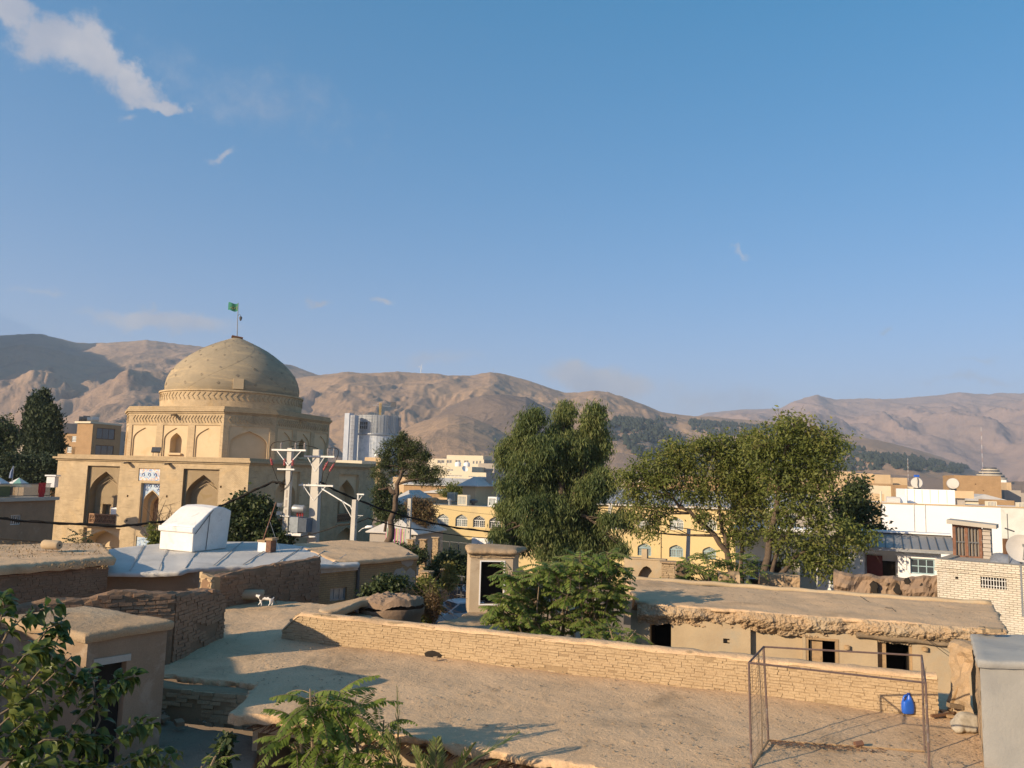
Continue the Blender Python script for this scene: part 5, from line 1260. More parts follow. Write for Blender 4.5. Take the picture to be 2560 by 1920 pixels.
# ================================================================ buildings further back
CU = Vector((0.956, -0.292, 0)).normalized()
def city(name, label, cat, pxL, pyT, D, pxR, depth, m, **kw):
 """a block whose front is turned like the rest of the quarter"""
 A = P(pxL, pyT, D); t = 1.0
 for _ in range(60):
  t += (pxR - proj(A + CU * t)[0]) * D / FPX * .8
 return block(name, label, cat, pxL, pyT, D, pxR, (A + CU * t).y, depth, m, **kw)
def cfr(pxL, pyT, D): A = P(pxL, pyT, D); return Frame((A.x, A.y, 0), CU)
def arched_window(parent, fr, u0, u1, v0, vs, va, w=.18, frame='window_white', lattice='fan', dark=False):
 mb = MB(); fw = .05; d0, d1 = w - .06, w - .01; vm = vs - .05
 fr.box(mb, u0, u0 + fw, v0, vm, d0, d1); fr.box(mb, u1 - fw, u1, v0, vm, d0, d1); fr.box(mb, u0 + fw, u1 - fw, v0, v0 + fw, d0, d1); fr.box(mb, u0, u1, vm, vm + .08, d0 - .004, d1 + .004)
 uc = (u0 + u1) / 2; fr.box(mb, uc - .04, uc + .04, v0 + fw, vm, d0 + .004, d1 - .004)
 for k in (1, 2, 4, 5):
  c = u0 + (u1 - u0) * k / 6; fr.box(mb, c - .015, c + .015, v0 + fw, vm, d0 + .01, d1 - .01)
 for k in (1, 2):
  c = v0 + (vm - v0) * k / 3; fr.box(mb, u0 + fw, u1 - fw, c - .015, c + .015, d0 + .014, d1 - .014)
 ap = arch(u0 + .02, u1 - .02, vm + .05, vs, va - .02, 8); mb.tube([fr.pt(u, v, w - .035) for u, v in ap[1:-1]], .035, 4)
 for k in range(1, 6):
  a = math.pi * k / 6; l = (va - vs) * .92 + .05
  q = (uc + math.cos(a) * (u1 - u0) * .40, vs + math.sin(a) * l * (.95 - .25 * abs(math.cos(a)))) if lattice == 'fan' else (uc + (k - 3) * (u1 - u0) * .15, vs + .05)
  if lattice == 'fan': mb.tube([fr.pt(uc, vs, w - .035), fr.pt(q[0], q[1], w - .035)], .018, 4)
 if lattice != 'fan':
  for s_ in (-1, 1):
   for k in range(4):
    c = uc + s_ * (u1 - u0) * (.5 - .26 * k) * .95
    e = uc - s_ * (u1 - u0) * (-.06 + .17 * k) * .8
    mb.tube([fr.pt(c, vs, w - .035), fr.pt((c + e) / 2 + s_ * .06, vs + (va - vs) * .42, w - .035), fr.pt(e, vs + (va - vs) * max(.15, .82 - .5 * abs(e - uc) / (u1 - u0) * 2), w - .035)], .018, 4)
 wo = mb.build('window', K[frame], parent)
 g = MB(); face(g, fr, arch(u0 + .01, u1 - .01, v0 + .01, vs, va - .01, 8), (), w - .005); g.build('pane', K['glass_pale' if not dark else 'glass'], wo)
def arched_facade(root, fr, wd, z0, zt, arches, m):
 mb = MB(); hs = []
 for (u0, u1, v0, vs, va) in arches:
  h = arch(u0, u1, v0, vs, va, 8); hs.append(h); reveal(mb, fr, h, 0, .22)
 face(mb, fr, rect(0, wd, z0, zt), hs); return mb
def build_yellow():
 A = P(1078, 1262, 84); root = thing('yellow_building', 'yellow rendered hall with pointed-arch windows and coolers on its flat roof', 'building', (A.x + 8, A.y, -1.5))
 fr = cfr(1078, 1262, 84); zt = A.z; wd = 19.5; ar = []
 for (x0, x1, ya, yb) in ((1093, 1121, 1284, 1314), (1139, 1168, 1285, 1317), (1183, 1212, 1288, 1319), (1223, 1252, 1291, 1322)):
  u0, va = fr.uv(x0, ya); u1, v0 = fr.uv(x1, yb); ar.append((u0, u1, v0, va - (va - v0) * .42, va))
 u, v = fr.uv(1190, 1340); step = ar[1][0] - ar[0][0]
 for k in range(1, 4): ar.append(tuple(q + (step * k if i < 2 else 0) for i, q in enumerate(ar[3])))
 mb = arched_facade(root, fr, wd, -2, zt, ar, 'yellow')
 d = 14; fs = Frame(fr.pt(0, 0, d), -fr.Wd); face(mb, fs, rect(0, d, -2, zt)); fs = Frame(fr.pt(wd, 0, 0), fr.Wd); face(mb, fs, rect(0, d, -2, zt))
 mb.build('wall', K['yellow'], root)
 r = MB(); fr.box(r, .2, wd - .2, zt - .5, zt - .3, .2, d); r.build('roof', K['concrete'], root)
 ed = MB(); fr.box(ed, -.04, wd + .04, zt, zt + .06, -.05, .3); fr.box(ed, -.04, .2, zt, zt + .06, .3, d); ed.build('coping', K['concrete'], root)
 for i, a in enumerate(ar): arched_window(root, fr, a[0], a[1], a[2], a[3], a[4], .2, lattice='x', dark=i in (2, 3))
 g = MB(); u0, v1 = fr.uv(1180, 1342); u1, v0 = fr.uv(1234, 1385)
 for k in range(3): fr.box(g, u0 + (u1 - u0) * k / 3 + .02, u0 + (u1 - u0) * (k + 1) / 3 - .02, -1.6, v1, -.12, -.04)
 g.build('gate', K['white'], root)
 A = P(1478, 1258, 75); root2 = thing('yellow_annex', 'two-storey yellow annex with fan-light windows and a ribbed grey sheet roof', 'building', (A.x + 8, A.y, -1.5))
 fr = cfr(1478, 1258, 75); zt = A.z; wd = 15.2; ar = []
 for (x0, x1, ya, yb) in ((1523, 1558, 1291, 1324), (1594, 1628, 1292, 1325), (1674, 1709, 1293, 1326), (1758, 1792, 1296, 1328), (1594, 1628, 1357, 1390), (1673, 1708, 1361, 1394), (1756, 1790, 1366, 1399), (1523, 1556, 1354, 1387)):
  u0, va = fr.uv(x0, ya); u1, v0 = fr.uv(x1, yb); ar.append((u0, u1, v0, va - (va - v0) * .38, va))
 mb = arched_facade(root2, fr, wd, -2, zt, ar, 'yellow'); d = 9
 fs = Frame(fr.pt(0, 0, d), -fr.Wd); face(mb, fs, rect(0, d, -2, zt)); fs = Frame(fr.pt(wd, 0, 0), fr.Wd); face(mb, fs, rect(0, d, -2, zt)); mb.build('wall', K['yellow'], root2)
 for a in ar: arched_window(root2, fr, *a, .2, frame='window_blue' if a[4] < 3 else 'window_white')
 rb = MB(); rows = [[], []]; n = 150
 for i in range(n + 1):
  u = -.4 + (wd + 5.0) * i / n; rows[0].append(tuple(fr.pt(u, zt + .02 + (.07 if i % 2 else 0), -.35))); rows[1].append(tuple(fr.pt(u, zt + 1.35 + (.07 if i % 2 else 0), 6.2)))
 rb.grid(np.array(rows)); rb.build('roof', mat('ribbed_sheet', (.33, .325, .31), (.26, .26, .25), .4, .65, .1, 4, fine=.05, metal=.0), root2)
 gt = MB(); fr.box(gt, -.4, wd, zt - .10, zt + .0, -.38, -.22); gt.build('gutter', K['window_white'], root2)
 for (x, s_) in ((1646, .16), ):
  u, v = fr.uv(x, 1350); q = MB(); fr.box(q, u - .22, u + .22, -2, zt - 2.2, -.1, .0); q.build('pilaster', K['yellow'], root2)
 city('cream_house', 'cream house half hidden behind the right-hand trees with a pale canopy', 'house', 1838, 1275, 62, 1990, 8, 'cream', z0=-1.5, roof='metal', wins=[(1.0, 2.4, .8, 2.2), (3.3, 4.6, .8, 2.2)], win_kw=dict(frame='window_blue', glass='glass'))
 c_ = MB(); f2 = cfr(1830, 1322, 60); a = P(1830, 1322, 60); f2.box(c_, 0, 5.6, a.z, a.z + .22, -.3, 2.0); tag(c_.build('canopy', K['white']), 'pale flat canopy strip on the cream house behind the right-hand trees', 'canopy')
 zr = P(1078, 1262, 84).z - .3
 def cooler(px, D, s, label, m='cream'):
  p = at(px, D, zr); t = thing('air_cooler', label, 'cooler', p, 'roof coolers'); f = Frame(p, CU); f.O.z = 0
  b = MB(); f.box(b, -s / 2, s / 2, zr + .25, zr + .25 + s * 1.05, 0, s); b.build('cabinet', K[m], t)
  l = MB()
  for k in range(5): f.box(l, -s / 2 + .08 + k * (s - .2) / 5, -s / 2 + .08 + k * (s - .2) / 5 + (s - .2) / 8, zr + .40, zr + .1 + s * 1.05, -.02, .01)
  l.build('louvre', K['glass_pale'], t)
  l = MB();
  for a in (-s / 2 + .03, s / 2 - .09): f.box(l, a, a + .06, zr, zr + .25, .1, .16); f.box(l, a, a + .06, zr, zr + .25, s - .16, s - .1)
  l.build('stand', K['grey_metal'], t)
 cooler(1155, 85.5, 1.05, 'pale evaporative cooler on the yellow hall roof beside the flue', 'cream')
 cooler(1127, 98, 1.0, 'smaller boxy cooler on the tan parapet behind the yellow hall roof', 'cream')
 cooler(1230, 85, .95, 'bright white cooler cabinet at the right end of the yellow hall roof', 'white')
 f = MB(); p = at(1124, 85.5, zr); f.lathe([(.16, 0), (.16, .7), (.24, .7), (.24, .85), (.05, .95)], p, 10); tag(f.build('roof_flue', K['grey_metal']), 'short capped flue pipe on the yellow hall roof', 'flue')
 f = MB(); p = at(1183, 86.5, zr); f.lathe([(.2, 0), (.2, .5), (.45, .55), (.5, .8), (.1, .95)], p, 10); tag(f.build('roof_fan', K['dark_metal']), 'dark round roof fan between the cooler and the stair room', 'fan')
build_yellow()
def hip(name, label, cat, pxL, pyT, D, pxR, depth, hwall, m, rise=.9, over=.35, z0=None, roofm='metal', ridge=.25):
 A = P(pxL, pyT, D); t = 1.0
 for _ in range(60): t += (pxR - proj(A + CU * t)[0]) * D / FPX * .8
 fr = Frame((A.x, A.y, 0), CU); zt = A.z; z0 = gz(D) - .3 if z0 is None else z0
 root = thing(name, label, cat, (A.x, A.y, z0)); mb = MB()
 for f, L in ((fr, t), (Frame(fr.pt(t, 0, 0), fr.Wd), depth), (Frame(fr.pt(0, 0, depth), -fr.Wd), depth), (Frame(fr.pt(t, 0, depth), -fr.U), t)): face(mb, f, rect(0, L, z0, zt))
 mb.build('wall', K[m], root)
 r = MB(); o = over; e = [fr.pt(-o, zt, -o), fr.pt(t + o, zt, -o), fr.pt(t + o, zt, depth + o), fr.pt(-o, zt, depth + o)]
 if t > depth: a, b = fr.pt(t * ridge, zt + rise, depth / 2), fr.pt(t * (1 - ridge), zt + rise, depth / 2); fs = [(0, 1, 5, 4), (2, 3, 4, 5), (1, 2, 5), (3, 0, 4)]
 else: a, b = fr.pt(t / 2, zt + rise, depth * ridge), fr.pt(t / 2, zt + rise, depth * (1 - ridge)); fs = [(0, 1, 4), (1, 2, 5, 4), (2, 3, 5), (3, 0, 4, 5)]
 r.add(e + [a, b], fs); r.add([q - Vector((0, 0, .1)) for q in e] + e, [(0, 1, 5, 4), (1, 2, 6, 5), (2, 3, 7, 6), (3, 0, 4, 7), (3, 2, 1, 0)]); r.build('roof', K[roofm], root)
 return root, fr, t, zt
_sr = hip('stair_room', 'tan roof-top room with a grey hip roof behind the yellow hall', 'building', 1157, 1213, 93, 1189, 7.5, 3, 'tan', 1.0, .5, 1.5, ridge=.2)
ch = MB(); p = at(1222, 97, _sr[3]); ch.box(p + Vector((0, 0, .9)), (.7, .7, 1.8)); ch.box(p + Vector((0, 0, 1.9)), (.95, .95, .2)); ch.build('chimney', K['grey_wall'], _sr[0])
hip('metal_shed', 'low shed with a pale weathered sheet hip roof beside the striped fence', 'shed', 925, 1328, 74, 1040, 6.5, 3, 'grey_wall', 1.35, .3, -1.6, ridge=.15)
hip('sheet_roofed_house', 'house with a pale metal hip roof behind the leaning pine trunk', 'house', 968, 1258, 104, 1030, 9, 3, 'tan', 1.7, .3, -1.6, ridge=.3)
hip('long_shed', 'long low grey-roofed shed below the cream office block', 'shed', 1010, 1210, 140, 1165, 9, 3, 'brown_brick', 1.2, .4, -1.6, ridge=.08)
hip('red_shed', 'reddish lean-to behind the small tree near the cream office block', 'shed', 1060, 1230, 125, 1135, 5, 3, 'brown_brick', .5, .3, -1.6, ridge=.1)
city('tan_parapet_house', 'plain tan house with a level parapet left of the yellow hall', 'house', 1028, 1246, 101, 1155, 8, 'tan', z0=-1.6)
def striped():
 A = P(965, 1319, 71); B_ = P(1021, 1322, 70); fr = Frame((A.x, A.y, 0), B_ - A); L = (B_ - A).length; zt = A.z
 root = thing('striped_fence', 'fence of upright slats painted pink, green, yellow and white', 'fence', (A.x, A.y, -1.4)); cols = [(.55, .12, .25), (.62, .58, .50), (.16, .32, .16), (.60, .50, .14), (.62, .60, .55), (.40, .16, .40)]
 ms = [plain('slat_paint_%s' % n, c, .7) for n, c in zip(('pink', 'pale', 'green', 'yellow', 'white', 'violet'), cols)]
 n = 34
 for k in range(n):
  b = MB(); u = L * k / n; fr.box(b, u + .01, u + L / n * .72, -1.4, zt + .04 * math.sin(k * 2.1), 0, .04); b.build('slat', ms[(k * 7 + k // 3) % 6], root)
 b = MB(); fr.box(b, 0, L, -.9, -.8, .04, .1); fr.box(b, 0, L, zt - .4, zt - .3, .04, .1); b.build('rail', K['dark_metal'], root)
striped()
def wrow(fr, x0, x1, n, y0, y1, fill=.6):
 out = []; w = (x1 - x0) / n
 for k in range(n): out.append((x0 + w * k + w * (1 - fill) / 2, x0 + w * (k + 1) - w * (1 - fill) / 2, y0, y1))
 return px_wins(fr, out)
wk = dict(frame='grey_metal', glass='glass', fw=.08)
f = cfr(1070, 1146, 195); city('office_block', 'cream four-storey office block with paired square windows', 'building', 1070, 1146, 195, 1210, 10, 'cream', z0=-1.6, wins=wrow(f, 1093, 1112, 2, 1150, 1158, .8) + wrow(f, 1116, 1130, 2, 1150, 1158, .8) + wrow(f, 1138, 1152, 2, 1150, 1158, .8) + wrow(f, 1160, 1172, 2, 1151, 1159, .8) + wrow(f, 1180, 1205, 3, 1152, 1160, .5), win_kw=wk, side_mat='grey_wall', par=.5)
city('penthouse', 'cream set-back top storey on the office block', 'building', 1117, 1137.5, 199, 1208, 7, 'cream', z0=8, par=.3)
city('office_wing', 'cream middle wing with a dark slot in front of the office block', 'building', 1096, 1165, 172, 1180, 9, 'cream', z0=-1.6, wins=px_wins(cfr(1096, 1165, 172), [(1118, 1133, 1173, 1177)]), win_kw=wk, par=.5)
f = cfr(1112, 1179, 155); city('office_annex', 'lower cream office annex with long dark strip windows', 'building', 1112, 1179, 155, 1222, 12, 'cream', z0=-1.6, wins=px_wins(f, [(1116, 1156, 1187.5, 1192), (1172, 1189, 1190, 1194), (1196, 1212, 1191, 1195), (1172, 1189, 1197, 1203), (1196, 1212, 1198, 1204)]), win_kw=dict(frame='window_white', glass='glass', nx=4, fw=.08), side_mat='grey_wall', par=.5)
city('grey_flank_block', 'pale grey block with tall slits at the right of the cream offices', 'building', 1196, 1158, 178, 1236, 10, 'grey_wall', z0=-1.6, swins=[(3, 4, 6, 11), (5, 6, 6, 11)], win_kw=wk)
for i, (x, y) in enumerate(((1145, 1164), (1167, 1165))):
 p = P(x, y, 176); m_ = MB(); m_.lathe([(.68, -.3), (.68, .55), (.62, .68), (.35, .8), (.12, .84)], p, 18); tag(m_.build('roof_tank', K['white'], smooth=True, autos=40), 'white round water tank on the cream offices, %s of the two' % ('left' if i == 0 else 'right'), 'tank', 'white tanks on the cream offices')
p = P(1161, 1177, 156); m_ = MB(); m_.lathe([(.02, 0), (.5, .1), (.62, .22)], (0, 0, 0), 20, cap=False)
dsh = m_.build('satellite_dish', K['white'], smooth=True); dsh['_local'] = 1; dsh.location = p + Vector((0, 0, .3)); dsh.rotation_euler = (1.1, 0, .5); tag(dsh, 'white satellite dish on the edge of the lower cream annex', 'satellite dish')
st = MB(); st.tube([(0, 0, 0), (0, .25, -.5)], .05, 5); st.build('dish_arm', K['grey_metal'], dsh)
def build_tower():
 D = 520; s = D / FPX; c = at(938, D + 15, 0); root = thing('round_tower', 'round tower wrapped in white sheeting and scaffold, still under construction', 'tower', (c.x, c.y, 0))
 zt, zm = Zs(938, 1037, D), Zs(938, 1083, D); Rr = 57 * s
 def ring(mb, r, z0, z1, n=44):
  for k in range(n):
   a0, a1 = 2 * math.pi * k / n, 2 * math.pi * (k + 1) / n; rr = r + (.12 if k % 2 else 0)
   mb.quad(c + Vector((rr * math.cos(a0), rr * math.sin(a0), z0)), c + Vector((rr * math.cos(a1), rr * math.sin(a1), z0)), c + Vector((rr * math.cos(a1), rr * math.sin(a1), z1)), c + Vector((rr * math.cos(a0), rr * math.sin(a0), z1)))
 b = MB(); ring(b, Rr - .6, 0, zm - .8); b.build('lower_sheeting', mat('tower_sheet', (.66, .68, .68), (.50, .54, .56), .35, .7, .1, 2, fine=.05, c3=(.36, .40, .43), s3=.18, t3=(.55, .7)), root)
 b = MB(); ring(b, Rr - .9, zm - .8, zt); b.build('upper_panels', mat('tower_panel', (.46, .48, .48), (.34, .36, .37), .25, .7, .1, 2, fine=.05, c3=(.22, .24, .25), s3=.12, t3=(.55, .7)), root)
 b = MB(); b.lathe([(Rr - 1, 0), (.1, .01)], c + Vector((0, 0, zt)), 40); b.build('roof_deck', K['grey_wall'], root)
 sc = MB()
 for k in range(64):
  a = 2 * math.pi * k / 64; q = Vector((math.cos(a), math.sin(a), 0)) * (Rr + .3); sc.tube([c + q + Vector((0, 0, zm)), c + q + Vector((0, 0, zt + (1.8 if k % 3 == 0 else .6)))], .09, 3)
 for z in np.arange(zm, zt + 1, 1.9): sc.tube([c + Vector((math.cos(a), math.sin(a), 0)) * (Rr + .3) + Vector((0, 0, z)) for a in np.linspace(0, 2 * math.pi, 49)], .08, 3)
 sc.tube([c + Vector((math.cos(a), math.sin(a), 0)) * (Rr + .2) + Vector((0, 0, zm - .5)) for a in np.linspace(0, 2 * math.pi, 49)], .6, 4)
 sc.build('scaffold', K['grey_metal'], root)
 h = MB(); f = Frame(at(893, D, 0) - Vector((0, 0, 0)), (1, 0, 0)); f.O = at(893, D + 2.2, 0); f.O.z = 0
 z0, z1 = Zs(900, 1071, D), Zs(900, 1054, D); f.box(h, 0, 19 * s, z0, z1, -.5, .2); h.build('open_bay', K['dark'], root)
 hb = MB();
 for k in range(1, 4): f.box(hb, 19 * s * k / 4 - .12, 19 * s * k / 4 + .12, z0, z1, -.7, -.52)
 f.box(hb, 0, 19 * s, (z0 + z1) / 2 - .15, (z0 + z1) / 2 + .15, -.72, -.53); hb.build('bay_mullion', K['grey_metal'], root)
 w = MB(); A = at(853, D - 4, 0); f = Frame((A.x, A.y, 0), CU); zs = Zs(866, 1035, D - 4)
 f.box(w, 0, 3.4, 0, zs + .6, 0, 6); f.box(w, 3.4, 7.0, 0, zs - .6, .6, 6); w.build('slab_wing', mat('slab_sheet', (.50, .53, .57), (.40, .44, .49), .3, .7, .1, 2, fine=.04), root)
 sc = MB()
 for k in range(6): f.box(sc, 4.5 + k * .6, 4.6 + k * .6, 0, zs - .2, -.2, -.1)
 for k in range(18): f.box(sc, 4.4, 7.9, k * zs / 18, k * zs / 18 + .1, -.25, -.21)
 sc.build('wing_scaffold', K['dark_metal'], root)
 cr = thing('tower_crane', 'small yellow tower crane standing on top of the round tower', 'crane', c + Vector((0, 0, zt)))
 q = MB(); mx = at(950, D + 5, zt);
 for a, b_ in ((-.5, -.5), (.5, -.5), (.5, .5), (-.5, .5)): q.tube([mx + Vector((a, b_, 0)), mx + Vector((a, b_, 8.5))], .14, 4)
 for k in range(8): q.tube([mx + Vector((-.5, -.5, k)), mx + Vector((.5, -.5, k + 1))], .08, 3); q.tube([mx + Vector((.5, -.5, k)), mx + Vector((-.5, -.5, k + 1))], .08, 3)
 q.build('mast', plain('crane_yellow', (.5, .33, .06), .6), cr)
 q = MB(); q.tube([mx + Vector((-5, 0, 6.5)), mx + Vector((11, 0, 6.0))], .18, 4); q.tube([mx + Vector((0, 0, 8.5)), mx + Vector((10, 0, 6.1))], .06, 3); q.tube([mx + Vector((0, 0, 8.5)), mx + Vector((-5, 0, 6.6))], .06, 3); q.build('jib', K['grey_metal'], cr)
 q = MB(); q.box(mx + Vector((8.5, 0, 7.6)), (3.2, 2, 3.2)); q.build('counterweight', K['dark_metal'], cr)
build_tower()
city('tan_block_at_tower', 'small tan flat-roofed house at the foot of the round tower', 'house', 912, 1143, 230, 952, 8, 'tan', z0=-1.6)
city('white_parapet_house', 'low house with a white parapet between the shrine and the round tower', 'house', 838, 1150, 205, 905, 8, 'cream', z0=-1.6)
p = P(944, 1140, 233); m_ = MB(); m_.lathe([(.9, 0), (.9, .5), (.7, 1.0), (.1, 1.3)], p - Vector((0, 0, .2)), 18); tag(m_.build('roof_tank', K['white'], smooth=True), 'white domed water tank at the foot of the round tower', 'tank')
f = cfr(194, 1058, 150)
city('brick_apartments', 'tall brown brick apartment block with balconies on its shaded flank', 'building', 194, 1058, 150, 233, 7, 'brown_brick', z0=-1.6, side_mat='brown_brick', swins=[(1, 5.5, zz, zz + 2.1) for zz in (3.0, 6.2, 9.6, 12.8)], win_kw=dict(frame='wood_dark', glass='glass', nx=3, fw=.12))
cp = MB(); A = P(190, 1058, 150); fr2 = Frame((A.x, A.y, 0), CU); fr2.box(cp, -.1, 3.6, A.z, A.z + .35, -.25, 7.6); tag(cp.build('roof_slab', K['cream']), 'cream roof slab capping the brown brick apartment block', 'roof slab')
for i, (x, y) in enumerate(((204, 1048), (214, 1046), (224, 1050), (236, 1049))):
 p = P(x, y, 152); m_ = MB(); m_.tube([p + Vector((-.5, 0, 0)), p + Vector((.5, .6, 0))], .55, 10); q = m_.build('roof_tank', K['dark_metal' if i < 2 else 'grey_metal']); tag(q, '%s water barrel on the brick apartment roof' % ('first dark', 'second dark', 'first grey', 'largest grey')[i], 'tank', 'barrels on the brick apartments')
 s_ = MB(); s_.box(p - Vector((0, -.3, .75)), (.9, .9, .45)); s_.build('stand', K['dark_metal'], q)
f = cfr(140, 1084, 156)
city('glazed_apartments', 'apartment block with two long bands of pale glazing beside the cypresses', 'building', 140, 1084, 156, 193, 8, 'brown_brick', z0=-1.6, wins=wrow(f, 143, 191, 4, 1090, 1105, .92) + wrow(f, 143, 191, 4, 1117, 1132, .92), win_kw=dict(frame='window_white', glass='glass_pale', nx=2, ny=2, fw=.1))
city('roof_hut', 'small dark roof hut on the glazed apartment block', 'hut', 138, 1057, 160, 158, 5, 'tan', z0=8, side_mat='grey_wall', swins=[(.8, 1.8, 12.2, 14.2), (2.6, 3.6, 11.0, 14.2)], win_kw=dict(frame='grey_metal', glass='glass', nx=1))
city('grey_apartments', 'shaded grey apartment block with dark windows left of the shrine drum', 'building', 240, 1075, 168, 262, 11, 'grey_wall', z0=-1.6, side_mat='grey_wall', swins=[(u, u + 1.3, z, z + 1.7) for z in (4.2, 7.4, 10.6, 13.2) for u in (.8, 3.2, 5.6, 8.0)], win_kw=dict(frame='grey_metal', glass='glass', nx=1))
city('grey_tenement', 'second shaded grey apartment block beside the drum, set further back', 'building', 262, 1078, 185, 288, 12, 'grey_wall', z0=-1.6, swins=[(u, u + 1.3, z, z + 1.7) for z in (6.2, 9.4, 12.0) for u in (1.2, 4.2, 7.2)], win_kw=dict(frame='grey_metal', glass='glass', nx=1))
for k, (a, t_, d_, b, m_, l_) in enumerate(((35, 1098, 210, 62, 'cream', 'pale low house glimpsed between the left tree and the cypresses'), (20, 1118, 190, 70, 'grey_wall', 'grey low house under the left tree'),)):
 city('far_house', l_, 'house', a, t_, d_, b, 9, m_, z0=-1.6, wins=[(1, 2, 4, 5.4), (3, 4, 4, 5.4)], win_kw=wk)
A, B_ = at(-90, 53, 5.3), at(139, 61, 5.3)
root = thing('ledge_house', 'shaded tan house with a barred window and pale ledge at the left edge', 'house', (A.x, A.y, -1)); F = Frame((A.x, A.y, 0), B_ - A); L = (B_ - A).length
u0, v1 = F.uv(27, 1288); u1, v0 = F.uv(51, 1311); zt = Zs(60, 1254, 57)
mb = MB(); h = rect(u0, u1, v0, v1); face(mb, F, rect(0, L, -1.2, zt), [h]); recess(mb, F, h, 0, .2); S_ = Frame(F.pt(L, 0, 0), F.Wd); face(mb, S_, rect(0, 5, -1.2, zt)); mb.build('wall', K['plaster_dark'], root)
lb = MB(); F.box(lb, -.1, L + .1, zt, zt + .22, -.25, 6); lb.build('ledge', K['concrete'], root)
window(root, F, u0, u1, v0, v1, .12, 'window_white', 'glass', 5, 2, .05)
A2, B2 = F.pt(0, 0, .6), F.pt(L, 0, .6)
rl = thing('railing', 'dark upright bar railing along the ledge of the shaded house', 'railing', A2); q = MB(); zr = zt + .22
for k in range(90): u = L * k / 90; F.box(q, u, u + .03, zr, zr + .95, .5, .53)
F.box(q, 0, L, zr + .95, zr + 1.0, .48, .55); F.box(q, 0, L, zr + .1, zr + .14, .48, .55); q.build('bars', K['dark_metal'], rl)
q = MB(); u0, u1 = F.uv(2, 1240)[0], F.uv(46, 1240)[0]; F.box(q, u0, u1, zr + .05, zr + .9, .7, .74); tag(q.build('sheet', plain('lime_sheet', (.42, .52, .05), .7)), 'lime yellow sheet hung behind the dark railing', 'sheet')
q = MB(); rnd = random.Random(2); u0, u1 = F.uv(108, 1235)[0], F.uv(127, 1235)[0]
rows = [[tuple(F.pt(u0 + (u1 - u0) * (i / 7) * (1 - .35 * j / 6 * (1 if i > 3 else .3)), zr + 1.05 - j * .22, .42 + .05 * math.sin(i * 2 + j))) for i in range(8)] for j in range(7)]; q.grid(np.array(rows)); tag(q.build('red_cloth', K['fabric_red']), 'red cloth hung over the end of the dark railing', 'cloth')
def parasol(px, py, D, r, lab, c1, c2):
 p = P(px, py, D); t = thing('parasol', lab, 'parasol', (p.x, p.y, p.z - 2.6)); n = 8
 a_, b_ = MB(), MB()
 for k in range(n):
  g0, g1 = 2 * math.pi * k / n, 2 * math.pi * (k + 1) / n; m_ = a_ if k % 2 else b_
  e0, e1 = Vector((r * math.cos(g0), r * math.sin(g0), -.6)), Vector((r * math.cos(g1), r * math.sin(g1), -.6))
  m_.add([p, p + e0, p + e1], [(0, 1, 2)]); m_.add([p + e0, p + e1, p + e1 - Vector((0, 0, .16)), p + e0 - Vector((0, 0, .16))], [(0, 1, 2, 3)])
 a_.build('canopy', plain('parasol_cloth', c1, .8), t); b_.build('canopy', plain('parasol_cloth', c2, .8), t)
 q = MB(); q.tube([p, p - Vector((0, 0, 2.6))], .03, 6); q.build('pole', K['grey_metal'], t)
parasol(48, 1194, 66, 1.0, 'pale green and white striped parasol behind the railing', (.62, .62, .58), (.22, .42, .33)); parasol(-4, 1191, 64, .95, 'white parasol cut by the left edge of the view', (.6, .6, .58), (.55, .56, .56))
for (x0, x1, y, m_, l_) in ((0, 26, 1206, 'wood', 'brown market stall box under the white parasol'), (30, 68, 1211, 'tan', 'tan market stall counter under the striped parasol')):
 q = thing('market_stall', l_, 'stall', at((x0 + x1) / 2, 67, 4.5)); a = P(x0, y, 68); f_ = Frame((a.x, a.y, 0), CU); w = (x1 - x0) * 68 / FPX; b = MB(); f_.box(b, 0, w, 3.5, a.z, 0, 1.4); b.build('body', K[m_], q); b = MB(); f_.box(b, -.1, w + .1, a.z, a.z + .08, -.15, 1.5); b.build('top', K['wood_dark'], q)
q = MB(); p = P(131, 1205, 70); q.box(p, (.7, .6, .9)); q.box(p + Vector((0, 0, .55)), (.95, .8, .12)); tag(q.build('gate_pillar', K['white']), 'white capped gate pillar against the left wall of the shrine', 'pillar')
q = MB(); q.tube([P(30, 1205, 62), P(35, 1165, 62)], .03, 5); g_ = q.build('flagstaff', K['grey_metal']); tag(g_, 'leaning staff with a furled blue flag near the parasols', 'flag'); q = MB(); q.tube([P(27, 1195, 62), P(29, 1180, 62), P(34, 1165, 62)], [.14, .1, .03], 6); q.build('furled_flag', plain('furled_cloth', (.16, .2, .3), .9), g_)
wt = dict(frame='wood_dark', glass='glass', nx=1, fw=.1)
def far(l_, a, t_, d_, b, dep, m_, wins=(), **kw):
 f_ = cfr(a, t_, d_); return city('town_house', l_, 'house', a, t_, d_, b, dep, m_, z0=-1.6, wins=px_wins(f_, wins), win_kw=wt, **kw)
far('tan flat-roofed house with two small windows on the right skyline', 2139, 1183, 262, 2183, 9, 'tan', [(2154, 2161, 1190, 1196), (2167, 2174, 1191, 1197)], side_mat='brown_brick')
far('plain tan house right of the two-windowed house', 2186, 1186, 258, 2226, 9, 'tan', side_mat='grey_wall')
far('slanting tan house front half hidden by the right-hand tree top', 2070, 1178, 290, 2131, 10, 'tan')
far('wide tan house below the right-hand tree top', 2088, 1202, 215, 2134, 9, 'tan', [(2104, 2112, 1218, 1230)], side_mat='brown_brick')
far('small cream house left of the near water tank', 2232, 1194, 270, 2268, 8, 'tan')
far('brown house with dark balconies below the tan houses', 2172, 1212, 165, 2196, 12, 'tan', side_mat='brown_brick', swins=[(1, 3, 1.5, 3.2), (4.5, 7, 1.5, 3.2), (1, 3, 4.4, 5.8), (4.5, 7, 4.4, 5.8)])
far('brown house behind the white roof box', 2236, 1212, 150, 2268, 9, 'brown_brick')
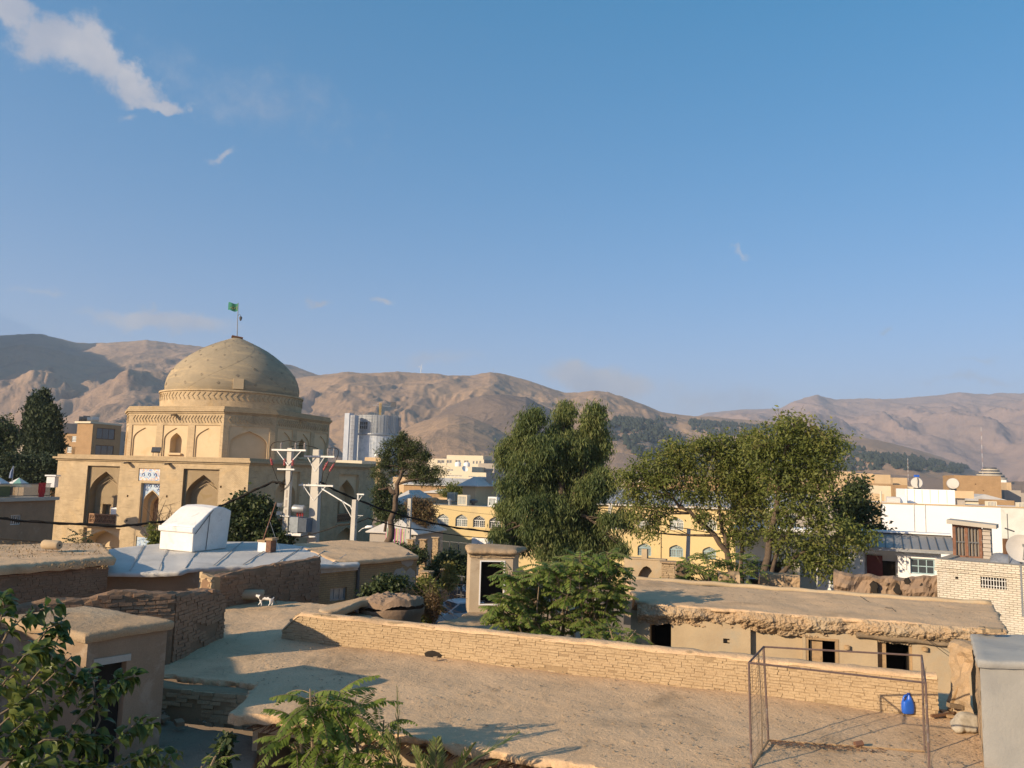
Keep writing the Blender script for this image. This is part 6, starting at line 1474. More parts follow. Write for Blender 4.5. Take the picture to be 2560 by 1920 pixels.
bb = city('brick_warehouse', 'large blank brown brick warehouse behind the right-hand water tank', 'building', 2385, 1188, 142, 2502, 9, 'brown_brick', z0=-1.6, wins=px_wins(cfr(2385, 1188, 142), [(2437, 2441, 1209, 1212), (2457, 2460, 1225, 1228)]), win_kw=wt, side_mat='grey_wall')
hip('sheet_shed', 'low shed with a pale sheet roof in front of the brick warehouse', 'shed', 2415, 1250, 118, 2520, 8, 3, 'cream', .9, .4, -1.6, ridge=.1)
far('low brown brick house at the right behind the white wall', 2478, 1250, 100, 2536, 6, 'brown_brick')
far('grey roofed house at the far right edge', 2511, 1225, 150, 2552, 8, 'grey_wall')
far('small white house far right under the terraced building', 2500, 1200, 330, 2516, 8, 'white')
far('tan house far right edge', 2516, 1206, 300, 2528, 8, 'tan', side_mat='brown_brick')
far('grey house at the right frame edge in the distance', 2530, 1232, 210, 2600, 9, 'grey_wall', [(2540, 2546, 1237, 1241)])
far('orange brick house seen through the middle trees', 1640, 1188, 170, 1800, 10, 'brown_brick', [(1660, 1672, 1200, 1214), (1700, 1712, 1200, 1214)])
far('tan house with a dark opening seen through the right-hand crown', 1868, 1186, 150, 1960, 9, 'brown_brick', [(1900, 1922, 1196, 1218)], side_mat='grey_wall')
far('pale house between the middle and right crowns', 1560, 1208, 190, 1650, 9, 'tan', [(1580, 1588, 1216, 1226), (1600, 1608, 1216, 1226)])
far('cream house deep behind the middle tree', 1500, 1215, 240, 1560, 9, 'cream')
far('brown house deep behind the right-hand crown', 1960, 1200, 200, 2070, 9, 'tan', [(1985, 1993, 1212, 1222), (2010, 2018, 1212, 1222), (2035, 2043, 1213, 1223)])
far('low pale house under the right-hand crown', 1960, 1262, 85, 2180, 7, 'grey_wall', [(2000, 2014, 1272, 1290), (2040, 2054, 1272, 1290), (2110, 2124, 1274, 1292)])
p = P(1916, 1178, 152); m_ = MB(); m_.box(p, (1.5, 1.3, 1.2)); m_.box(p + Vector((0, 0, .65)), (1.6, 1.4, .1)); tag(m_.build('roof_tank', K['white']), 'square white roof tank seen through the right-hand crown', 'tank')
r8 = random.Random(12)
for k in range(34):
 px = r8.uniform(1490, 2200) if k < 26 else r8.uniform(940, 1075); D = r8.uniform(120, 330); y = 1196 + (px - 1500) * .02 + (8 - r8.uniform(1.0, 7.5)) * FPX / D * .8 - 6; w = r8.uniform(7, 14) * FPX / D
 m_ = r8.choice(['tan', 'cream', 'cream', 'tan', 'brown_brick', 'grey_wall', 'white']); city('town_house', 'distant flat-roofed house among the town roofs behind the trees', 'house', px, y, D, px + w, r8.uniform(7, 10), m_, z0=-1.6, group='distant houses behind the trees', wins=[(1.2, 2.3, 2.0, 3.2), (3.6, 4.7, 2.0, 3.2)] if D < 200 and P(px, y, D).z > 3.6 else (), win_kw=wt)
def terraced():
 c = at(2478, 900, 0); root = thing('terraced_building', 'pale stepped oval hotel far off at the foot of the pink hills', 'building', (c.x, c.y, 0)); s = 900 / FPX; n = 4
 for k in range(n):
  b = MB(); r = (36 - 5.5 * k) * s; z0 = 0 if k == 0 else Zs(2478, 1196 - k * 6.8 + 2.0, 900); z1 = Zs(2478, 1196 - (k + 1) * 6.8 + 4.2, 900)
  b.lathe([(r, z0), (r, z1), (r - 2.4, z1)], c, 40); b.build('terrace', K['cream'], root)
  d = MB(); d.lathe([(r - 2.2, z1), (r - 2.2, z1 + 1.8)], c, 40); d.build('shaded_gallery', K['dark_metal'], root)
terraced()
def mast(px, y0, y1, D, lab, w=.5, rw=True):
 a, b = P(px, y1, D), P(px, y0, D); b.x = a.x; t = thing('radio_mast', lab, 'mast', a); h = b.z - a.z
 r_, w_ = MB(), MB(); n = 12
 for k in range(n):
  m_ = r_ if k % 2 == 0 else w_; z0, z1 = a.z + h * k / n, a.z + h * (k + 1) / n
  for i in range(3):
   g0, g1 = 2.1 * i, 2.1 * (i + 1); q0, q1 = Vector((w * math.cos(g0), w * math.sin(g0), 0)), Vector((w * math.cos(g1), w * math.sin(g1), 0)); o = Vector((a.x, a.y, 0))
   m_.tube([o + q0 + Vector((0, 0, z0)), o + q0 + Vector((0, 0, z1))], w * .16, 3); m_.tube([o + q0 + Vector((0, 0, z0)), o + q1 + Vector((0, 0, z1))], w * .1, 3)
 r_.build('lattice', plain('mast_red', (.34, .24, .21), .7), t); w_.build('lattice', plain('mast_white', (.55, .54, .53), .7), t)
 q = MB(); q.tube([Vector((a.x, a.y, b.z)), Vector((a.x, a.y, b.z + h * .12))], w * .15, 4); q.build('whip', K['grey_metal'], t)
mast(2458, 1068, 1200, 850, 'tall thin red and white radio mast against the pink hills', .42)
mast(2271, 1146, 1205, 420, 'short thin mast in front of the wooded hillside', .2)
mast(1233, 922, 940, 2580, 'tiny radio mast on the crest of the central hill', 1.0)
def turbine():
 a = P(1052, 934, 2560); t = thing('wind_turbine', 'tiny white wind turbine on the crest of the central hill', 'wind turbine', a); s = 2560 / FPX
 q = MB(); q.tube([a - Vector((0, 0, 8)), a + Vector((0, 0, 17 * s))], [1.3, .9], 8); q.build('tower', K['white'], t); h = a + Vector((0, -2, 17 * s)); q = MB(); q.box(h, (2, 5, 2)); q.build('nacelle', K['white'], t)
 for k, g in enumerate((1.15, 1.15 + 2.09, 1.15 + 4.19)):
  q = MB(); d = Vector((math.cos(g), 0, math.sin(g))); n_ = Vector((-d.z, 0, d.x)); L = 9.5 * s
  q.prism([h + Vector((0, -4, 0)) + d * 1 - n_ * .6, h + Vector((0, -4, 0)) + d * L * .25 + n_ * 1.0, h + Vector((0, -4, 0)) + d * L, h + Vector((0, -4, 0)) + d * L * .25 - n_ * .6], (0, .4, 0)); q.build('blade', K['white'], t)
turbine()
def build_white():
 A = P(2201, 1258.5, 75); B_ = at(2640, 71, A.z); root = thing('long_white_building', 'long blank white building with a weathered right end', 'building', (A.x + 9, A.y, -1)); F = Frame((A.x, A.y, 0), B_ - A); L = (B_ - A).length; zt = A.z
 w = MB(); F.box(w, 0, L, -1.6, zt, 0, 10); w.build('wall', mat('bright_white', (.82, .81, .79), (.78, .77, .75), .3, .8, .1, 5, fine=.03, c3=(.64, .63, .60), s3=.25, t3=(.66, .8)), root)
 u1 = F.uv(2540, 1280)[0]; p_ = MB(); F.box(p_, u1 - 1.2, L + .01, zt - 4.2, zt - .02, -.015, 0); p_.build('weathered_plaster', mat('worn_white', (.66, .66, .60), (.58, .58, .52), 1.0, .85, .2, 8, c3=(.45, .45, .40), s3=.9, fine=.06), root)
 for x in (2285, 2313): u = F.uv(x, 1300)[0]; q = MB(); q.tube([F.pt(u, -1, -.05), F.pt(u, zt, -.05)], .035, 5); q.build('downpipe', K['window_white'], root)
 cpg = MB(); F.box(cpg, -.1, L, zt, zt + .10, -.08, .25); cpg.build('coping', K['tan'], root)
 b = MB(); F.box(b, -.72, -.004, zt - 1.0, zt + .08, -.12, 1.6); b.build('corner_box', K['tan'], root)
 sd = MB(); F.box(sd, -.5, -.004, -1.6, zt - 1.0, .1, 2.2); sd.build('corner_pier', K['plaster'], root)
 A2 = P(2262, 1222, 79); rt = thing('roof_box', 'square white stair box on the long white building', 'roof box', (A2.x, A2.y, zt)); f = Frame((A2.x, A2.y, 0), F.U); t = 1.
 for _ in range(60): t += (2387 - proj(A2 + F.U * t)[0]) * 79 / FPX * .8
 b = MB(); f.box(b, 0, t, zt - .2, A2.z, 0, 5); b.build('wall', K['white'], rt)
 for x in (2268, 2286, 2305, 2325, 2346, 2367): u = f.uv(x, 1240)[0]; q = MB(); f.box(q, u - .03, u + .03, zt + .1, A2.z - .05, -.03, 0); q.build('joint_strip', K['cream'], rt)
 b = MB(); f.box(b, t + .004, t + 1.6, A2.z - .75, A2.z - .05, -.1, 1.8); b.build('tan_ledge', K['tan'], rt); b = MB(); f.box(b, t + .004, t + .9, zt - .2, A2.z - .76, .3, 3); b.build('shaded_pier', K['grey_wall'], rt)
 for i, (x, y) in enumerate(((2292, 1207), (2383, 1209))):
  p = P(x, y, 79.5); tk = thing('water_tank', 'grey lying water tank on the white roof box, %s' % ('with black pipe and blue float' if i == 0 else 'right one without pipe'), 'tank', p - Vector((0, 0, .6)), 'horizontal tanks on the roof box'); ax = Vector((.45, .89, 0)).normalized()
  b = MB(); b.tube([p, p + ax * .06, p + ax * 2.0, p + ax * 2.06], [.50, .54, .54, .50], 24); b.build('barrel', K['metal'], tk, smooth=True, autos=40)
  b = MB(); b.box(p + ax * .4 - Vector((0, 0, .6)), (.9, .15, .2), .5); b.build('cradle', K['dark_metal'], tk); b = MB(); b.box(p + ax * 1.6 - Vector((0, 0, .6)), (.9, .15, .2), .5); b.build('cradle', K['dark_metal'], tk)
  if i == 0:
   b = MB(); b.tube([p + Vector((.02, -.12, .5)), p + Vector((.05, -.16, .2)), p + Vector((.0, -.16, -.2)), p + Vector((.08, -.16, -.5))], .04, 6); b.build('hose', K['dark_metal'], tk); b = MB(); b.box(p + ax * .5 + Vector((0, 0, .68)), (.4, .3, .2)); b.build('float_box', K['jug_blue'], tk)
 p = P(2216, 1252, 78); tk = thing('cooling_barrel', 'silver half-barrel vent lying on the white roof edge', 'vent', p - Vector((0, 0, .5))); b = MB(); b.tube([p, p + F.U * 1.15], .42, 18); b.build('barrel', K['metal'], tk, smooth=True, autos=40); b = MB(); b.box(p + F.U * 1.5 + Vector((0, .3, .1)), (.7, .6, .85)); b.build('hood', K['white'], tk); b = MB(); b.tube([p + F.U * -.4 + Vector((0, .2, -.4)), p + F.U * -.4 + Vector((0, .2, .9))], .1, 8); b.build('flue', K['cream'], tk)
 for (x0, x1, y0, l_) in ((2468, 2489, 1253, 'pale louvred cooler on the right part of the white roof'), (2545, 2566, 1256, 'pale louvred cooler at the right frame edge on the white roof')):
  p = P(x0, y0, 74); w_ = (x1 - x0) * 74 / FPX; t_ = thing('air_cooler', l_, 'cooler', (p.x, p.y, zt)); f_ = Frame((p.x, p.y, 0), F.U); b = MB(); f_.box(b, 0, w_, zt - .1, p.z, 0, .8); b.build('cabinet', K['cream'], t_); b = MB()
  for k in range(6): f_.box(b, .06 + k * (w_ - .1) / 6, .06 + k * (w_ - .1) / 6 + .05, zt + .05, p.z - .06, -.015, .005)
  b.build('louvre', K['grey_metal'], t_)
build_white()
def build_canopy_house():
 zt = Zs(2290, 1369, 41.5); A = at(2040, 42.6, zt); B_ = at(2352, 40.2, zt); root = thing('white_house', 'white house under a grey seamed metal canopy with a red door', 'house', (A.x + 3, A.y, 0)); F = Frame((A.x, A.y, 0), B_ - A); L = (B_ - A).length
 def hp(x0, x1, y0, y1): u0, v1 = F.uv(x0, y0); u1, v0 = F.uv(x1, y1); return rect(u0, u1, v0, v1)
 por = hp(2160, 2246, 1383, 1460); win = hp(2275, 2338, 1395, 1438); mb = MB(); face(mb, F, rect(0, L, .5, zt), [por, win]); recess(mb, F, por, 0, 1.4); recess(mb, F, win, 0, .2)
 S_ = Frame(F.pt(L, 0, 0), F.Wd); face(mb, S_, rect(0, 4, .5, zt)); mb.build('wall', K['white'], root)
 u0, v1 = F.uv(2158, 1384, 1.4); u1, v0 = F.uv(2190, 1445, 1.4); d = MB(); F.box(d, por[0][0] + .1, por[0][0] + .85, v0, v1 - .05, 1.3, 1.38); d.build('door', plain('red_door', (.16, .035, .03), .6), root)
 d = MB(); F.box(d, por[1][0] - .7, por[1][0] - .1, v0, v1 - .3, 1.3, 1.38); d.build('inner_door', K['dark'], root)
 window(root, F, win[0][0], win[1][0], win[0][1], win[2][1], .16, 'window_blue', 'glass', 3, 2, .06)
 c = MB(); u0 = F.uv(2150, 1350)[0]; u1 = F.uv(2390, 1370)[0]; zb = Zs(2290, 1337, 44.2)
 rows = [[tuple(F.pt(u0 + (u1 - u0) * k / 30, z, w)) for k in range(31)] for (z, w) in ((zt - .06, -.55), (zt + .02, -.55), (zb, 2.3), (zb + .10, 2.6), (zb + .10, 3.3))]
 c.grid(np.array(rows)); co_ = c.build('canopy', mat('canopy_sheet', (.34, .32, .29), (.29, .275, .25), .6, .55, .1, 4, fine=.05, metal=.3), root)
 s_ = MB(); n = 11
 for k in range(n + 1): u = u0 + (u1 - u0) * k / n; s_.tube([F.pt(u, zt + .04, -.55), F.pt(u, zb + .02, 2.3)], .025, 4)
 s_.build('seams', K['dark_metal'], co_); s_ = MB(); F.box(s_, u0, u1, zt - .14, zt - .02, -.62, -.5); s_.build('gutter', K['grey_metal'], root)
 rg = MB(); F.box(rg, u0, u1, zb + .12, zb + .2, 2.4, 3.4); rg.build('ridge_flashing', K['white'], root)
 wl = MB(); u, v = F.uv(2264, 1377); wl.box(F.pt(u, v, -.15), (.35, .25, .22), .2); wl.tube([F.pt(u, v, 0), F.pt(u, v - .9, -.05)], .025, 5); wl.build('wall_lamp', K['white'], root)
build_canopy_house()
def build_white_brick():
 zt = Zs(2360, 1399, 33); A = at(2349, 33.4, zt); B_ = at(2640, 30.9, zt); root = thing('white_brick_house', 'white painted brick house with a barred window at the right edge', 'house', (A.x + 3, A.y, 0)); F = Frame((A.x, A.y, 0), B_ - A); L = (B_ - A).length
 def hp(x0, x1, y0, y1): u0, v1 = F.uv(x0, y0); u1, v0 = F.uv(x1, y1); return rect(u0, u1, v0, v1)
 win = hp(2451, 2517, 1441, 1475); hol = hp(2388, 2396, 1441, 1448); mb = MB(); face(mb, F, rect(-.12, L, .2, zt - .5), [win, hol]); recess(mb, F, win, 0, .25); recess(mb, F, hol, 0, .3)
 S_ = Frame(F.pt(-.12, 0, 6), -F.Wd); face(mb, S_, rect(0, 6, .2, zt - .5)); mb.build('wall', K['white_brick'], root)
 pr = MB(); F.box(pr, -.2, L, zt - .5, zt - .36, -.05, 5.5); F.box(pr, -.16, L, zt - .36, zt - .02, -.10, .4); F.box(pr, -.16, .2, zt - .36, zt - .02, .4, 5.5); pr.build('parapet', K['white_brick'], root)
 rf = MB(); F.box(rf, .2, L, zt - .30, zt - .08, .4, 5.5); rf.build('roof', K['grey_wall'], root)
 g = MB(); u0, u1, v0, v1 = win[0][0], win[1][0], win[0][1], win[2][1]
 for k in range(9): u = u0 + .06 + (u1 - u0 - .12) * k / 8; g.tube([F.pt(u, v0, .06), F.pt(u, v1, .06)], .018, 5)
 for v in (v0 + .1, v1 - .12): g.tube([F.pt(u0, v, .05), F.pt(u1, v, .05)], .015, 5)
 g.build('window_bars', K['window_white'], root); g = MB(); face(g, F, win, (), .2); g.build('window_pane', K['dark'], root)
 zb = zt - .12; D = 35.6; A2 = at(2383, D, zb); B2 = at(2478, D - .8, zb); rt = thing('cage_shed', 'small rusty barred shed with a tilted slab roof on the white brick house', 'shed', (A2.x, A2.y, zb)); f = Frame((A2.x, A2.y, 0), B2 - A2); Lw = (B2 - A2).length; z1 = Zs(2383, 1308, D); z2 = Zs(2478, 1318, D)
 b = MB(); us = f.uv(2455, 1350)[0]
 for k in range(int((zt + 1.6 - zb) / .17) + 2):
  z = zb + k * .17
  if z + .15 < z2: f.box(b, us + .02 + .015 * (k % 2), Lw + .015 * (k % 2), z, z + .15, .0, .9)
 b.build('block_pier', K['grey_wall'], rt)
 b = MB(); f.box(b, .0, .12, zb, z1 - .02, 0, .1); f.box(b, us - .12, us, zb, z1 - .06, 0, .1); f.box(b, us * .42, us * .42 + .12, zb, z1 - .04, .01, .09); f.box(b, .12, us - .12, zb, zb + .1, .01, .09); f.box(b, .12, us - .12, z1 - .16, z1 - .06, .012, .088); b.build('frame', K['rust'], rt)
 b = MB()
 for k in range(1, 9): u = us * k / 9; f.box(b, u - .02, u + .02, zb + .1, z1 - .16, .03, .06)
 f.box(b, .12, us - .12, zb + (z1 - zb) * .45, zb + (z1 - zb) * .45 + .05, .02, .07); b.build('bars', K['dark_metal'], rt)
 b = MB(); f.box(b, .05, us - .02, zb, z1 - .08, .16, .2); b.build('rear_sheet', mat('shed_sheet', (.33, .27, .20), (.25, .20, .15), 2, .8, .3, 10, fine=.1), rt)
 b = MB(); f.box(b, 0, Lw, zb, z2 - .1, 1.0, 1.1); b.build('rear_wall', K['grey_wall'], rt)
 b = MB(); b.hexa([f.pt(-.18, z1 - .02, -.3), f.pt(Lw + .25, z2 - .02, -.3), f.pt(Lw + .25, z2 - .02, 1.4), f.pt(-.18, z1 - .02, 1.4), f.pt(-.18, z1 + .16, -.3), f.pt(Lw + .25, z2 + .14, -.3), f.pt(Lw + .25, z2 + .14, 1.4), f.pt(-.18, z1 + .16, 1.4)]); b.build('roof_slab', K['concrete'], rt)
 b = MB(); slab(b, [at(2478, 33.6, zt + .0), at(2545, 32.8, zt)], [at(2482, 35, zt + .05), at(2552, 34.5, zt + .1)], 26, 12, .12, .12, 2.5, 55, .08, .08, bulge=.18); tag(b.build('tarpaulin', plain('grey_tarpaulin', (.20, .215, .24), .8), smooth=True), 'crumpled grey tarpaulin on the roof beside the barred shed', 'tarpaulin')
 c = P(2553, 1373, 30.5); t = thing('satellite_dish', 'large grey satellite dish at the right edge on a thin post', 'satellite dish', (c.x, c.y, zt - .1))
 b = MB(); n = Vector((-.35, -.9, .3)).normalized(); e1 = n.cross(Vector((0, 0, 1))).normalized(); e2 = e1.cross(n); rows = []
 for j in range(9): r_ = .52 * j / 8; rows.append([tuple(c + e1 * r_ * math.cos(a) + e2 * r_ * math.sin(a) + n * (.5 * r_ * r_)) for a in np.linspace(0, 2 * math.pi, 33)])
 b.grid(np.array(rows)); b.build('dish', K['metal'], t, smooth=True); b = MB(); b.tube([c - n * .05, c + Vector((.05, .15, -.7)), Vector((c.x + .05, c.y + .15, zt - 1.8))], .035, 6); b.build('post', K['grey_metal'], t); b = MB(); b.tube([c - e2 * .5, c + n * .6], .015, 4); b.box(c + n * .6, (.1, .1, .1)); b.build('feed_arm', K['grey_metal'], t)
 q = MB(); p0 = at(2523, 33, zt - .1); q.tube([p0, p0 + Vector((0, 0, 2.0))], .018, 5); an = q.build('aerial', K['dark_metal']); tag(an, 'thin roof aerial with one cross-bar beside the grey dish', 'aerial'); q = MB(); q.tube([p0 + Vector((-.12, 0, 1.42)), p0 + Vector((.18, -.15, 1.30))], .03, 5); q.build('cross_bar', K['dark_metal'], an)
 pst = MB(); p0 = at(2518, 33.8, zt - .1); pst.box(p0 + Vector((0, 0, .45)), (.2, .2, 1.0)); tag(pst.build('stub_post', K['wood_dark']), 'short dark post on the white brick roof behind the aerial', 'post')
build_white_brick()
def lumpy(name, label, A, B_, zb, zt, m, thick=.7, seed=1, amp=.35, nz=16, holes=0, part='earth_mass'):
 A, B_ = Vector(A), Vector(B_); F = Frame((A.x, A.y, 0), B_ - A); L = (B_ - A).length; n = int(L / .10); root = thing(name, label, 'wall', ((A.x + B_.x) / 2, (A.y + B_.y) / 2, zb)); U = np.linspace(0, L, n)
 top = zt + fbm(U * .7, U * 0 + seed, oct=4, seed=seed) * amp; rows = []
 prof = [(0, f) for f in np.linspace(0, 1, nz)] + [(.3, 1.03), (.6, 1.03), (1, 1.0), (1, 0)]
 for (w, f) in prof:
  z = zb + (top - zb) * f; d = fbm(U * 2, z * 2.2, w, oct=5, seed=seed + 3, gain=.6) * amp * .8 + fbm(U * .8, z * .9, w, oct=2, seed=seed + 4) * amp * .7
  rows.append([tuple(F.pt(U[i], z[i], w * thick + d[i] * (1 if w < .5 else .3))) for i in range(n)])
 b = MB(); b.grid(np.array(rows)); b.build(part, K[m], root); return root, F
r_, F_ = lumpy('collapsed_wall', 'collapsed dark brown mud wall with hollows between the trees and the white brick house', at(2085, 36.5, 3), at(2352, 34.5, 3), 1.5, 4.2, 'mud_dark', .8, 5, .6)
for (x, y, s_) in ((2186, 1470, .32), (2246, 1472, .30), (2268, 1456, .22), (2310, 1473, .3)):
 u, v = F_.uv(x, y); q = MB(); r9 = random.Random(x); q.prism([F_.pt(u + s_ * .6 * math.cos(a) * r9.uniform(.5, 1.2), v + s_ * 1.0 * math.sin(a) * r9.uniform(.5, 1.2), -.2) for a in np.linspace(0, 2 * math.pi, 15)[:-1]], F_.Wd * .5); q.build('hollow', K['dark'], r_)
lumpy('earth_mound', 'rounded pale earth mound at the foot of the right-hand trees', at(1795, 36, 3), at(1850, 35.8, 3), 1.5, 4.05, 'mud', 1.2, 9, .3)
lumpy('rubble_wall', 'broken earth wall under the dark right-hand branches', at(1900, 38, 3), at(2000, 37.5, 3), 1.5, 3.75, 'mud', .8, 13, .3)
lumpy('corner_rubble', 'tan broken brick edge between the long wall and the concrete block', at(2380, 17.2, 3), at(2436, 16.6, 3), 3.2, 4.7, 'mud', .5, 17, .22, part='brick_rubble')
def pillar(px0, px1, yt, D, zb, lab, seed=1, dim=False):
 A, B_ = at(px0, D, 4), at(px1, D - .1, 4); zt = Zs((px0 + px1) / 2, yt, D); root = thing('brick_pillar', lab, 'pillar', ((A.x + B_.x) / 2, A.y, zb)); b, j = MB(), MB(); L = (B_ - A).length; F = Frame((A.x, A.y, 0), B_ - A)
 brickwall(b, j, A, B_, lambda t: zb, lambda t: zt, seed=seed, thick=L * .9, jut=.04, bl=.24, bh=.065, topn=.03, miss=.03); S_ = F.pt(L, 0, 0); brickwall(b, j, S_, S_ + F.Wd * L * .9, lambda t: zb, lambda t: zt - .01, seed=seed + 1, thick=.1, jut=.04, bl=.24, bh=.065, topn=.01)
 j.build('mud_core', K['joint'], root); b.build('brickwork', K['adobe'], root)
 c = MB(); F.box(c, -.08, L + .08, zt, zt + .07, -.08, L * .9 + .08); c.build('cap', K['mud'], root)
pillar(1654, 1686, 1408, 36, 1.8, 'square pillar of loose tan bricks behind the long mud house roof', 31)
sq = MB(); p = at(1697, 38.4, 0); sq.box(p + Vector((0, 0, 3)), (.6, .8, 2.4), .2); tag(sq.build('dark_pier', K['mud_dark']), 'dark shaded mud pier right of the loose brick pillar', 'pier')
def arch_wall():
 A, B_ = at(1560, 40, 3), at(1664, 39.3, 3); F = Frame((A.x, A.y, 0), B_ - A); L = (B_ - A).length; zt = Zs(1600, 1397, 40); root = thing('arched_garden_wall', 'low shaded garden wall with a half-round arch and stub pier', 'wall', (A.x, A.y, 1))
 m_ = MB(); h = [(L * .18 + (L * .72) * (.5 - .5 * math.cos(math.pi * k / 14)), 1.0 + (zt - 1.3) * math.sin(math.pi * k / 14)) for k in range(15)]
 h = [(u, max(v, 1.02)) for u, v in h]
 face(m_, F, rect(0, L, 1, zt), [h]); recess(m_, F, h, 0, .5); F.box(m_, L * .42, L * .55, zt, zt + .5, 0, .4); F.box(m_, 0, L, zt, zt + .06, -.04, .5); m_.build('masonry', K['plaster'], root)
arch_wall()
for i, (x0, x1, yt, lab) in enumerate(((1020, 1033, 1351, 'leftmost sunlit brick pier of the street fence beside the pine'), (1051, 1065, 1350, 'middle sunlit brick pier with an arch shadow in the street fence'), (1083, 1096, 1345, 'right-hand sunlit brick pier beside the green mesh fence'))):
 pillar(x0, x1, yt, 60, -1.3, lab, 40 + i)
for (x0, y0, x1, y1, l_) in ((1012, 1399, 1026, 1372, 'left sloping brick buttress of the street piers'), (1078, 1372, 1096, 1398, 'right sloping brick buttress of the street piers')):
 q = MB(); a, b = P(x0, y0, 60.5), P(x1, y1, 60.5); q.prism([Vector((a.x, a.y, -1.3)), Vector((b.x, b.y, -1.3)), b, a], (0, .3, 0)); tag(q.build('buttress', K['adobe']), l_, 'buttress')
q = MB(); a, b = at(1000, 62, 0), at(1100, 62.5, 0); q.box(((a.x + b.x) / 2, 62.2, -.6), (3.6, .25, 1.8)); tag(q.build('street_wall', K['tan']), 'low tan street wall behind the sunlit piers', 'wall')
for i, (x0, x1, yt, D, zb, lab) in enumerate(((1056, 1078, 1432, 45, -.6, 'short sunlit brick pier beside the round garden bush'), (1107, 1122, 1426, 44, -.5, 'slim sunlit brick pier behind the yellow-green shrub'))):
 pillar(x0, x1, yt, D, zb, lab, 50 + i)
def mesh_fence(pts, zt, zb, n, lab, name='metal_fence'):
 root = thing(name, lab, 'fence', pts[0]); A, B_ = Vector(pts[0]), Vector(pts[1])
 for k in range(n + 1):
  p = A.lerp(B_, k / n); q = MB(); q.box((p.x, p.y, (zt + zb) / 2), (.10, .10, zt - zb)); q.build('post', K['dark_metal'], root)
 q = MB(); F = Frame((A.x, A.y, 0), B_ - A); L = (B_ - A).length
 for z in np.linspace(zb + .2, zt - .03, 4): q.tube([F.pt(0, z, 0), F.pt(L, z, 0)], .025, 4)
 for u in np.arange(0, L, .22): q.tube([F.pt(u, zb + .2, 0), F.pt(u, zt - .03, 0)], .008, 3)
 q.build('mesh_panel', K['dark_metal'], root)
mesh_fence((at(1098, 62, 0), at(1190, 60, 0)), Zs(1140, 1355, 61), -1.2, 4, 'tall dark green mesh fence behind the round street bush')
mesh_fence((at(1110, 46, 0), at(1172, 45, 0)), Zs(1140, 1438, 45.5), -.8, 3, 'low dark railing between the brick pier and the stair kiosk')
def car(name, label, loc, rz, paint, glass='glass', sedan=True):
 t = thing(name, label, 'car', (0, 0, 0)); t['_local'] = 1
 W_ = .82
 def hull(mb, prof, inset):
  n = len(prof); vs = [(x, -W_ + inset * f, z) for x, z, f in prof] + [(x, W_ - inset * f, z) for x, z, f in prof]
  mb.add(vs, [tuple(range(n)), tuple(reversed(range(n, 2 * n)))] + [(i, n + i, n + (i + 1) % n, (i + 1) % n) for i in range(n)])
 b = MB(); hull(b, [(-2.1, .3, .4), (-2.15, .62, .3), (-2.05, .9, .2), (-1.2, .97, .1), (1.0, .95, .1), (1.85, .82, .25), (2.1, .62, .35), (2.1, .32, .4)], .2); body = b.build('body', paint, t, smooth=True, autos=35)
 bv = body.modifiers.new('bevel', 'BEVEL'); bv.width = .05; bv.segments = 2
 b = MB(); hull(b, [(-1.75, .95, .1), (-1.25, 1.36, .9), (-.6, 1.43, 1), (.1, 1.40, 1), (.95, .95, .1)], .22); cab = b.build('cabin', K[glass], t, smooth=True, autos=30)
 b = MB(); hull(b, [(-1.22, 1.37, .9), (-.6, 1.455, .95), (.12, 1.425, .95), (.2, 1.37, .9)], .2); ro = b.build('roof', paint, t, smooth=True, autos=50)
 b = MB()
 for s_ in (-1, 1):
  y = s_ * (W_ - .02); yt = s_ * (W_ - .19)
  for (x0, x1) in ((.95, .12), (-.45, -.5), (-1.72, -1.22)): b.tube([(x0, y, .95), (x1, yt, 1.39)], .035, 4)
 b.build('pillars', paint, t)
 for (x, y) in ((1.3, -1), (1.3, 1), (-1.3, -1), (-1.3, 1)):
  w = MB(); w.tube([(x, y * .62, .3), (x, y * .84, .3)], .3, 16); wo = w.build('wheel', K['dark'], t); r = MB(); r.tube([(x, y * .80, .3), (x, y * .85, .3)], .18, 12); r.build('rim', K['grey_metal'], wo)
 for y in (-.55, .55):
  h = MB(); h.box((2.08, y, .66), (.08, .36, .15)); h.build('headlight', K['window_white'], t); h = MB(); h.box((-2.12, y, .72), (.06, .3, .18)); h.build('tail_light', K['fabric_red'], t)
 h = MB(); h.box((2.1, 0, .42), (.08, 1.5, .16)); h.build('bumper', K['grey_metal'], t); h = MB(); h.box((2.13, 0, .47), (.02, .5, .11)); h.build('number_plate', K['white'], t)
 m_ = MB(); m_.box((.72, -.88, 1.0), (.12, .16, .12)); m_.box((.72, .88, 1.0), (.12, .16, .12)); m_.build('mirrors', paint, t)
 t.location = loc; t.rotation_euler = (0, 0, rz); return t
wp = mat('white_car_paint', (.66, .67, .68), (.62, .63, .64), .5, .3, 0, fine=.02, spec=.5)
bp_ = mat('navy_car_paint', (.02, .025, .04), (.025, .03, .05), .5, .25, 0, fine=.02, spec=.6)
p = at(1128, 42.8, 0); car('parked_car', 'white saloon car parked beside the stair kiosk behind a bush', (p.x + .2, p.y, gz(42) + .1), rad(-148), wp)
p = at(1066, 55, 0); car('parked_car', 'dark navy car parked beyond the peeling house corner', (p.x + .4, p.y, gz(55) + .1), rad(-160), bp_)
p = at(1168, 57, 0); car('parked_car', 'white car mostly hidden behind the round street bush', (p.x, p.y, gz(57) + .1), rad(-150), wp)
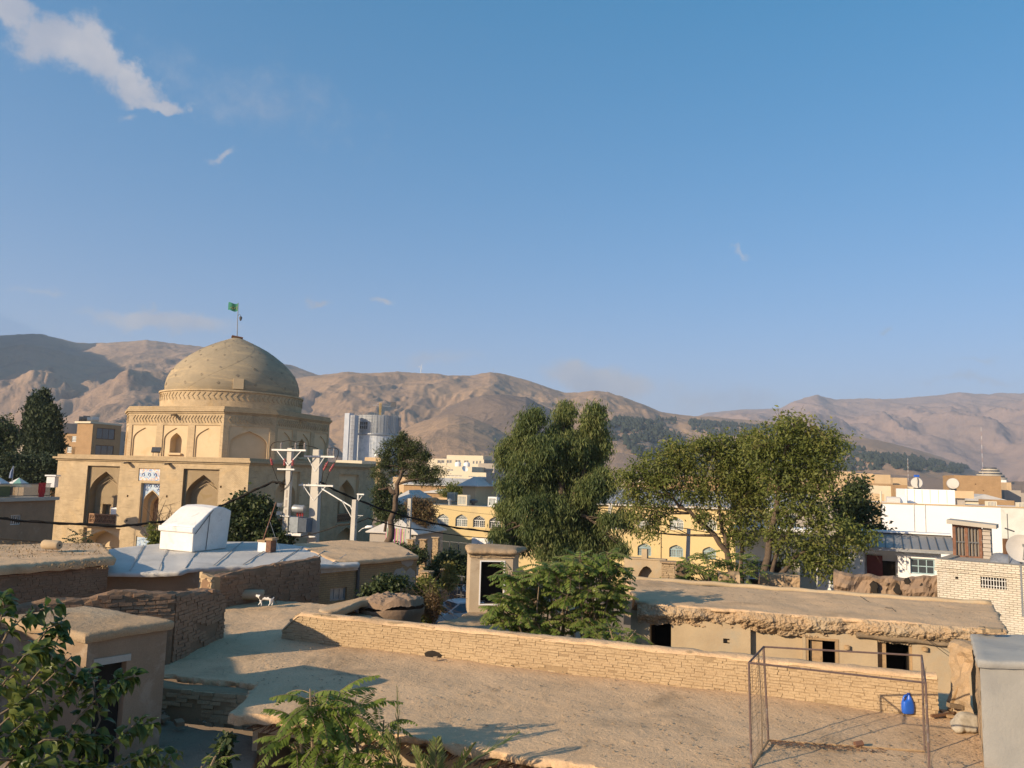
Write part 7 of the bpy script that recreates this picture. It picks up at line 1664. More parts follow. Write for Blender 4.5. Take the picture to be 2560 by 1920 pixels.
# ================================================================ trees and plants
LG = {
 'willow': mat_leaf('leaf_willow', [(.032, .052, .02), (.065, .09, .03), (.11, .13, .042), (.16, .165, .06)], .3, .6, .35),
 'ash': mat_leaf('leaf_ash', [(.065, .082, .02), (.115, .138, .032), (.17, .185, .05), (.20, .17, .06)], .35, .55, .4, 1.08),
 'dark': mat_leaf('leaf_dark', [(.022, .035, .014), (.04, .055, .02), (.06, .075, .025)], .2, .5, .5),
 'pine': mat_leaf('leaf_pine', [(.028, .042, .018), (.05, .065, .022), (.075, .085, .03)], .15, .6, .5),
 'cypress': mat_leaf('leaf_cypress', [(.018, .03, .016), (.03, .045, .02), (.045, .055, .025)], .1, .7, .4),
 'ailanthus': mat_leaf('leaf_ailanthus', [(.05, .085, .02), (.095, .14, .03), (.15, .185, .045), (.20, .21, .06)], .4, .45, .9),
 'fresh': mat_leaf('leaf_fresh', [(.065, .10, .02), (.13, .175, .035), (.21, .23, .055)], .42, .4, 1.2),
 'yellow': mat_leaf('leaf_yellow', [(.12, .13, .03), (.2, .17, .05), (.26, .19, .06)], .35, .5, .8),
 'dry': mat_leaf('leaf_dry', [(.09, .065, .03), (.14, .09, .045), (.10, .10, .04)], .25, .7, .8),
 'palm': mat_leaf('leaf_palm', [(.05, .075, .025), (.09, .115, .035), (.17, .17, .07)], .3, .4, 1.5),
 'mulberry': mat_leaf('leaf_broad', [(.022, .045, .013), (.045, .075, .02), (.085, .11, .03), (.15, .16, .04)], .35, .35, 1.3),
}
def rnd_dirs(rng, n):
 v = rng.normal(size=(n, 3)); return v / np.linalg.norm(v, axis=1)[:, None]
def leaf_quads(C, D, Nn, ln, wd):
 """folded four-cornered leaves: centre C, pointing along D, across by D x N"""
 S_ = np.cross(D, Nn); S_ /= np.maximum(1e-6, np.linalg.norm(S_, axis=1))[:, None]
 ln = np.asarray(ln)[:, None]; wd = np.asarray(wd)[:, None]
 a = C; b = C + D * ln * .45 + S_ * wd * .5 - Nn * wd * .1; c = C + D * ln; d = C + D * ln * .45 - S_ * wd * .5 - Nn * wd * .1
 V = np.stack([a, b, c, d], 1).reshape(-1, 3); F = np.arange(len(C) * 4).reshape(-1, 4); return V, F
def blob_leaves(rng, blobs, D, nclump, nleaf, csize, ln, wd, droop=.3, shell=.55, ydepth=.8, gap=None):
 """leaf positions: clumps spread through ellipsoids given in photograph pixels (x, y, rx[, ry])"""
 Cs = []
 s = D / FPX
 tot = sum(b[2] * (b[3] if len(b) > 3 else b[2]) for b in blobs)
 for b in blobs:
  x, y, rx = b[:3]; ry = b[3] if len(b) > 3 else rx; dd = b[4] if len(b) > 4 else 0
  n = max(3, int(nclump * rx * ry / tot)); c = np.array(P(x, y, D + dd)); d = rnd_dirs(rng, n); r = rng.uniform(shell, 1.0, n) ** .6 * np.where(rng.random(n) < .14, rng.uniform(1.1, 1.5, n), 1)
  e = d * r[:, None] * np.array([rx * s, rx * s * ydepth, ry * s]); Cs.append(c + e)
 Cs = np.concatenate(Cs)
 k = rng.poisson(nleaf * rng.uniform(.35, 1.6, len(Cs))); idx = np.repeat(np.arange(len(Cs)), k); n = len(idx)
 pos = Cs[idx] + rng.normal(size=(n, 3)) * csize * rng.uniform(.5, 1.0, len(Cs))[idx][:, None]
 d = rnd_dirs(rng, n); d[:, 2] -= droop; d /= np.linalg.norm(d, axis=1)[:, None]
 nn = rnd_dirs(rng, n); nn[:, 2] += .8
 sc = rng.uniform(.5, 1.4, n)
 return leaf_quads(pos, d, nn, ln * sc, wd * sc), Cs
def limb(mb, a, b, r0, r1, rng, sag=.08, n=6, seg=6):
 a, b = Vector(a), Vector(b); L = (b - a).length; k = Vector(rng.normal(size=3)) * L * sag; path = []
 for i in range(n + 1):
  t = i / n; p = a.lerp(b, t) + k * math.sin(t * math.pi) + Vector((0, 0, L * sag * .6 * math.sin(t * math.pi))); path.append(p)
 mb.tube(path, [r0 + (r1 - r0) * i / n for i in range(n + 1)], seg); return path
def tree(name, label, cat, D, trunks, blobs, leaf, bark, nclump, nleaf, csize, ln, wd, droop=.3, shell=.5, seed=1, r0=.18, twigs=0, ydepth=.8, group=None, extra=None):
 rng = np.random.default_rng(seed); base = P(*trunks[0][0][:2], D + (trunks[0][0][2] if len(trunks[0][0]) > 2 else 0))
 root = thing(name, label, cat, base, group)
 (V, F), Cs = blob_leaves(rng, blobs, D, nclump, nleaf, csize, ln, wd, droop, shell, ydepth)
 np_mesh('crown', V, F, LG[leaf], root)
 mb = MB(); nodes = []
 for ti, tr in enumerate(trunks):
  pts = [P(q[0], q[1], D + (q[2] if len(q) > 2 else 0)) for q in tr]; rr = r0 * (1 if ti == 0 else .7)
  sm = []
  for a, b in zip(pts, pts[1:]): sm += [a.lerp(b, t) for t in (0, .33, .66)]
  sm.append(pts[-1]); m = len(sm)
  mb.tube([p + Vector(rng.normal(size=3)) * rr * .25 for p in sm], [rr * (1 - .75 * i / (m - 1)) for i in range(m)], 8)
  nodes += [(p, rr * (1 - .75 * i / (m - 1))) for i, p in enumerate(sm) if i > m * .3]
 for b in blobs:
  c = P(b[0], b[1], D + (b[4] if len(b) > 4 else 0)); p, r = min(nodes, key=lambda q: (q[0] - c).length + max(0, q[0].z - c.z) * 2)
  path = limb(mb, p, c, r * .6, .02, rng, .08); sub = Cs[np.argsort(np.linalg.norm(Cs - np.array(c), axis=1))[:40]]
  for k in range(min(9, 3 + twigs)):
   q = sub[rng.integers(0, len(sub))]; limb(mb, path[rng.integers(2, 6)], q, r * .22, .008, rng, .12, 4, 4)
 for k in range(twigs * 12):
  a = Cs[rng.integers(0, len(Cs))]; limb(mb, a, a + rng.normal(size=3) * (.9, .6, .7), .012, .005, rng, .15, 3, 3)
 mb.build('trunk', K[bark], root, smooth=True)
 return root
def frond(rng, V, F, base, d, L, droop, npair, ll, lw, up=(0, 0, 1), tube=None, curl=.5, fold=.35, fwd=.42, side=.9):
 """a feather leaf: a bending stalk with paired leaflets"""
 p = np.array(base, float); d = np.array(d, float); d /= np.linalg.norm(d); st = L / npair; path = [p.copy()]
 C, Dd, Nn, ln_, wd_ = [], [], [], [], []
 for i in range(npair):
  d = d + np.array([0, 0, -droop / npair]); d /= np.linalg.norm(d); p = p + d * st; path.append(p.copy())
  s = np.cross(d, np.array(up)); s /= max(1e-6, np.linalg.norm(s)); n = np.cross(s, d); t = (i + 1) / npair
  if t < .12: continue
  sz = math.sin(math.pi * min(1, .18 + t * .82)) ** .5
  for sg in (-1, 1):
   q = s * sg * side + d * fwd - n * fold + rng.normal(size=3) * .09; q /= np.linalg.norm(q)
   C.append(p + rng.normal(size=3) * .004); Dd.append(q); Nn.append(n + s * sg * .3); ln_.append(ll * sz * rng.uniform(.85, 1.1)); wd_.append(lw * rng.uniform(.85, 1.1))
 C, Dd, Nn, ln_, wd_ = map(np.array, (C, Dd, Nn, ln_, wd_)); S_ = np.cross(Dd, Nn); S_ /= np.linalg.norm(S_, axis=1)[:, None]; ln_ = ln_[:, None]; wd_ = wd_[:, None]
 c0 = C; m1 = C + Dd * ln_ * .35; m2 = C + Dd * ln_ * .72 - np.array([0, 0, 1]) * ln_ * .10 * curl; tip = C + Dd * ln_ - np.array([0, 0, 1]) * ln_ * .30 * curl
 k = sum(len(v) for v in V); n = len(C)
 V.append(np.stack([c0, m1 + S_ * wd_ * .5, m2 + S_ * wd_ * .42, tip, m2 - S_ * wd_ * .42, m1 - S_ * wd_ * .5], 1).reshape(-1, 3))
 b = np.arange(n)[:, None] * 6 + k; F.append(np.concatenate([b + np.array([[0, 1, 2, 5]]), b + np.array([[5, 2, 3, 4]])]))
 if tube is not None: tube.tube([Vector(q) for q in path[::2]] + [Vector(path[-1])], [max(.003, .009 * L * (1 - i / (len(path[::2]) + 1))) for i in range(len(path[::2]) + 1)], 4)
_wb = [(400, 190, 75, 80), (340, 260, 95, 80), (630, 150, 75, 85), (600, 260, 105, 110), (850, 170, 80, 90), (830, 280, 110, 110), (290, 380, 120, 110), (480, 400, 130, 110), (700, 400, 140, 110), (880, 400, 95, 110), (200, 480, 80, 80), (350, 520, 140, 100), (560, 540, 150, 110), (780, 540, 140, 110), (890, 640, 95, 70), (250, 690, 110, 90), (430, 680, 140, 100), (640, 700, 150, 100), (820, 720, 130, 90), (960, 690, 60, 60), (220, 860, 100, 90), (390, 850, 140, 100), (600, 860, 150, 110), (760, 870, 120, 100), (260, 1010, 100, 90), (430, 1020, 140, 100), (640, 1040, 150, 110), (810, 1040, 110, 100), (960, 960, 80, 60), (1050, 920, 70, 55), (1090, 960, 50, 60), (330, 1110, 100, 70), (540, 1170, 140, 90), (760, 1150, 140, 90), (960, 1130, 110, 70), (1050, 1160, 60, 50), (130, 1060, 70, 50), (170, 420, 40, 50)]
wb = [(1200 + x / 2.963, 980 + y / 2.963, rx / 2.963 * .92, ry / 2.963 * .92, ((i * 37) % 7 - 3) * .35) for i, (x, y, rx, ry) in enumerate(_wb)]
tree('willow_tree', 'tall dense weeping-leaved tree standing in the middle of the view', 'tree', 50, [[(1390, 1440), (1392, 1330), (1400, 1200), (1405, 1100)], [(1392, 1330), (1340, 1230), (1320, 1120)], [(1392, 1330), (1450, 1230), (1470, 1110)]], wb, 'willow', 'bark', 2300, 52, .26, .27, .055, droop=1.5, shell=.4, seed=3, r0=.42)
pb = [(1012, 1096, 20, 12), (988, 1112, 26, 14), (1034, 1116, 26, 14), (962, 1138, 24, 13), (1008, 1136, 26, 14), (1050, 1142, 26, 13), (958, 1166, 24, 11), (1000, 1160, 20, 11), (1042, 1170, 28, 13), (1078, 1182, 28, 12), (1060, 1200, 28, 11), (1092, 1205, 18, 8), (945, 1190, 18, 8), (985, 1182, 16, 8), (1035, 1192, 20, 9), (955, 1208, 14, 7)]
tree('pine_tree', 'leaning pine with a bare trunk and dark flat crown right of the shrine', 'tree', 54, [[(963, 1385), (975, 1320), (988, 1250), (1000, 1190), (1010, 1130)], [(992, 1235), (975, 1220), (950, 1222)]], pb, 'pine', 'bark', 330, 60, .19, .20, .04, droop=-.3, shell=.25, seed=5, r0=.27, twigs=1)
tree('scrub_tree', 'dark scrubby tree behind the pine trunk at the shrine corner', 'tree', 62, [[(965, 1330), (960, 1260)]], [(955, 1225, 22, 16), (965, 1250, 28, 20), (950, 1275, 24, 18), (985, 1280, 30, 22)], 'dark', 'bark', 160, 45, .25, .2, .08, seed=8, r0=.12)
tree('brown_tree', 'bushy brownish tree in front of the tan parapet house', 'tree', 76, [[(1050, 1345), (1050, 1280)]], [(1040, 1265, 26, 18), (1062, 1275, 26, 22), (1055, 1300, 30, 18), (1030, 1290, 20, 20)], 'dry', 'bark', 200, 45, .3, .22, .09, seed=9, r0=.12)
tree('small_tree', 'small round green tree beside the roof-top stair room', 'tree', 110, [[(1135, 1250), (1135, 1225)]], [(1135, 1215, 18, 12), (1120, 1228, 20, 12), (1150, 1230, 20, 14), (1132, 1236, 24, 10)], 'ash', 'bark', 140, 40, .3, .25, .1, seed=10, r0=.12)
rb = [(1985, 1062, 40, 22), (1945, 1085, 50, 30), (2030, 1085, 50, 30), (1900, 1110, 50, 32), (1965, 1120, 62, 40), (2045, 1115, 60, 36), (2090, 1115, 34, 30), (1915, 1155, 54, 36), (1985, 1165, 64, 40), (2050, 1160, 60, 40), (2010, 1205, 60, 40), (1940, 1200, 46, 34), (2060, 1205, 40, 30), (1975, 1040, 18, 10), (2000, 1250, 46, 34), (1960, 1285, 40, 30), (2040, 1280, 46, 34), (2080, 1320, 50, 30), (2030, 1350, 50, 34), (2130, 1345, 44, 24), (2170, 1345, 34, 18), (2010, 1400, 50, 30), (2060, 1420, 50, 26), (1950, 1340, 40, 34), (2100, 1385, 40, 26)]
tree('ash_tree', 'tall airy tree with several bare stems rising at the right behind the mud roof', 'tree', 40, [[(1905, 1462), (1922, 1360), (1945, 1250), (1962, 1150), (1985, 1060)], [(1918, 1462), (1945, 1370), (1990, 1300), (2040, 1250)], [(1930, 1462), (1990, 1390), (2060, 1350)]], rb, 'ash', 'bark', 1050, 24, .26, .20, .08, droop=.5, shell=.3, seed=11, r0=.2, twigs=9, ydepth=1.0)
mb_ = [(1590, 1175, 36, 20), (1560, 1195, 34, 22), (1640, 1150, 44, 22), (1700, 1140, 46, 26), (1770, 1125, 46, 30), (1820, 1140, 40, 34), (1610, 1210, 46, 26), (1680, 1190, 56, 32), (1760, 1180, 56, 34), (1820, 1190, 46, 34), (1640, 1245, 46, 26), (1720, 1235, 50, 28), (1790, 1235, 46, 32), (1850, 1230, 44, 34), (1600, 1290, 40, 28), (1660, 1285, 36, 22), (1760, 1290, 36, 26), (1620, 1330, 32, 20), (1830, 1290, 40, 30), (1850, 1340, 40, 30), (1570, 1240, 30, 24), (1870, 1180, 40, 34), (1880, 1250, 40, 34), (1870, 1120, 34, 26), (1890, 1310, 34, 28), (1755, 1108, 40, 18), (1800, 1104, 40, 20), (1848, 1112, 38, 24), (1700, 1118, 40, 18), (1880, 1095, 30, 20), (1862, 1150, 48, 38), (1892, 1205, 48, 38), (1858, 1228, 48, 38), (1895, 1270, 44, 32), (1700, 1160, 44, 28), (1640, 1190, 44, 26)]
tree('locust_tree', 'spreading yellow-green tree with a long left-leaning limb before the yellow annex', 'tree', 43, [[(1835, 1462), (1818, 1375), (1765, 1320), (1700, 1265), (1650, 1210)], [(1818, 1375), (1800, 1290), (1790, 1180)], [(1855, 1462), (1853, 1330), (1850, 1200)]], mb_, 'ash', 'bark', 1200, 24, .26, .20, .08, droop=.5, shell=.3, seed=12, r0=.19, twigs=8, ydepth=1.0)
tree('dark_tree', 'dark green tree beside the white wall at the right of the tall airy tree', 'tree', 47, [[(2110, 1440), (2125, 1340), (2140, 1250)]], [(2140, 1215, 28, 22), (2125, 1245, 36, 26), (2155, 1270, 40, 30), (2130, 1300, 46, 30), (2170, 1320, 44, 26), (2110, 1270, 36, 28), (2190, 1345, 34, 18), (2150, 1355, 50, 24)], 'dark', 'bark', 330, 26, .3, .26, .1, droop=.5, shell=.3, seed=13, r0=.16, twigs=3)
def pinnate_bush(name, label, D, spots, seed, leaf, nf=9, L=(.55, .95), ll=.16, lw=.05, npair=9, droop=1.0, stems=None, cat='tree'):
 """rosettes of feather leaves at the ends of shoots, given in pixels (x, y[, depth])"""
 rng = np.random.default_rng(seed); V, F = [], []; st = MB(); base = P(*stems[0], D); root = thing(name, label, cat, base)
 for q in stems:
  a = P(q[0], q[1], D); st.tube([Vector((a.x, a.y, gz(D))), a + Vector((.03, .02, -.6)), a], [.06, .05, .04], 6)
 for sp in spots:
  c = np.array(P(sp[0], sp[1], D + (sp[2] if len(sp) > 2 else rng.uniform(-1, 1))))
  sz = sp[3] if len(sp) > 3 else 1.0
  for k in range(nf):
   a = 2 * math.pi * (k + rng.uniform(0, .6)) / nf; el = rng.uniform(-.15, .9); d = (math.cos(a) * math.cos(el), math.sin(a) * math.cos(el), math.sin(el))
   frond(rng, V, F, c + rng.normal(size=3) * .03 - np.array([0, 0, rng.uniform(0, .25)]), d, rng.uniform(*L) * sz, droop * rng.uniform(.7, 1.3), npair, ll * sz, lw * sz, tube=st)
  q = stems[int(np.argmin([abs(s_[0] - sp[0]) for s_ in stems]))]; limb(st, P(q[0], q[1], D), c, .04, .012, rng, .08, 5, 5)
 np_mesh('foliage', np.concatenate(V), np.concatenate(F), LG[leaf], root); st.build('stem', K['bark_pale'], root)
 return root
rng0 = random.Random(7)
sp = [(1455, 1400), (1515, 1395), (1545, 1415), (1400, 1420), (1350, 1430), (1490, 1430), (1540, 1450), (1440, 1440), (1310, 1440), (1275, 1430), (1385, 1460), (1340, 1470), (1475, 1470), (1530, 1490), (1420, 1485), (1290, 1480), (1255, 1500), (1360, 1505), (1310, 1520), (1470, 1510), (1520, 1530), (1410, 1530), (1265, 1540), (1345, 1550), (1300, 1560), (1450, 1555), (1500, 1560), (1385, 1570), (1540, 1475), (1240, 1520), (1430, 1405), (1370, 1410), (1500, 1405)]
pinnate_bush('tree_of_heaven', 'leafy bright green bush of feather leaves rising over the long wall', 26.5, [s + (rng0.uniform(-1.2, 1.0),) for s in sp + [(a + rng0.uniform(-18, 18), b + rng0.uniform(-14, 14)) for a, b in sp]], 21, 'ailanthus', 13, (.5, .85), .20, .062, 10, 1.0, [(1400, 1640), (1330, 1640), (1470, 1640)])
pinnate_bush('courtyard_shrub', 'low fresh green sucker shoots at the long wall below the mud house door', 23.6, [(1520, 1560, .2, .8), (1555, 1580, 0, .9), (1590, 1575, .1, .8), (1500, 1590, 0, .8), (1570, 1600, 0, .8), (1480, 1575, .3, .7)], 22, 'fresh', 8, (.5, .8), .17, .05, 9, .9, [(1540, 1640)])
pinnate_bush('heaven_sapling', 'low bushy green thicket of feather leaves under the right-hand trees', 37, [(1720, 1400), (1760, 1390), (1800, 1395), (1740, 1420), (1790, 1425), (1840, 1410), (1710, 1435), (1770, 1445), (1820, 1440), (1860, 1430), (1690, 1445), (1850, 1385), (1880, 1410)], 23, 'ailanthus', 11, (.7, 1.1), .22, .08, 8, 1.0, [(1770, 1465), (1830, 1465)])
sap = [(775, 1722, .1, 1.1), (835, 1730, .2, 1.1), (885, 1755, .2, 1.0), (790, 1760, 0, 1.1), (820, 1750, .1, 1.0), (880, 1790, .1, .9), (745, 1800, -.1, 1.0), (815, 1815, 0, 1.0), (870, 1835, 0, .9), (735, 1855, -.1, 1.0), (800, 1870, -.1, 1.0), (870, 1895, -.1, .9), (930, 1850, .1, .9), (960, 1800, .3, .8), (760, 1910, -.2, 1.0), (840, 1925, -.1, 1.0), (920, 1920, 0, .9)]
pinnate_bush('sumac_sapling', 'young tree with long drooping feather leaves in front of the roof eave', 13.3, sap, 24, 'fresh', 8, (.6, .92), .15, .042, 18, 1.1, [(800, 2060), (835, 2060), (900, 2060)])
pinnate_bush('green_sucker', 'small drooping green tree top before the left corner of the shrine', 40, [(205, 1335, 0, 1.3), (195, 1355, 0, 1.3), (228, 1362, 0, 1.2), (180, 1368, 0, 1.1)], 25, 'dark', 9, (.6, 1.0), .16, .05, 9, .8, [(205, 1400)])
tree('mulberry_tree', 'dense dark green tree in front of the shaded side of the shrine', 'tree', 44, [[(640, 1400), (635, 1330)]], [(612, 1255, 28, 16), (590, 1285, 30, 26), (640, 1270, 30, 24), (610, 1310, 46, 30), (660, 1310, 36, 28), (590, 1345, 40, 28), (650, 1350, 46, 26), (695, 1345, 30, 22), (702, 1365, 24, 14), (668, 1275, 16, 14)], 'dark', 'bark', 330, 55, .22, .20, .13, droop=.6, shell=.4, seed=31, r0=.16)
tree('young_shrub', 'small leafy shrub beside the white stair hood', 'shrub', 40, [[(385, 1400), (385, 1350)]], [(385, 1325, 10, 12), (390, 1345, 14, 14), (380, 1362, 12, 10), (396, 1362, 10, 10)], 'ash', 'bark', 60, 30, .14, .13, .06, seed=32, r0=.05)
def bare(name, label, D, base, tips, seed, m='bark', r=.05):
 rng = np.random.default_rng(seed); mb = MB(); b = P(*base, D)
 for t_ in tips:
  p = limb(mb, b, P(*t_, D + rng.uniform(-.5, .5)), r, .008, rng, .07, 8, 5)
  for k in range(7): limb(mb, p[rng.integers(3, 8)], np.array(p[8]) + rng.normal(size=3) * .55, r * .3, .005, rng, .1, 4, 4)
 tag(mb.build(name, K[m], smooth=True), label, 'tree')
bare('bare_tree', 'bare branching shrub in front of the shrine door', 42, (405, 1400), [(395, 1275), (415, 1250), (430, 1270), (380, 1300), (440, 1300), (420, 1290), (365, 1330)], 41)
def cypress(px, yt, yb, D, w, seed, lab):
 rng = np.random.default_rng(seed); s = D / FPX; n = 14; bl = []
 for k in range(n):
  t = k / (n - 1); r = w * math.sin(math.pi * min(1, .12 + t * .80)) ** .8 * (1 if t < .9 else .8); bl.append((px + rng.uniform(-.12, .12) * w, yt + (yb - yt) * t, max(3, r), (yb - yt) / n * 1.2))
 tree('cypress_tree', lab, 'tree', D, [[(px, yb + 20), (px, yt + 40)]], bl, 'cypress', 'bark', 330, 50, .38, .42, .16, droop=-1.2, shell=.55, seed=seed, r0=.22, group='cypresses beside the shrine')
cypress(87, 1006, 1180, 92, 23, 51, 'left of the tall dark cypresses beside the shrine'); cypress(106, 998, 1180, 90, 25, 52, 'tallest middle cypress of the dark group beside the shrine'); cypress(128, 1035, 1185, 88, 17, 53, 'shortest right-hand cypress nearest the shrine wall')
tree('broad_tree', 'dark broad-crowned tree cut by the left edge of the view', 'tree', 105, [[(10, 1240), (10, 1130)]], [(5, 1070, 34, 22), (28, 1085, 22, 18), (-15, 1095, 36, 30), (20, 1115, 32, 24), (40, 1105, 14, 12), (0, 1140, 40, 24), (-30, 1130, 40, 40)], 'dark', 'bark', 300, 40, .45, .4, .18, seed=54, r0=.3)
tree('garden_thicket', 'dark thicket of garden trees behind the parasols', 'trees', 84, [[(70, 1260), (70, 1200)]], [(20, 1165, 40, 22), (70, 1165, 40, 24), (118, 1165, 26, 26), (45, 1190, 44, 22), (100, 1195, 36, 24), (10, 1200, 30, 22), (130, 1200, 14, 20)], 'cypress', 'bark', 380, 45, .45, .36, .14, seed=55, r0=.2)
tree('street_bush', 'round dark green bush in front of the green mesh fence', 'bush', 50, [[(1130, 1470), (1130, 1430)]], [(1130, 1405, 40, 24), (1105, 1425, 34, 24), (1155, 1425, 34, 24), (1130, 1440, 46, 20)], 'dark', 'bark', 240, 60, .2, .17, .1, seed=61, r0=.08)
tree('garden_bush', 'tangled green and brown bush between the mud vault and the white car', 'bush', 35, [[(1075, 1570), (1075, 1520)]], [(1062, 1465, 20, 16), (1076, 1480, 20, 18), (1066, 1500, 26, 20), (1078, 1515, 18, 18), (1060, 1530, 24, 18)], 'ash', 'bark', 200, 40, .16, .14, .07, seed=62, r0=.05, twigs=3)
tree('brown_bush', 'dry brown lower growth of bush beside the white car', 'bush', 34, [[(1082, 1560), (1082, 1520)]], [(1076, 1500, 16, 14), (1072, 1518, 16, 14), (1082, 1530, 12, 12)], 'dry', 'bark', 60, 40, .14, .10, .05, seed=66, r0=.03, twigs=4)
tree('yellow_shrub', 'slim yellow-green shrub growing against the brick pier', 'shrub', 43, [[(1122, 1490), (1122, 1440)]], [(1122, 1420, 12, 12), (1125, 1440, 16, 14), (1120, 1458, 14, 12), (1132, 1455, 10, 12)], 'yellow', 'bark', 90, 40, .14, .12, .06, seed=63, r0=.03)
tree('creeper', 'dark creeper hanging over the wall behind the mud vault', 'creeper', 29.5, [[(935, 1500), (940, 1475)]], [(960, 1462, 26, 9), (990, 1458, 22, 8), (930, 1480, 18, 12), (915, 1500, 14, 12), (950, 1475, 20, 12)], 'dark', 'bark', 120, 40, .14, .13, .08, seed=64, r0=.03)
tree('street_hedge', 'low dark hedge at the foot of the leaning pine', 'hedge', 57, [[(990, 1410), (990, 1390)]], [(975, 1375, 20, 12), (1000, 1378, 22, 12), (1030, 1385, 18, 14), (1050, 1392, 16, 12)], 'dark', 'bark', 120, 40, .25, .18, .1, seed=65, r0=.05)
def near_tree():
 rng = np.random.default_rng(71); D = 6.6; root = thing('broadleaf_tree', 'near tree with large drooping leaves filling the lower left corner', 'tree', P(100, 2000, D)); br = MB(); C, Dd = [], []
 def shoot(pts, n, r=.012, dz=0.0):
  p = [P(x, y, D + d) for x, y, d in pts]; path = []
  for a, b in zip(p, p[1:]): path += [a.lerp(b, t) for t in (0, .25, .5, .75)]
  path.append(p[-1]); m = len(path); br.tube(path, [r * (1 - .7 * i / m) for i in range(m)], 5)
  for k in range(n):
   i = int(rng.integers(m // 5, m)); q = path[i]; t = (path[min(i + 1, m - 1)] - path[max(i - 1, 0)]).normalized()
   s = Vector(rng.normal(size=3)); s = (s - t * s.dot(t)).normalized(); d = (t * .35 + s * .8 + Vector((0, 0, -.35))).normalized()
   C.append(q + s * .02); Dd.append(d)
 M_ = [
  ([(-40, 1700, 0), (20, 1580, .1), (60, 1540, .15), (140, 1510, .2)], 14), ([(-30, 1760, 0), (60, 1660, .2), (120, 1570, .2), (160, 1555, .3)], 22), ([(-40, 1850, -.2), (40, 1780, 0), (80, 1700, .1), (130, 1640, .2), (150, 1580, .25)], 30),
  ([(-20, 1960, -.3), (60, 1860, -.1), (110, 1790, 0), (160, 1740, .1), (190, 1690, .2)], 34), ([(60, 1990, -.2), (140, 1880, 0), (200, 1790, .1), (260, 1730, .2), (300, 1700, .2), (335, 1690, .3)], 34), ([(120, 2000, 0), (210, 1890, .1), (250, 1800, .2), (235, 1720, .3), (220, 1670, .3)], 22),
  ([(150, 2000, .1), (230, 1900, .1), (300, 1840, .2), (340, 1810, .3), (380, 1810, .3)], 26), ([(180, 2000, .0), (260, 1930, .1), (330, 1900, .2), (390, 1885, .3)], 22), ([(-60, 1640, 0), (-10, 1590, .1), (10, 1520, .1), (5, 1480, .1)], 16),
  ([(-40, 1900, -.4), (30, 1900, -.2), (110, 1850, -.1), (180, 1850, 0), (240, 1860, .1)], 34), ([(-20, 1800, -.3), (60, 1750, -.1), (120, 1700, 0), (180, 1640, .1)], 26), ([(20, 1990, -.4), (80, 1930, -.2), (160, 1920, -.1), (230, 1930, 0)], 30), ([(300, 2000, .4), (380, 1950, .4), (420, 1900, .5), (440, 1880, .5)], 12),
  ([(-60, 1740, -.4), (0, 1720, -.3), (60, 1640, -.2), (110, 1620, 0)], 26), ([(-60, 1870, -.6), (20, 1840, -.5), (90, 1780, -.3)], 26), ([(-60, 1960, -.7), (40, 1940, -.6), (130, 1890, -.4)], 30)]
 for pts, n in M_: shoot(pts, int(n * 3.4))
 b0 = P(40, 1990, D); br.tube([Vector((b0.x - .3, b0.y - .2, 0)), b0 + Vector((-.2, 0, -1.5)), b0, P(40, 1880, D - .1)], [.12, .09, .05, .02], 8)
 C = np.array([tuple(c) for c in C]); Dd = np.array([tuple(d) for d in Dd]); n = len(C); up = np.tile(np.array([0, 0, 1.0]), (n, 1)) + rng.normal(size=(n, 3)) * .45; S_ = np.cross(Dd, up); S_ /= np.linalg.norm(S_, axis=1)[:, None]; Nn = np.cross(S_, Dd); L = rng.uniform(.06, .12, n)[:, None]
 rows = []
 for (t, w, dz) in ((0, .0, 0), (.12, .20, .0), (.35, .34, .02), (.62, .29, -.02), (.85, .13, -.10), (1.0, 0, -.22)):
  c = C + Dd * L * t + Nn * L * dz * 1.2 - np.array([0, 0, 1]) * L * t * t * .22
  rows.append((c + S_ * L * w + Nn * L * w * .22, c, c - S_ * L * w + Nn * L * w * .22))
 V = np.stack([q for r in rows for q in r], 1).reshape(-1, 3); fs = []
 for j in range(5): fs += [(3 * j, 3 * j + 1, 3 * j + 4, 3 * j + 3), (3 * j + 1, 3 * j + 2, 3 * j + 5, 3 * j + 4)]
 F = (np.arange(n)[:, None, None] * 18 + np.array(fs)[None]).reshape(-1, 4)
 np_mesh('foliage', V, F, LG['mulberry'], root, smooth=True); br.build('branch', K['bark_pale'], root, smooth=True)
near_tree()
pinnate_bush('fern_shoots', 'low feathery shoots rising at the bottom edge of the shaded yard', 12.2, [(455, 1925, 0, .8), (505, 1915, 0, .8), (540, 1890, 0, .6), (590, 1935, 0, .7), (480, 1945, 0, .7)], 26, 'fresh', 8, (.4, .65), .11, .028, 14, .9, [(500, 2030)])
tree('leafy_weed', 'dark leafy weed standing against the shaded house flank', 'weed', 13.4, [[(560, 1960), (565, 1900), (575, 1850)]], [(565, 1855, 12, 10), (560, 1880, 14, 14), (555, 1905, 16, 14), (575, 1835, 10, 8)], 'dark', 'bark', 40, 8, .06, .12, .06, seed=67, r0=.012)
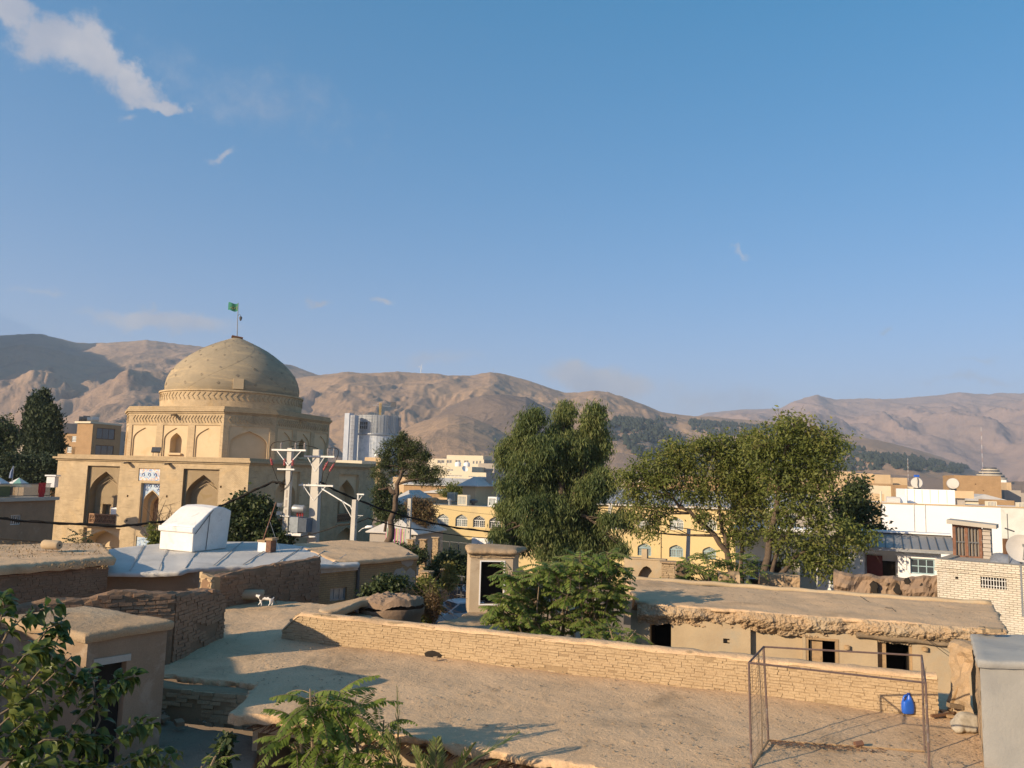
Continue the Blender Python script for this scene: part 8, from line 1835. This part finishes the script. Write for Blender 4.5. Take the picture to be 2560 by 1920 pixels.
def palm():
 rng = np.random.default_rng(81); D = 13.4; V, F = [], []; st = MB(); root = thing('date_palm', 'top of a young date palm with stiff fronds at the bottom edge', 'palm', P(1130, 2050, D)); c = np.array(P(1125, 2010, D))
 def fr(b, tip, droop, ll, npair=46, dd=0.0):
  a = np.array(P(b[0], b[1], D)); t = np.array(P(tip[0], tip[1], D + dd)); v = t - a; L = np.linalg.norm(v); v[2] += droop * L * .45
  frond(rng, V, F, a, v, L * 1.03, droop, npair, ll, .026, tube=st, curl=.1, fold=-.15, fwd=.9, side=.55)
 fr((1000, 2010), (992, 1722), .05, .30, 52); fr((1060, 2000), (1290, 1830), .25, .34, 50, .2); fr((1100, 2000), (1180, 1862), .3, .30, 40, -.3); fr((1090, 2000), (1090, 1850), .1, .30, 44, -.2); fr((1080, 2010), (1040, 1870), .2, .30, 40, -.4); fr((1120, 2000), (1240, 1900), .5, .32, 44, -.2); fr((1010, 2000), (970, 1830), .3, .26, 40, -.3); fr((1130, 2010), (1330, 1930), .5, .30, 40, .1)
 st.tube([Vector((c[0], c[1], 0)), Vector((c[0], c[1], c[2] + .1))], [.22, .16], 10)
 np_mesh('fronds', np.concatenate(V), np.concatenate(F), LG['palm'], root); st.build('stalk', K['bark_pale'], root)
palm()
def far_trees():
 rng = np.random.default_rng(91); q = MB(); V, F = [], []
 rng2 = random.Random(3); k = 0
 for i in range(240):
  D = rng2.uniform(100, 480); px = rng2.choice([rng2.uniform(-40, 140), rng2.uniform(930, 1260), rng2.uniform(1480, 2620), rng2.uniform(1480, 2620)]); c = np.array(at(px, D, rng2.uniform(.5, 3.0))); r = rng2.uniform(1.4, 3.0)
  n = 60; d = rnd_dirs(rng, n); pos = c + d * r * rng.uniform(.6, 1, n)[:, None] * np.array([1, 1, .8]); (v, f) = leaf_quads(pos, rnd_dirs(rng, n), d, np.full(n, r * .5), np.full(n, r * .38)); V.append(v); F.append(f + k); k += len(v)
 tag(np_mesh('town_greenery', np.concatenate(V), np.concatenate(F), LG['dark']), 'scattered dark garden trees among the distant houses', 'trees', kind='stuff')
far_trees()
# ================================================================ poles, wires and small things
def pole(name, label, px0, y0, px1, y1, D, wb=.32, wt=.20, depth=.26, z0=None, slots=False):
 b, t_ = P(px0, y0, D), P(px1, y1, D); z0 = gz(D) - .2 if z0 is None else z0; d = (t_ - b); base = b + d * ((z0 - b.z) / d.z)
 root = thing(name, label, 'pole', base); m = MB(); F = (lambda p, w: [p + CU * a * w / 2 + Vector((-CU.y, CU.x, 0)) * c * depth / 2 for a, c in ((-1, -1), (1, -1), (1, 1), (-1, 1))])
 m.hexa(F(base, wb) + F(t_, wt)); s = m.build('shaft', K['pole'], root)
 if slots:
  q = MB(); n_ = Vector((CU.y, -CU.x, 0))
  for k in range(9):
   p = base.lerp(t_, .30 + k * .055); q.prism([p + CU * a * .055 + Vector((0, 0, c * .20)) + n_ * (depth / 2 + .006) for a, c in ((-1, -1), (1, -1), (1, 1), (-1, 1))], -n_ * .004)
  q.build('shaft_slots', K['grey_wall'], s)
 return root, base, t_
def arm(root, p, L0, L1, z=0, w=.09, name='crossarm', m='window_white', brace=.55):
 q = MB(); c = p + Vector((0, 0, z)) + Vector((CU.y, -CU.x, 0)) * .17; a, b = c - CU * L0, c + CU * L1; f = Frame(Vector((a.x, a.y, 0)), CU); f.box(q, 0, L0 + L1, c.z - w / 2, c.z + w / 2, -.05, .05)
 if brace:
  for s in (-.75, .75): q.tube([c + CU * s * min(L0, L1), c - Vector((0, 0, brace * 1.5))], .03, 4)
 q.build(name, K[m], root); return c
def insul(root, p, h=.36, m='wood_dark'):
 q = MB(); prof = [(.025, 0), (.025, .06)]
 for k in range(4): prof += [(.075, .07 + k * .07), (.03, .11 + k * .07)]
 prof += [(.03, h)]; q.lathe(prof, p, 8); q.build('insulator', K[m], root)
insm = plain('brown_insulator', (.30, .27, .25), .3); K['ins'] = insm; K['ins_red'] = plain('red_insulator', (.35, .05, .05), .4)
pA, bA, tA = pole('utility_pole', 'left concrete power pole of the transformer pair before the shrine', 712, 1372, 727, 1120, 44, .40, .26, slots=True)
pB, bB, tB = pole('utility_pole', 'right concrete power pole of the transformer pair before the shrine', 782, 1372, 795, 1124, 44.3, .62, .42, .34)
cA = arm(pA, tA, 1.05, 1.05, -.12); arm(pA, tA, .62, .42, -1.16, .08, brace=0); cB = arm(pB, tB, .72, 1.15, -.38); cB2 = arm(pB, tB, .95, 1.15, -1.95)
for s in (-.5, .4, .95): insul(pA, cA + CU * s + Vector((0, 0, .05)), .36, 'ins')
for s in (.72, 1.08): insul(pB, cB + CU * s + Vector((0, 0, .05)), .40, 'ins')
def red_fuse(root, a, b):
 q = MB(); a, b = Vector(a), Vector(b); d = (b - a); q.tube([a, b], .022, 5)
 for k in range(4): c = a + d * (.2 + .2 * k); q.tube([c, c + d.normalized() * .05], .07, 8)
 q.build('insulator_string', K['ins_red'], root)
for s in (-1.1, -.22, .28): red_fuse(pA, cA + CU * s - Vector((0, 0, .45)), cA + CU * (s + (.12 if s < -1 else 0)) - Vector((0, 0, .85)))
red_fuse(pB, cB + CU * .75 - Vector((0, 0, .25)), cB + CU * .5 - Vector((0, 0, .75))); red_fuse(pB, cB + CU * 1.15 - Vector((0, 0, .35)), cB + CU * .88 - Vector((0, 0, .8)))
for k in range(4):
 z = bA.z + (tA.z - bA.z) * (.30 + .105 * k); q = MB(); c = bA.lerp(tA, .30 + .105 * k); f = Frame((c.x, c.y, 0), CU); f.box(q, -.28, .28, c.z - .03, c.z + .03, -.22, -.14); q.build('step_bracket', K['window_white'], pA)
def wire(pts, r, sag, lab, name='cable', m='dark', twist=False):
 q = MB(); path = []
 for a, b in zip(pts, pts[1:]):
  a, b = Vector(a), Vector(b)
  for i in range(14): t = i / 14; path.append(a.lerp(b, t) - Vector((0, 0, sag * 4 * t * (1 - t))))
 path.append(Vector(pts[-1])); q.tube(path, r, 5)
 if twist: q.tube([p + Vector((0, r * .9 * math.cos(i * .9), r * 1.1 * math.sin(i * .9))) for i, p in enumerate(path)], r * .7, 4)
 return tag(q.build(name, K[m], smooth=True), lab, 'cable')
def local(root, pts, r=.018, sag=0.0):
 q = MB(); q.tube(pts, r, 5); q.build('jumper_cable', K['dark'], root)
def curve(a, c, b, n=14): a, c, b = Vector(a), Vector(c), Vector(b); return [a * (1 - t) ** 2 + c * 2 * t * (1 - t) + b * t * t for t in np.linspace(0, 1, n)]
up = Vector((0, 0, 1))
local(pA, curve(cA - CU * 1.1 - up * .4, cA - CU * 1.4 + up * .55, cA - CU * .5 + up * .42)); local(pA, curve(cA - CU * .5 + up * .42, cA + up * .6, cA + CU * .4 + up * .42)); local(pA, curve(cA + CU * .4 + up * .42, cA + CU * .7 + up * .55, cA + CU * .95 + up * .42))
local(pA, curve(cA - CU * 1.0 - up * .85, cA - CU * .55 - up * 1.8, cA - CU * .35 - up * 2.0)); local(pA, curve(cA - CU * .22 - up * .85, cA - CU * .2 - up * 1.7, cA - CU * .1 - up * 1.9)); local(pA, curve(cA + CU * .28 - up * .85, cA + CU * .4 - up * 1.9, cA - CU * .4 - up * 2.25))
local(pB, curve(cB + CU * .72 + up * .45, cB + CU * 1.0 + up * .5, cB + CU * 1.1 + up * .45)); local(pB, curve(cB + CU * 1.1 + up * .45, cB + CU * 1.6 + up * .5, cB + CU * 1.15 - up * .35)); local(pB, curve(cB + CU * .5 - up * .75, cB + CU * .4 - up * 1.2, cB + CU * .42 - up * 1.6)); local(pB, curve(cB + CU * .88 - up * .8, cB + CU * .65 - up * 1.4, cB + CU * .62 - up * 1.7))
local(pB, curve(tA + up * .05, tA.lerp(tB, .5) + up * .3, tB + up * .05), .02)
for s in (-.8, -.4, .1, .35): q = MB(); q.tube(curve(cB2 + CU * s + up * .12, cB2 + CU * (s + .15), cB2 + CU * (s + .12) - up * .28), .025, 5); q.build('shackle', K['grey_metal'], pB)
c = P(749, 1312, 44.0); tr = thing('transformer', 'blue-grey finned transformer with a round oil drum hung between the two poles', 'transformer', c - up * .6); f = Frame((c.x, c.y, 0), CU); z = c.z
q = MB(); f.box(q, -.42, .10, z - .40, z + .42, -.35, .35); q.build('tank', plain('transformer_blue', (.22, .25, .27), .5), tr)
for k in range(9): q = MB(); f.box(q, .12 + k * .055, .145 + k * .055, z - .36, z + .38, -.32, .32); q.build('cooling_fin', K['window_blue'] if False else plain('fin_blue', (.13, .16, .20), .5) if k == 0 else bpy.data.materials['fin_blue'], tr)
q = MB(); q.tube([P(733, 1271, 43.9), P(733, 1271, 43.9) + CU * .04, P(760, 1273, 43.9), P(760, 1273, 43.9) + CU * .03], [.17, .21, .21, .17], 16); q.build('oil_drum', K['grey_metal'], tr, smooth=True, autos=40)
for s in (-.15, 0, .15): insul(tr, Vector((c.x, c.y, z + .42)) + CU * s, .25, 'ins_red')
q = MB(); f.box(q, -.55, .35, z - .56, z - .42, -.42, .42); f.box(q, -1.0, 1.0, z - .64, z - .56, -.05, .1); q.build('cradle_beam', K['window_white'], tr)
q = MB(); f.box(q, -.58, -.44, z - .05, z + .45, -.2, .1); q.build('meter_box', K['window_white'], tr)
pC, bC, tC = pole('lamp_pole', 'shorter concrete pole with a curved lamp arm right of the transformer', 882, 1362, 888, 1249, 42, .28, .22)
q = MB(); q.tube([tC - up * .9 + CU * -.12, tC - up * .55 - CU * .14, tC - up * .35 - CU * .25, P(805, 1222, 43.5)], .035, 6); q.tube([tC - up * .95 - CU * .14, P(855, 1252, 42.4)], .02, 5); q.build('swan_arm', K['window_white'], pC)
q = MB(); a = P(896, 1330, 42); q.tube([a, P(905, 1322, 41.9), P(916, 1318, 41.8)], .022, 5); q.build('lamp_bracket', K['window_white'], pC); q = MB(); q.tube([P(913, 1319, 41.8), P(918, 1317.5, 41.8), P(930, 1317, 41.8), P(933, 1317.5, 41.8)], [.04, .08, .07, .03], 8); q.build('lamp_head', K['white'], pC, smooth=True)
q = MB(); e = tC + CU * .15; q.tube([e + up * .0, e + up * .28], .05, 4); q.tube([e + up * .28 - CU * .05, e + up * .28 + CU * .35], .05, 4); q.tube([e - up * .1, e + CU * .22 + up * .2], .02, 4); q.build('top_bracket', K['window_white'], pC)
q = MB(); q.tube([tC - up * .8 + CU * .2, tC - up * .8 + CU * .5], .02, 4); q.tube([tC - up * 1.0 + CU * .12, tC - up * .8 + CU * .4], .015, 4); q.build('side_bracket', K['grey_metal'], pC)
pole('utility_pole', 'plain concrete pole standing before the tan house right of the pine', 1021, 1350, 1025, 1246, 62, .34, .26); pole('utility_pole', 'tilted concrete pole leaning in front of the yellow annex corner', 1513, 1340, 1527, 1263, 60, .34, .26); pole('utility_pole', 'slim grey pole in front of the yellow annex lower windows', 1719, 1400, 1722, 1322, 58, .34, .24)
wire([P(-60, 1288, 36), P(60, 1303, 37.5), P(300, 1316, 39.5), P(420, 1302, 41), P(560, 1262, 43), P(680, 1205, 44), P(712, 1208, 44)], .055, .0, 'thick twisted black cable sagging across the shrine front from the left', twist=True)
wire([P(800, 1205, 44.2), P(900, 1252, 46), P(1030, 1295, 48), P(1160, 1322, 50), P(1330, 1335, 53)], .05, .05, 'thick twisted black cable running right from the power pole past the pine', twist=True)
wire([P(724, 1346, 44), P(850, 1312, 42.5), P(920, 1295, 42), P(1060, 1325, 46), P(1250, 1346, 50)], .028, .1, 'thin black cable looping over the short lamp pole')
wire([P(-40, 1344, 38), P(120, 1356, 38), P(300, 1372, 39), P(400, 1374, 40), P(500, 1365, 42)], .025, .0, 'thin lower black cable across the foot of the shrine')
wire([P(1070, 1263, 70), P(1150, 1278, 66), P(1250, 1288, 62)], .012, .02, 'very thin wire crossing the yellow hall front'); wire([P(1400, 1330, 52), P(1525, 1281, 60), P(1600, 1296, 62)], .03, .1, 'dark cable from the weeping tree to the tilted pole')
wire([P(1600, 1296, 62), P(1720, 1322, 58), P(1900, 1345, 56)], .03, .1, 'dark cable from the tilted pole toward the slim grey pole')
wire([at(2412, 22, 3.3), P(2230, 1520, 26.5), P(2150, 1490, 29)], .008, .1, 'very thin wire crossing the long mud house roof')
c = at(660, 35.2, ZM + .05); t = thing('tin_chimney', 'rusty square tin chimney on the silver roof with one white side', 'chimney', c); f = Frame((c.x, c.y, 0), CU)
q = MB(); f.box(q, -.32, .08, c.z, c.z + .42, 0, .4); q.build('white_side', K['white'], t); q = MB(); f.box(q, .081, .32, c.z, c.z + .5, -.01, .42); q.build('rusty_side', K['rust'], t); q = MB(); f.box(q, .05, .40, c.z + .5, c.z + .6, -.05, .45); f.box(q, -.34, .04, c.z + .42, c.z + .5, -.05, .42); q.build('cap', K['wood'], t)
a = c + Vector((-.1, .1, .5)); b_ = P(690, 1256, 36); t = thing('aerial_mast', 'rusty leaning aerial mast with two small panels above the tin chimney', 'aerial', a); q = MB(); q.tube([a, b_], .03, 6); q.build('mast', K['rust'], t)
for (x, y, s) in ((697, 1262, .16), (696, 1283, .14)): q = MB(); p = P(x, y, 36); q.add([p, p + Vector((.18, 0, .12)), p + Vector((.12, .1, -.16))], [(0, 1, 2)]); q.box(p, (.16, .03, .16), .4); q.build('panel', K['grey_metal'], t)
q = MB(); q.tube([a.lerp(b_, .5), at(700, 35, ZM + .1)], .008, 3); q.build('guy_wire', K['grey_metal'], t)
def roller(px, py, D, L, r, d, lab, m='concrete'):
 p = P(px, py, D); d = Vector(d).normalized(); t = thing('stone_roller', lab, 'roller', p - up * r, 'stone roof rollers'); q = MB(); q.tube([p - d * L / 2, p - d * (L / 2 - .04), p + d * (L / 2 - .04), p + d * L / 2], [r * .86, r, r, r * .86], 22); q.build('stone', K[m], t, smooth=True, autos=40); q = MB(); q.tube([p + d * L / 2, p + d * (L / 2 + .012)], r * .2, 10); q.tube([p - d * L / 2, p - d * (L / 2 + .012)], r * .2, 10); q.build('axle_socket', K['dark'], t)
roller(129, 1362, 30, .72, .17, (.9, -.25, 0), 'sunlit stone roller lying on the grassy mud roof at the upper left', 'plaster'); roller(630, 1487, 28.35, .80, .175, (.97, .15, 0), 'shaded stone roller lying on the roof behind the walking cat', 'plaster')
def cat():
 p = G(664, 1513, ZR + .09); t = thing('cat', 'black and white cat walking left across the earth roof', 'cat', p); me = bpy.data.meshes.new('body'); O = p
 J = [(0.20, 0, .235), (.08, 0, .24), (-.06, 0, .245), (-.17, 0, .25), (-.235, 0, .285), (-.30, 0, .305), (-.35, 0, .292),
         (.20, .045, .14), (.225, .045, .075), (.20, .045, .0), (.18, .045, .0), (.17, -.045, .14), (.165, -.045, .075), (.12, -.045, .005), (.10, -.045, .005),
         (-.17, .045, .13), (-.20, .045, .07), (-.245, .045, .005), (-.265, .045, .005), (-.155, -.045, .13), (-.13, -.045, .07), (-.12, -.045, .0), (-.14, -.045, .0),
         (.27, 0, .24), (.31, .01, .17), (.335, .01, .10), (.36, .015, .06), (-.295, .03, .345), (-.30, .036, .365), (-.295, -.03, .345), (-.30, -.036, .365)]
 R_ = [.078, .085, .082, .075, .05, .055, .03, .045, .022, .018, .018, .045, .022, .018, .018, .036, .02, .018, .018, .036, .02, .018, .018, .022, .018, .016, .012, .018, .006, .018, .006]
 E = [(0, 1), (1, 2), (2, 3), (3, 4), (4, 5), (5, 6), (0, 7), (7, 8), (8, 9), (9, 10), (0, 11), (11, 12), (12, 13), (13, 14), (3, 15), (15, 16), (16, 17), (17, 18), (3, 19), (19, 20), (20, 21), (21, 22), (0, 23), (23, 24), (24, 25), (25, 26), (5, 27), (27, 28), (5, 29), (29, 30)]
 me.from_pydata(J, E, []); m, tr_, b = _base('cat_fur'); tc_ = N(tr_, 'ShaderNodeTexCoord'); ob = tc_.outputs['Object']
 def ball(c, r):
  d = N(tr_, 'ShaderNodeVectorMath', operation='DISTANCE'); d.inputs[1].default_value = c; tr_.links.new(ob, d.inputs[0]); q = N(tr_, 'ShaderNodeMath', operation='LESS_THAN'); q.inputs[1].default_value = r; tr_.links.new(d.outputs['Value'], q.inputs[0]); return q.outputs[0]
 mx = None
 for c_, r in (((.18, -.05, .33), .10), ((.03, -.05, .34), .085), ((-.10, -.05, .34), .10), ((-.16, -.08, .25), .075), ((.30, 0, .2), .055), ((.34, 0, .1), .09), ((-.29, 0, .365), .048), ((.0, .08, .3), .08)):
  o = ball(c_, r); mx = o if mx is None else None or (lambda A, B_: (lambda k: (tr_.links.new(A, k.inputs[0]), tr_.links.new(B_, k.inputs[1]), k.outputs[0])[2])(N(tr_, 'ShaderNodeMath', operation='MAXIMUM')))(mx, o)
 tr_.links.new(_mix(tr_, mx, (.72, .70, .66), (.025, .022, .02)), b.inputs['Base Color']); b.inputs['Roughness'].default_value = .9
 me.materials.append(m); o = bpy.data.objects.new('body', me); o.location = p; finish(o, t, 'body'); sk = o.modifiers.new('skin', 'SKIN'); sk.use_smooth_shade = True
 for v, r in zip(me.skin_vertices[0].data, R_): v.radius = (r, r)
 me.skin_vertices[0].data[1].use_root = True; sb = o.modifiers.new('sub', 'SUBSURF'); sb.levels = sb.render_levels = 2
 for s in (-1, 1): q = MB(); q.lathe([(.002, -.006), (.009, 0), (.002, .006)], p + Vector((-.335, s * .024, .312)), 8); q.build('eye', K['dark'], t)
 q = MB(); q.lathe([(.002, -.005), (.008, 0), (.002, .005)], p + Vector((-.378, 0, .292)), 8); q.build('nose', K['fabric_red'], t)
cat()
def jug():
 p = G(2270, 1783, ZR + .03); t = thing('plastic_jug', 'bright blue plastic jug standing on the earth roof inside the goal', 'jug', p); fwd = Vector((.93, .1, 0)).normalized(); sd = Vector((-fwd.y, fwd.x, 0)); q = MB(); rows = []
 for (z, a0, a1, w) in ((0, -.105, .105, .062), (.012, -.118, .118, .07), (.10, -.125, .125, .074), (.19, -.122, .118, .072), (.235, -.112, .105, .068)):
  rows.append([tuple(p + fwd * ((a0 + a1) / 2 + (a1 - a0) / 2 * math.copysign(abs(math.cos(g)) ** .6, math.cos(g))) + sd * w * math.copysign(abs(math.sin(g)) ** .6, math.sin(g)) + up * z) for g in np.linspace(0, 2 * math.pi, 33)])
 for (z, a0, a1, w) in ((.27, -.02, .098, .058), (.31, -.012, .080, .05), (.345, .0, .055, .034), (.37, .004, .046, .026)):
  rows.append([tuple(p + fwd * ((a0 + a1) / 2 + (a1 - a0) / 2 * math.cos(g)) + sd * w * math.sin(g) + up * z) for g in np.linspace(0, 2 * math.pi, 33)])
 q.grid(np.array(rows)); q.add([rows[-1][i] for i in range(32)], [tuple(range(32))]); q.build('body', K['jug_blue'], t, smooth=True, autos=50)
 q = MB(); q.tube(curve(p + fwd * -.095 + up * .22, p + fwd * -.10 + up * .37, p + fwd * .015 + up * .355), .022, 8); q.build('handle', K['jug_blue'], t, smooth=True); q = MB(); q.lathe([(.03, 0), (.03, .03), (.002, .031)], p + fwd * .025 + up * .365, 12); q.build('cap', K['jug_blue'], t)
jug()
def goal():
 rr_b, rr_t = P(2306, 1878, 14.05), P(2292, 1640, 0) if False else None
 bl = G(1921, 1851, ZR + .03); br = G(2312, 1878, ZR + .03); tl = P(1909, 1617, bl.y); tr_ = P(2304, 1639, br.y + .1)
 fl_t = P(1872, 1657, bl.y - 1.35); fr_t = P(2314, 1707, br.y - 1.30); fl_b = G(1880, 1960, ZR); fl_b = Vector((fl_t.x, fl_t.y, ZR)) + Vector((.03, 0, 0)); fr_b = Vector((fr_t.x + .02, fr_t.y, ZR))
 t = thing('goal_frame', 'rusty small football goal frame with torn netting on the earth roof', 'goal', (bl + br) / 2); r = .018; goal_m = mat('old_goal_paint', (.15, .10, .085), (.11, .075, .065), 8, .8, .2, 40, c3=(.2, .18, .17), s3=4, fine=.2)
 for nm, a, b in (('rear_post', bl, tl), ('front_post', fl_b, fl_t), ('front_post', fr_b, fr_t), ('rear_post', br, tr_), ('crossbar', fl_t, fr_t), ('crossbar', tl, tr_), ('top_bar', fl_t, tl), ('top_bar', fr_t, tr_), ('ground_bar', bl, br), ('ground_bar', bl, fl_b)):
  q = MB(); q.tube([a, b], r if nm != 'ground_bar' else .02, 6); q.build(nm, goal_m if nm != 'ground_bar' else K['wood'], t)
 nm = plain('net_cord', (.16, .12, .08), .9); n = MB(); rng = random.Random(3)
 def panel(a, b, c, d, nx, ny, keep=.9, sag=.05):
  for i in range(nx + 1):
   if rng.random() < keep: u = i / nx; p0, p1 = a.lerp(b, u), d.lerp(c, u); n.tube([p0.lerp(p1, t_) + Vector((math.sin(t_ * 3 + i) * sag, math.sin(t_ * 4) * sag, 0)) for t_ in np.linspace(0, 1, 7)], .0022, 3, cap=False)
  for j in range(ny + 1):
   if rng.random() < keep: v = j / ny; p0, p1 = a.lerp(d, v), b.lerp(c, v); n.tube([p0.lerp(p1, t_) + Vector((0, 0, -sag * math.sin(t_ * math.pi))) for t_ in np.linspace(0, 1, 7)], .0022, 3, cap=False)
 panel(fl_t, tl, bl, fl_b, 16, 20); n.build('net', nm, t); n = MB(); panel(fr_t, tr_, br, fr_b, 14, 18, .45); n.build('net', nm, t)
 n = MB(); n.tube(curve(tl.lerp(fl_t, .4), tl.lerp(fl_t, .5) - up * .9 + Vector((.1, 0, 0)), bl.lerp(fl_b, .4)), .012, 5); n.build('torn_net_roll', nm, t); n = MB(); n.tube(curve(tr_ - up * .05, tr_ - up * .8, br + up * .1), .01, 4); n.build('torn_net_roll', nm, t)
 q = MB()
 for k in range(220):
  u = rng.random() ** 1.5 * .75; p = bl.lerp(br, u) + Vector((0, -rng.uniform(0, .28), .012)); a = rng.uniform(0, 3.1); d = Vector((math.cos(a), math.sin(a), 0)); q.tube([p - d * .03, p + d * .03], .006, 3)
 tag(q.build('twig_litter', K['wood_dark']), 'dry twigs and leaf litter drifted along the goal ground bar', 'litter', kind='stuff')
 q = MB(); p = bl.lerp(br, .56); q.tube([p + up * .03, p + Vector((.14, .02, .05))], .055, 8); tag(q.build('rusty_tin', K['rust']), 'small rusty tin lying on the goal ground bar', 'tin')
goal()
def plank(a, b, w, h, lab, m='wood', name='plank'):
 a, b = Vector(a), Vector(b); d = b - a; q = MB(); z = d.normalized(); x = z.cross(up if abs(z.z) < .9 else Vector((0, 1, 0))).normalized(); y = z.cross(x); q.hexa([p + x * i * w / 2 + y * j * h / 2 for p in (a, b) for i, j in ((-1, -1), (1, -1), (1, 1), (-1, 1))]); tag(q.build(name, K[m]), lab, 'plank', 'broken wood in the corner')
plank(G(2372, 1778, ZR + .05), P(2412, 1682, 16.9), .07, .05, 'long pale batten leaning in the corner beside the concrete block'); plank(G(2356, 1776, ZR + .06), G(2378, 1792, ZR + .05), .14, .05, 'short pale plank lying at the foot of the leaning batten'); plank(G(2328, 1790, ZR + .05), G(2378, 1784, ZR + .08), .05, .05, 'dark thin stick lying in front of the leaning batten', 'wood_dark'); plank(G(2370, 1762, ZR + .25), G(2405, 1768, ZR + .2), .10, .08, 'round-ended log stub propped behind the leaning batten', 'bark_pale', 'log'); plank(G(2382, 1784, ZR + .05), G(2410, 1770, ZR + .05), .05, .04, 'thin dark stick lying right of the leaning batten', 'wood_dark')
q = MB(); c = G(2418, 1822, ZR + .02); slab(q, [c + Vector((-.26, -.14, .1)), c + Vector((.26, -.16, .1))], [c + Vector((-.18, .16, .12)), c + Vector((.22, .16, .12))], 18, 12, .06, .12, 4, 33, .06, .07, bulge=.2); tag(q.build('sack', plain('grey_sack', (.36, .32, .25), .9, var=.25), smooth=True), 'slumped grey sack on the roof at the foot of the concrete block', 'sack')
for (x, y, s, lab, m) in ((1407, 1664, .11, 'upright wedge-shaped stone against the foot of the long wall', 'plaster_dark'), (1521, 1662, .08, 'small pale stone block at the foot of the long wall', 'plaster'), (1797, 1722, .07, 'white shard lying on the roof near the goal', 'white'), (1088, 1650, .05, 'small lump of earth beside the burrow', 'mud')):
 c = G(x, y, ZR + .02); q = MB(); rng = random.Random(x); q.hexa([c + Vector((a * s * rng.uniform(.7, 1.2), b * s * rng.uniform(.6, 1.1), z_ * s * rng.uniform(1.2, 1.9) * (.35 if m == 'white' else 1))) * (1 if z_ == 0 or m != 'plaster_dark' else 1) for z_ in (0, 1) for a, b in ((-1, -1), (1, -1), (1, 1), (-1, 1))]); tag(q.build('stone', K[m]), lab, 'stone')
def scatter(n, region, zf, lo, hi, m, lab, seed, flat=.6, name='rubble'):
 rng = np.random.default_rng(seed); V, F = [], []; base = np.array([(1, 0, 0), (-.5, .87, 0), (-.5, -.87, 0), (0, 0, 1.0)]); f = np.array([(0, 1, 3), (1, 2, 3), (2, 0, 3)])
 for k in range(n):
  px, py = region(rng); p = np.array(G(px, py, zf)); s = lo + (hi - lo) * rng.random() ** 3; a = rng.uniform(0, 6.3); R_ = np.array([[math.cos(a), -math.sin(a), 0], [math.sin(a), math.cos(a), 0], [0, 0, 1]]); V.append((base * rng.uniform(.6, 1.3, (4, 1)) * np.array([s, s * rng.uniform(.5, 1), s * flat])) @ R_.T + p); F.append(f + 4 * k)
 tag(np_mesh(name, np.concatenate(V), np.concatenate(F), K[m]), lab, 'rubble', kind='stuff')
def reg_main(rng):
 while True:
  x, y = rng.uniform(420, 2460), rng.uniform(1520, 1920)
  if y > 1560 + (x - 700) * .127 and y < 1690 + (x - 560) * .21 and y < 1920: return x, y
scatter(2600, reg_main, ZR + .03, .006, .045, 'mud', 'small clods and pebbles scattered over the wide earth roof', 5)
scatter(900, reg_main, ZR + .03, .006, .05, 'mud_dark', 'dark crumbs of earth scattered over the wide earth roof', 6, .3)
scatter(700, reg_main, ZR + .03, .006, .03, 'plaster', 'pale straw bits and dust crumbs scattered over the wide earth roof', 9, .25)
def reg_long(rng):
 x = rng.uniform(1600, 2480); return x, rng.uniform(1462 + (x - 1800) * .07, 1500 + (x - 1800) * .075)
scatter(500, reg_long, 4.03, .01, .06, 'mud_dark', 'dark straw and crumbs scattered over the long mud house roof', 7, .25)
def reg_yard(rng): return rng.uniform(330, 610), rng.uniform(1775, 1910)
scatter(200, reg_yard, 2.76, .01, .07, 'mud_dark', 'loose clods in the shaded lower yard', 8)
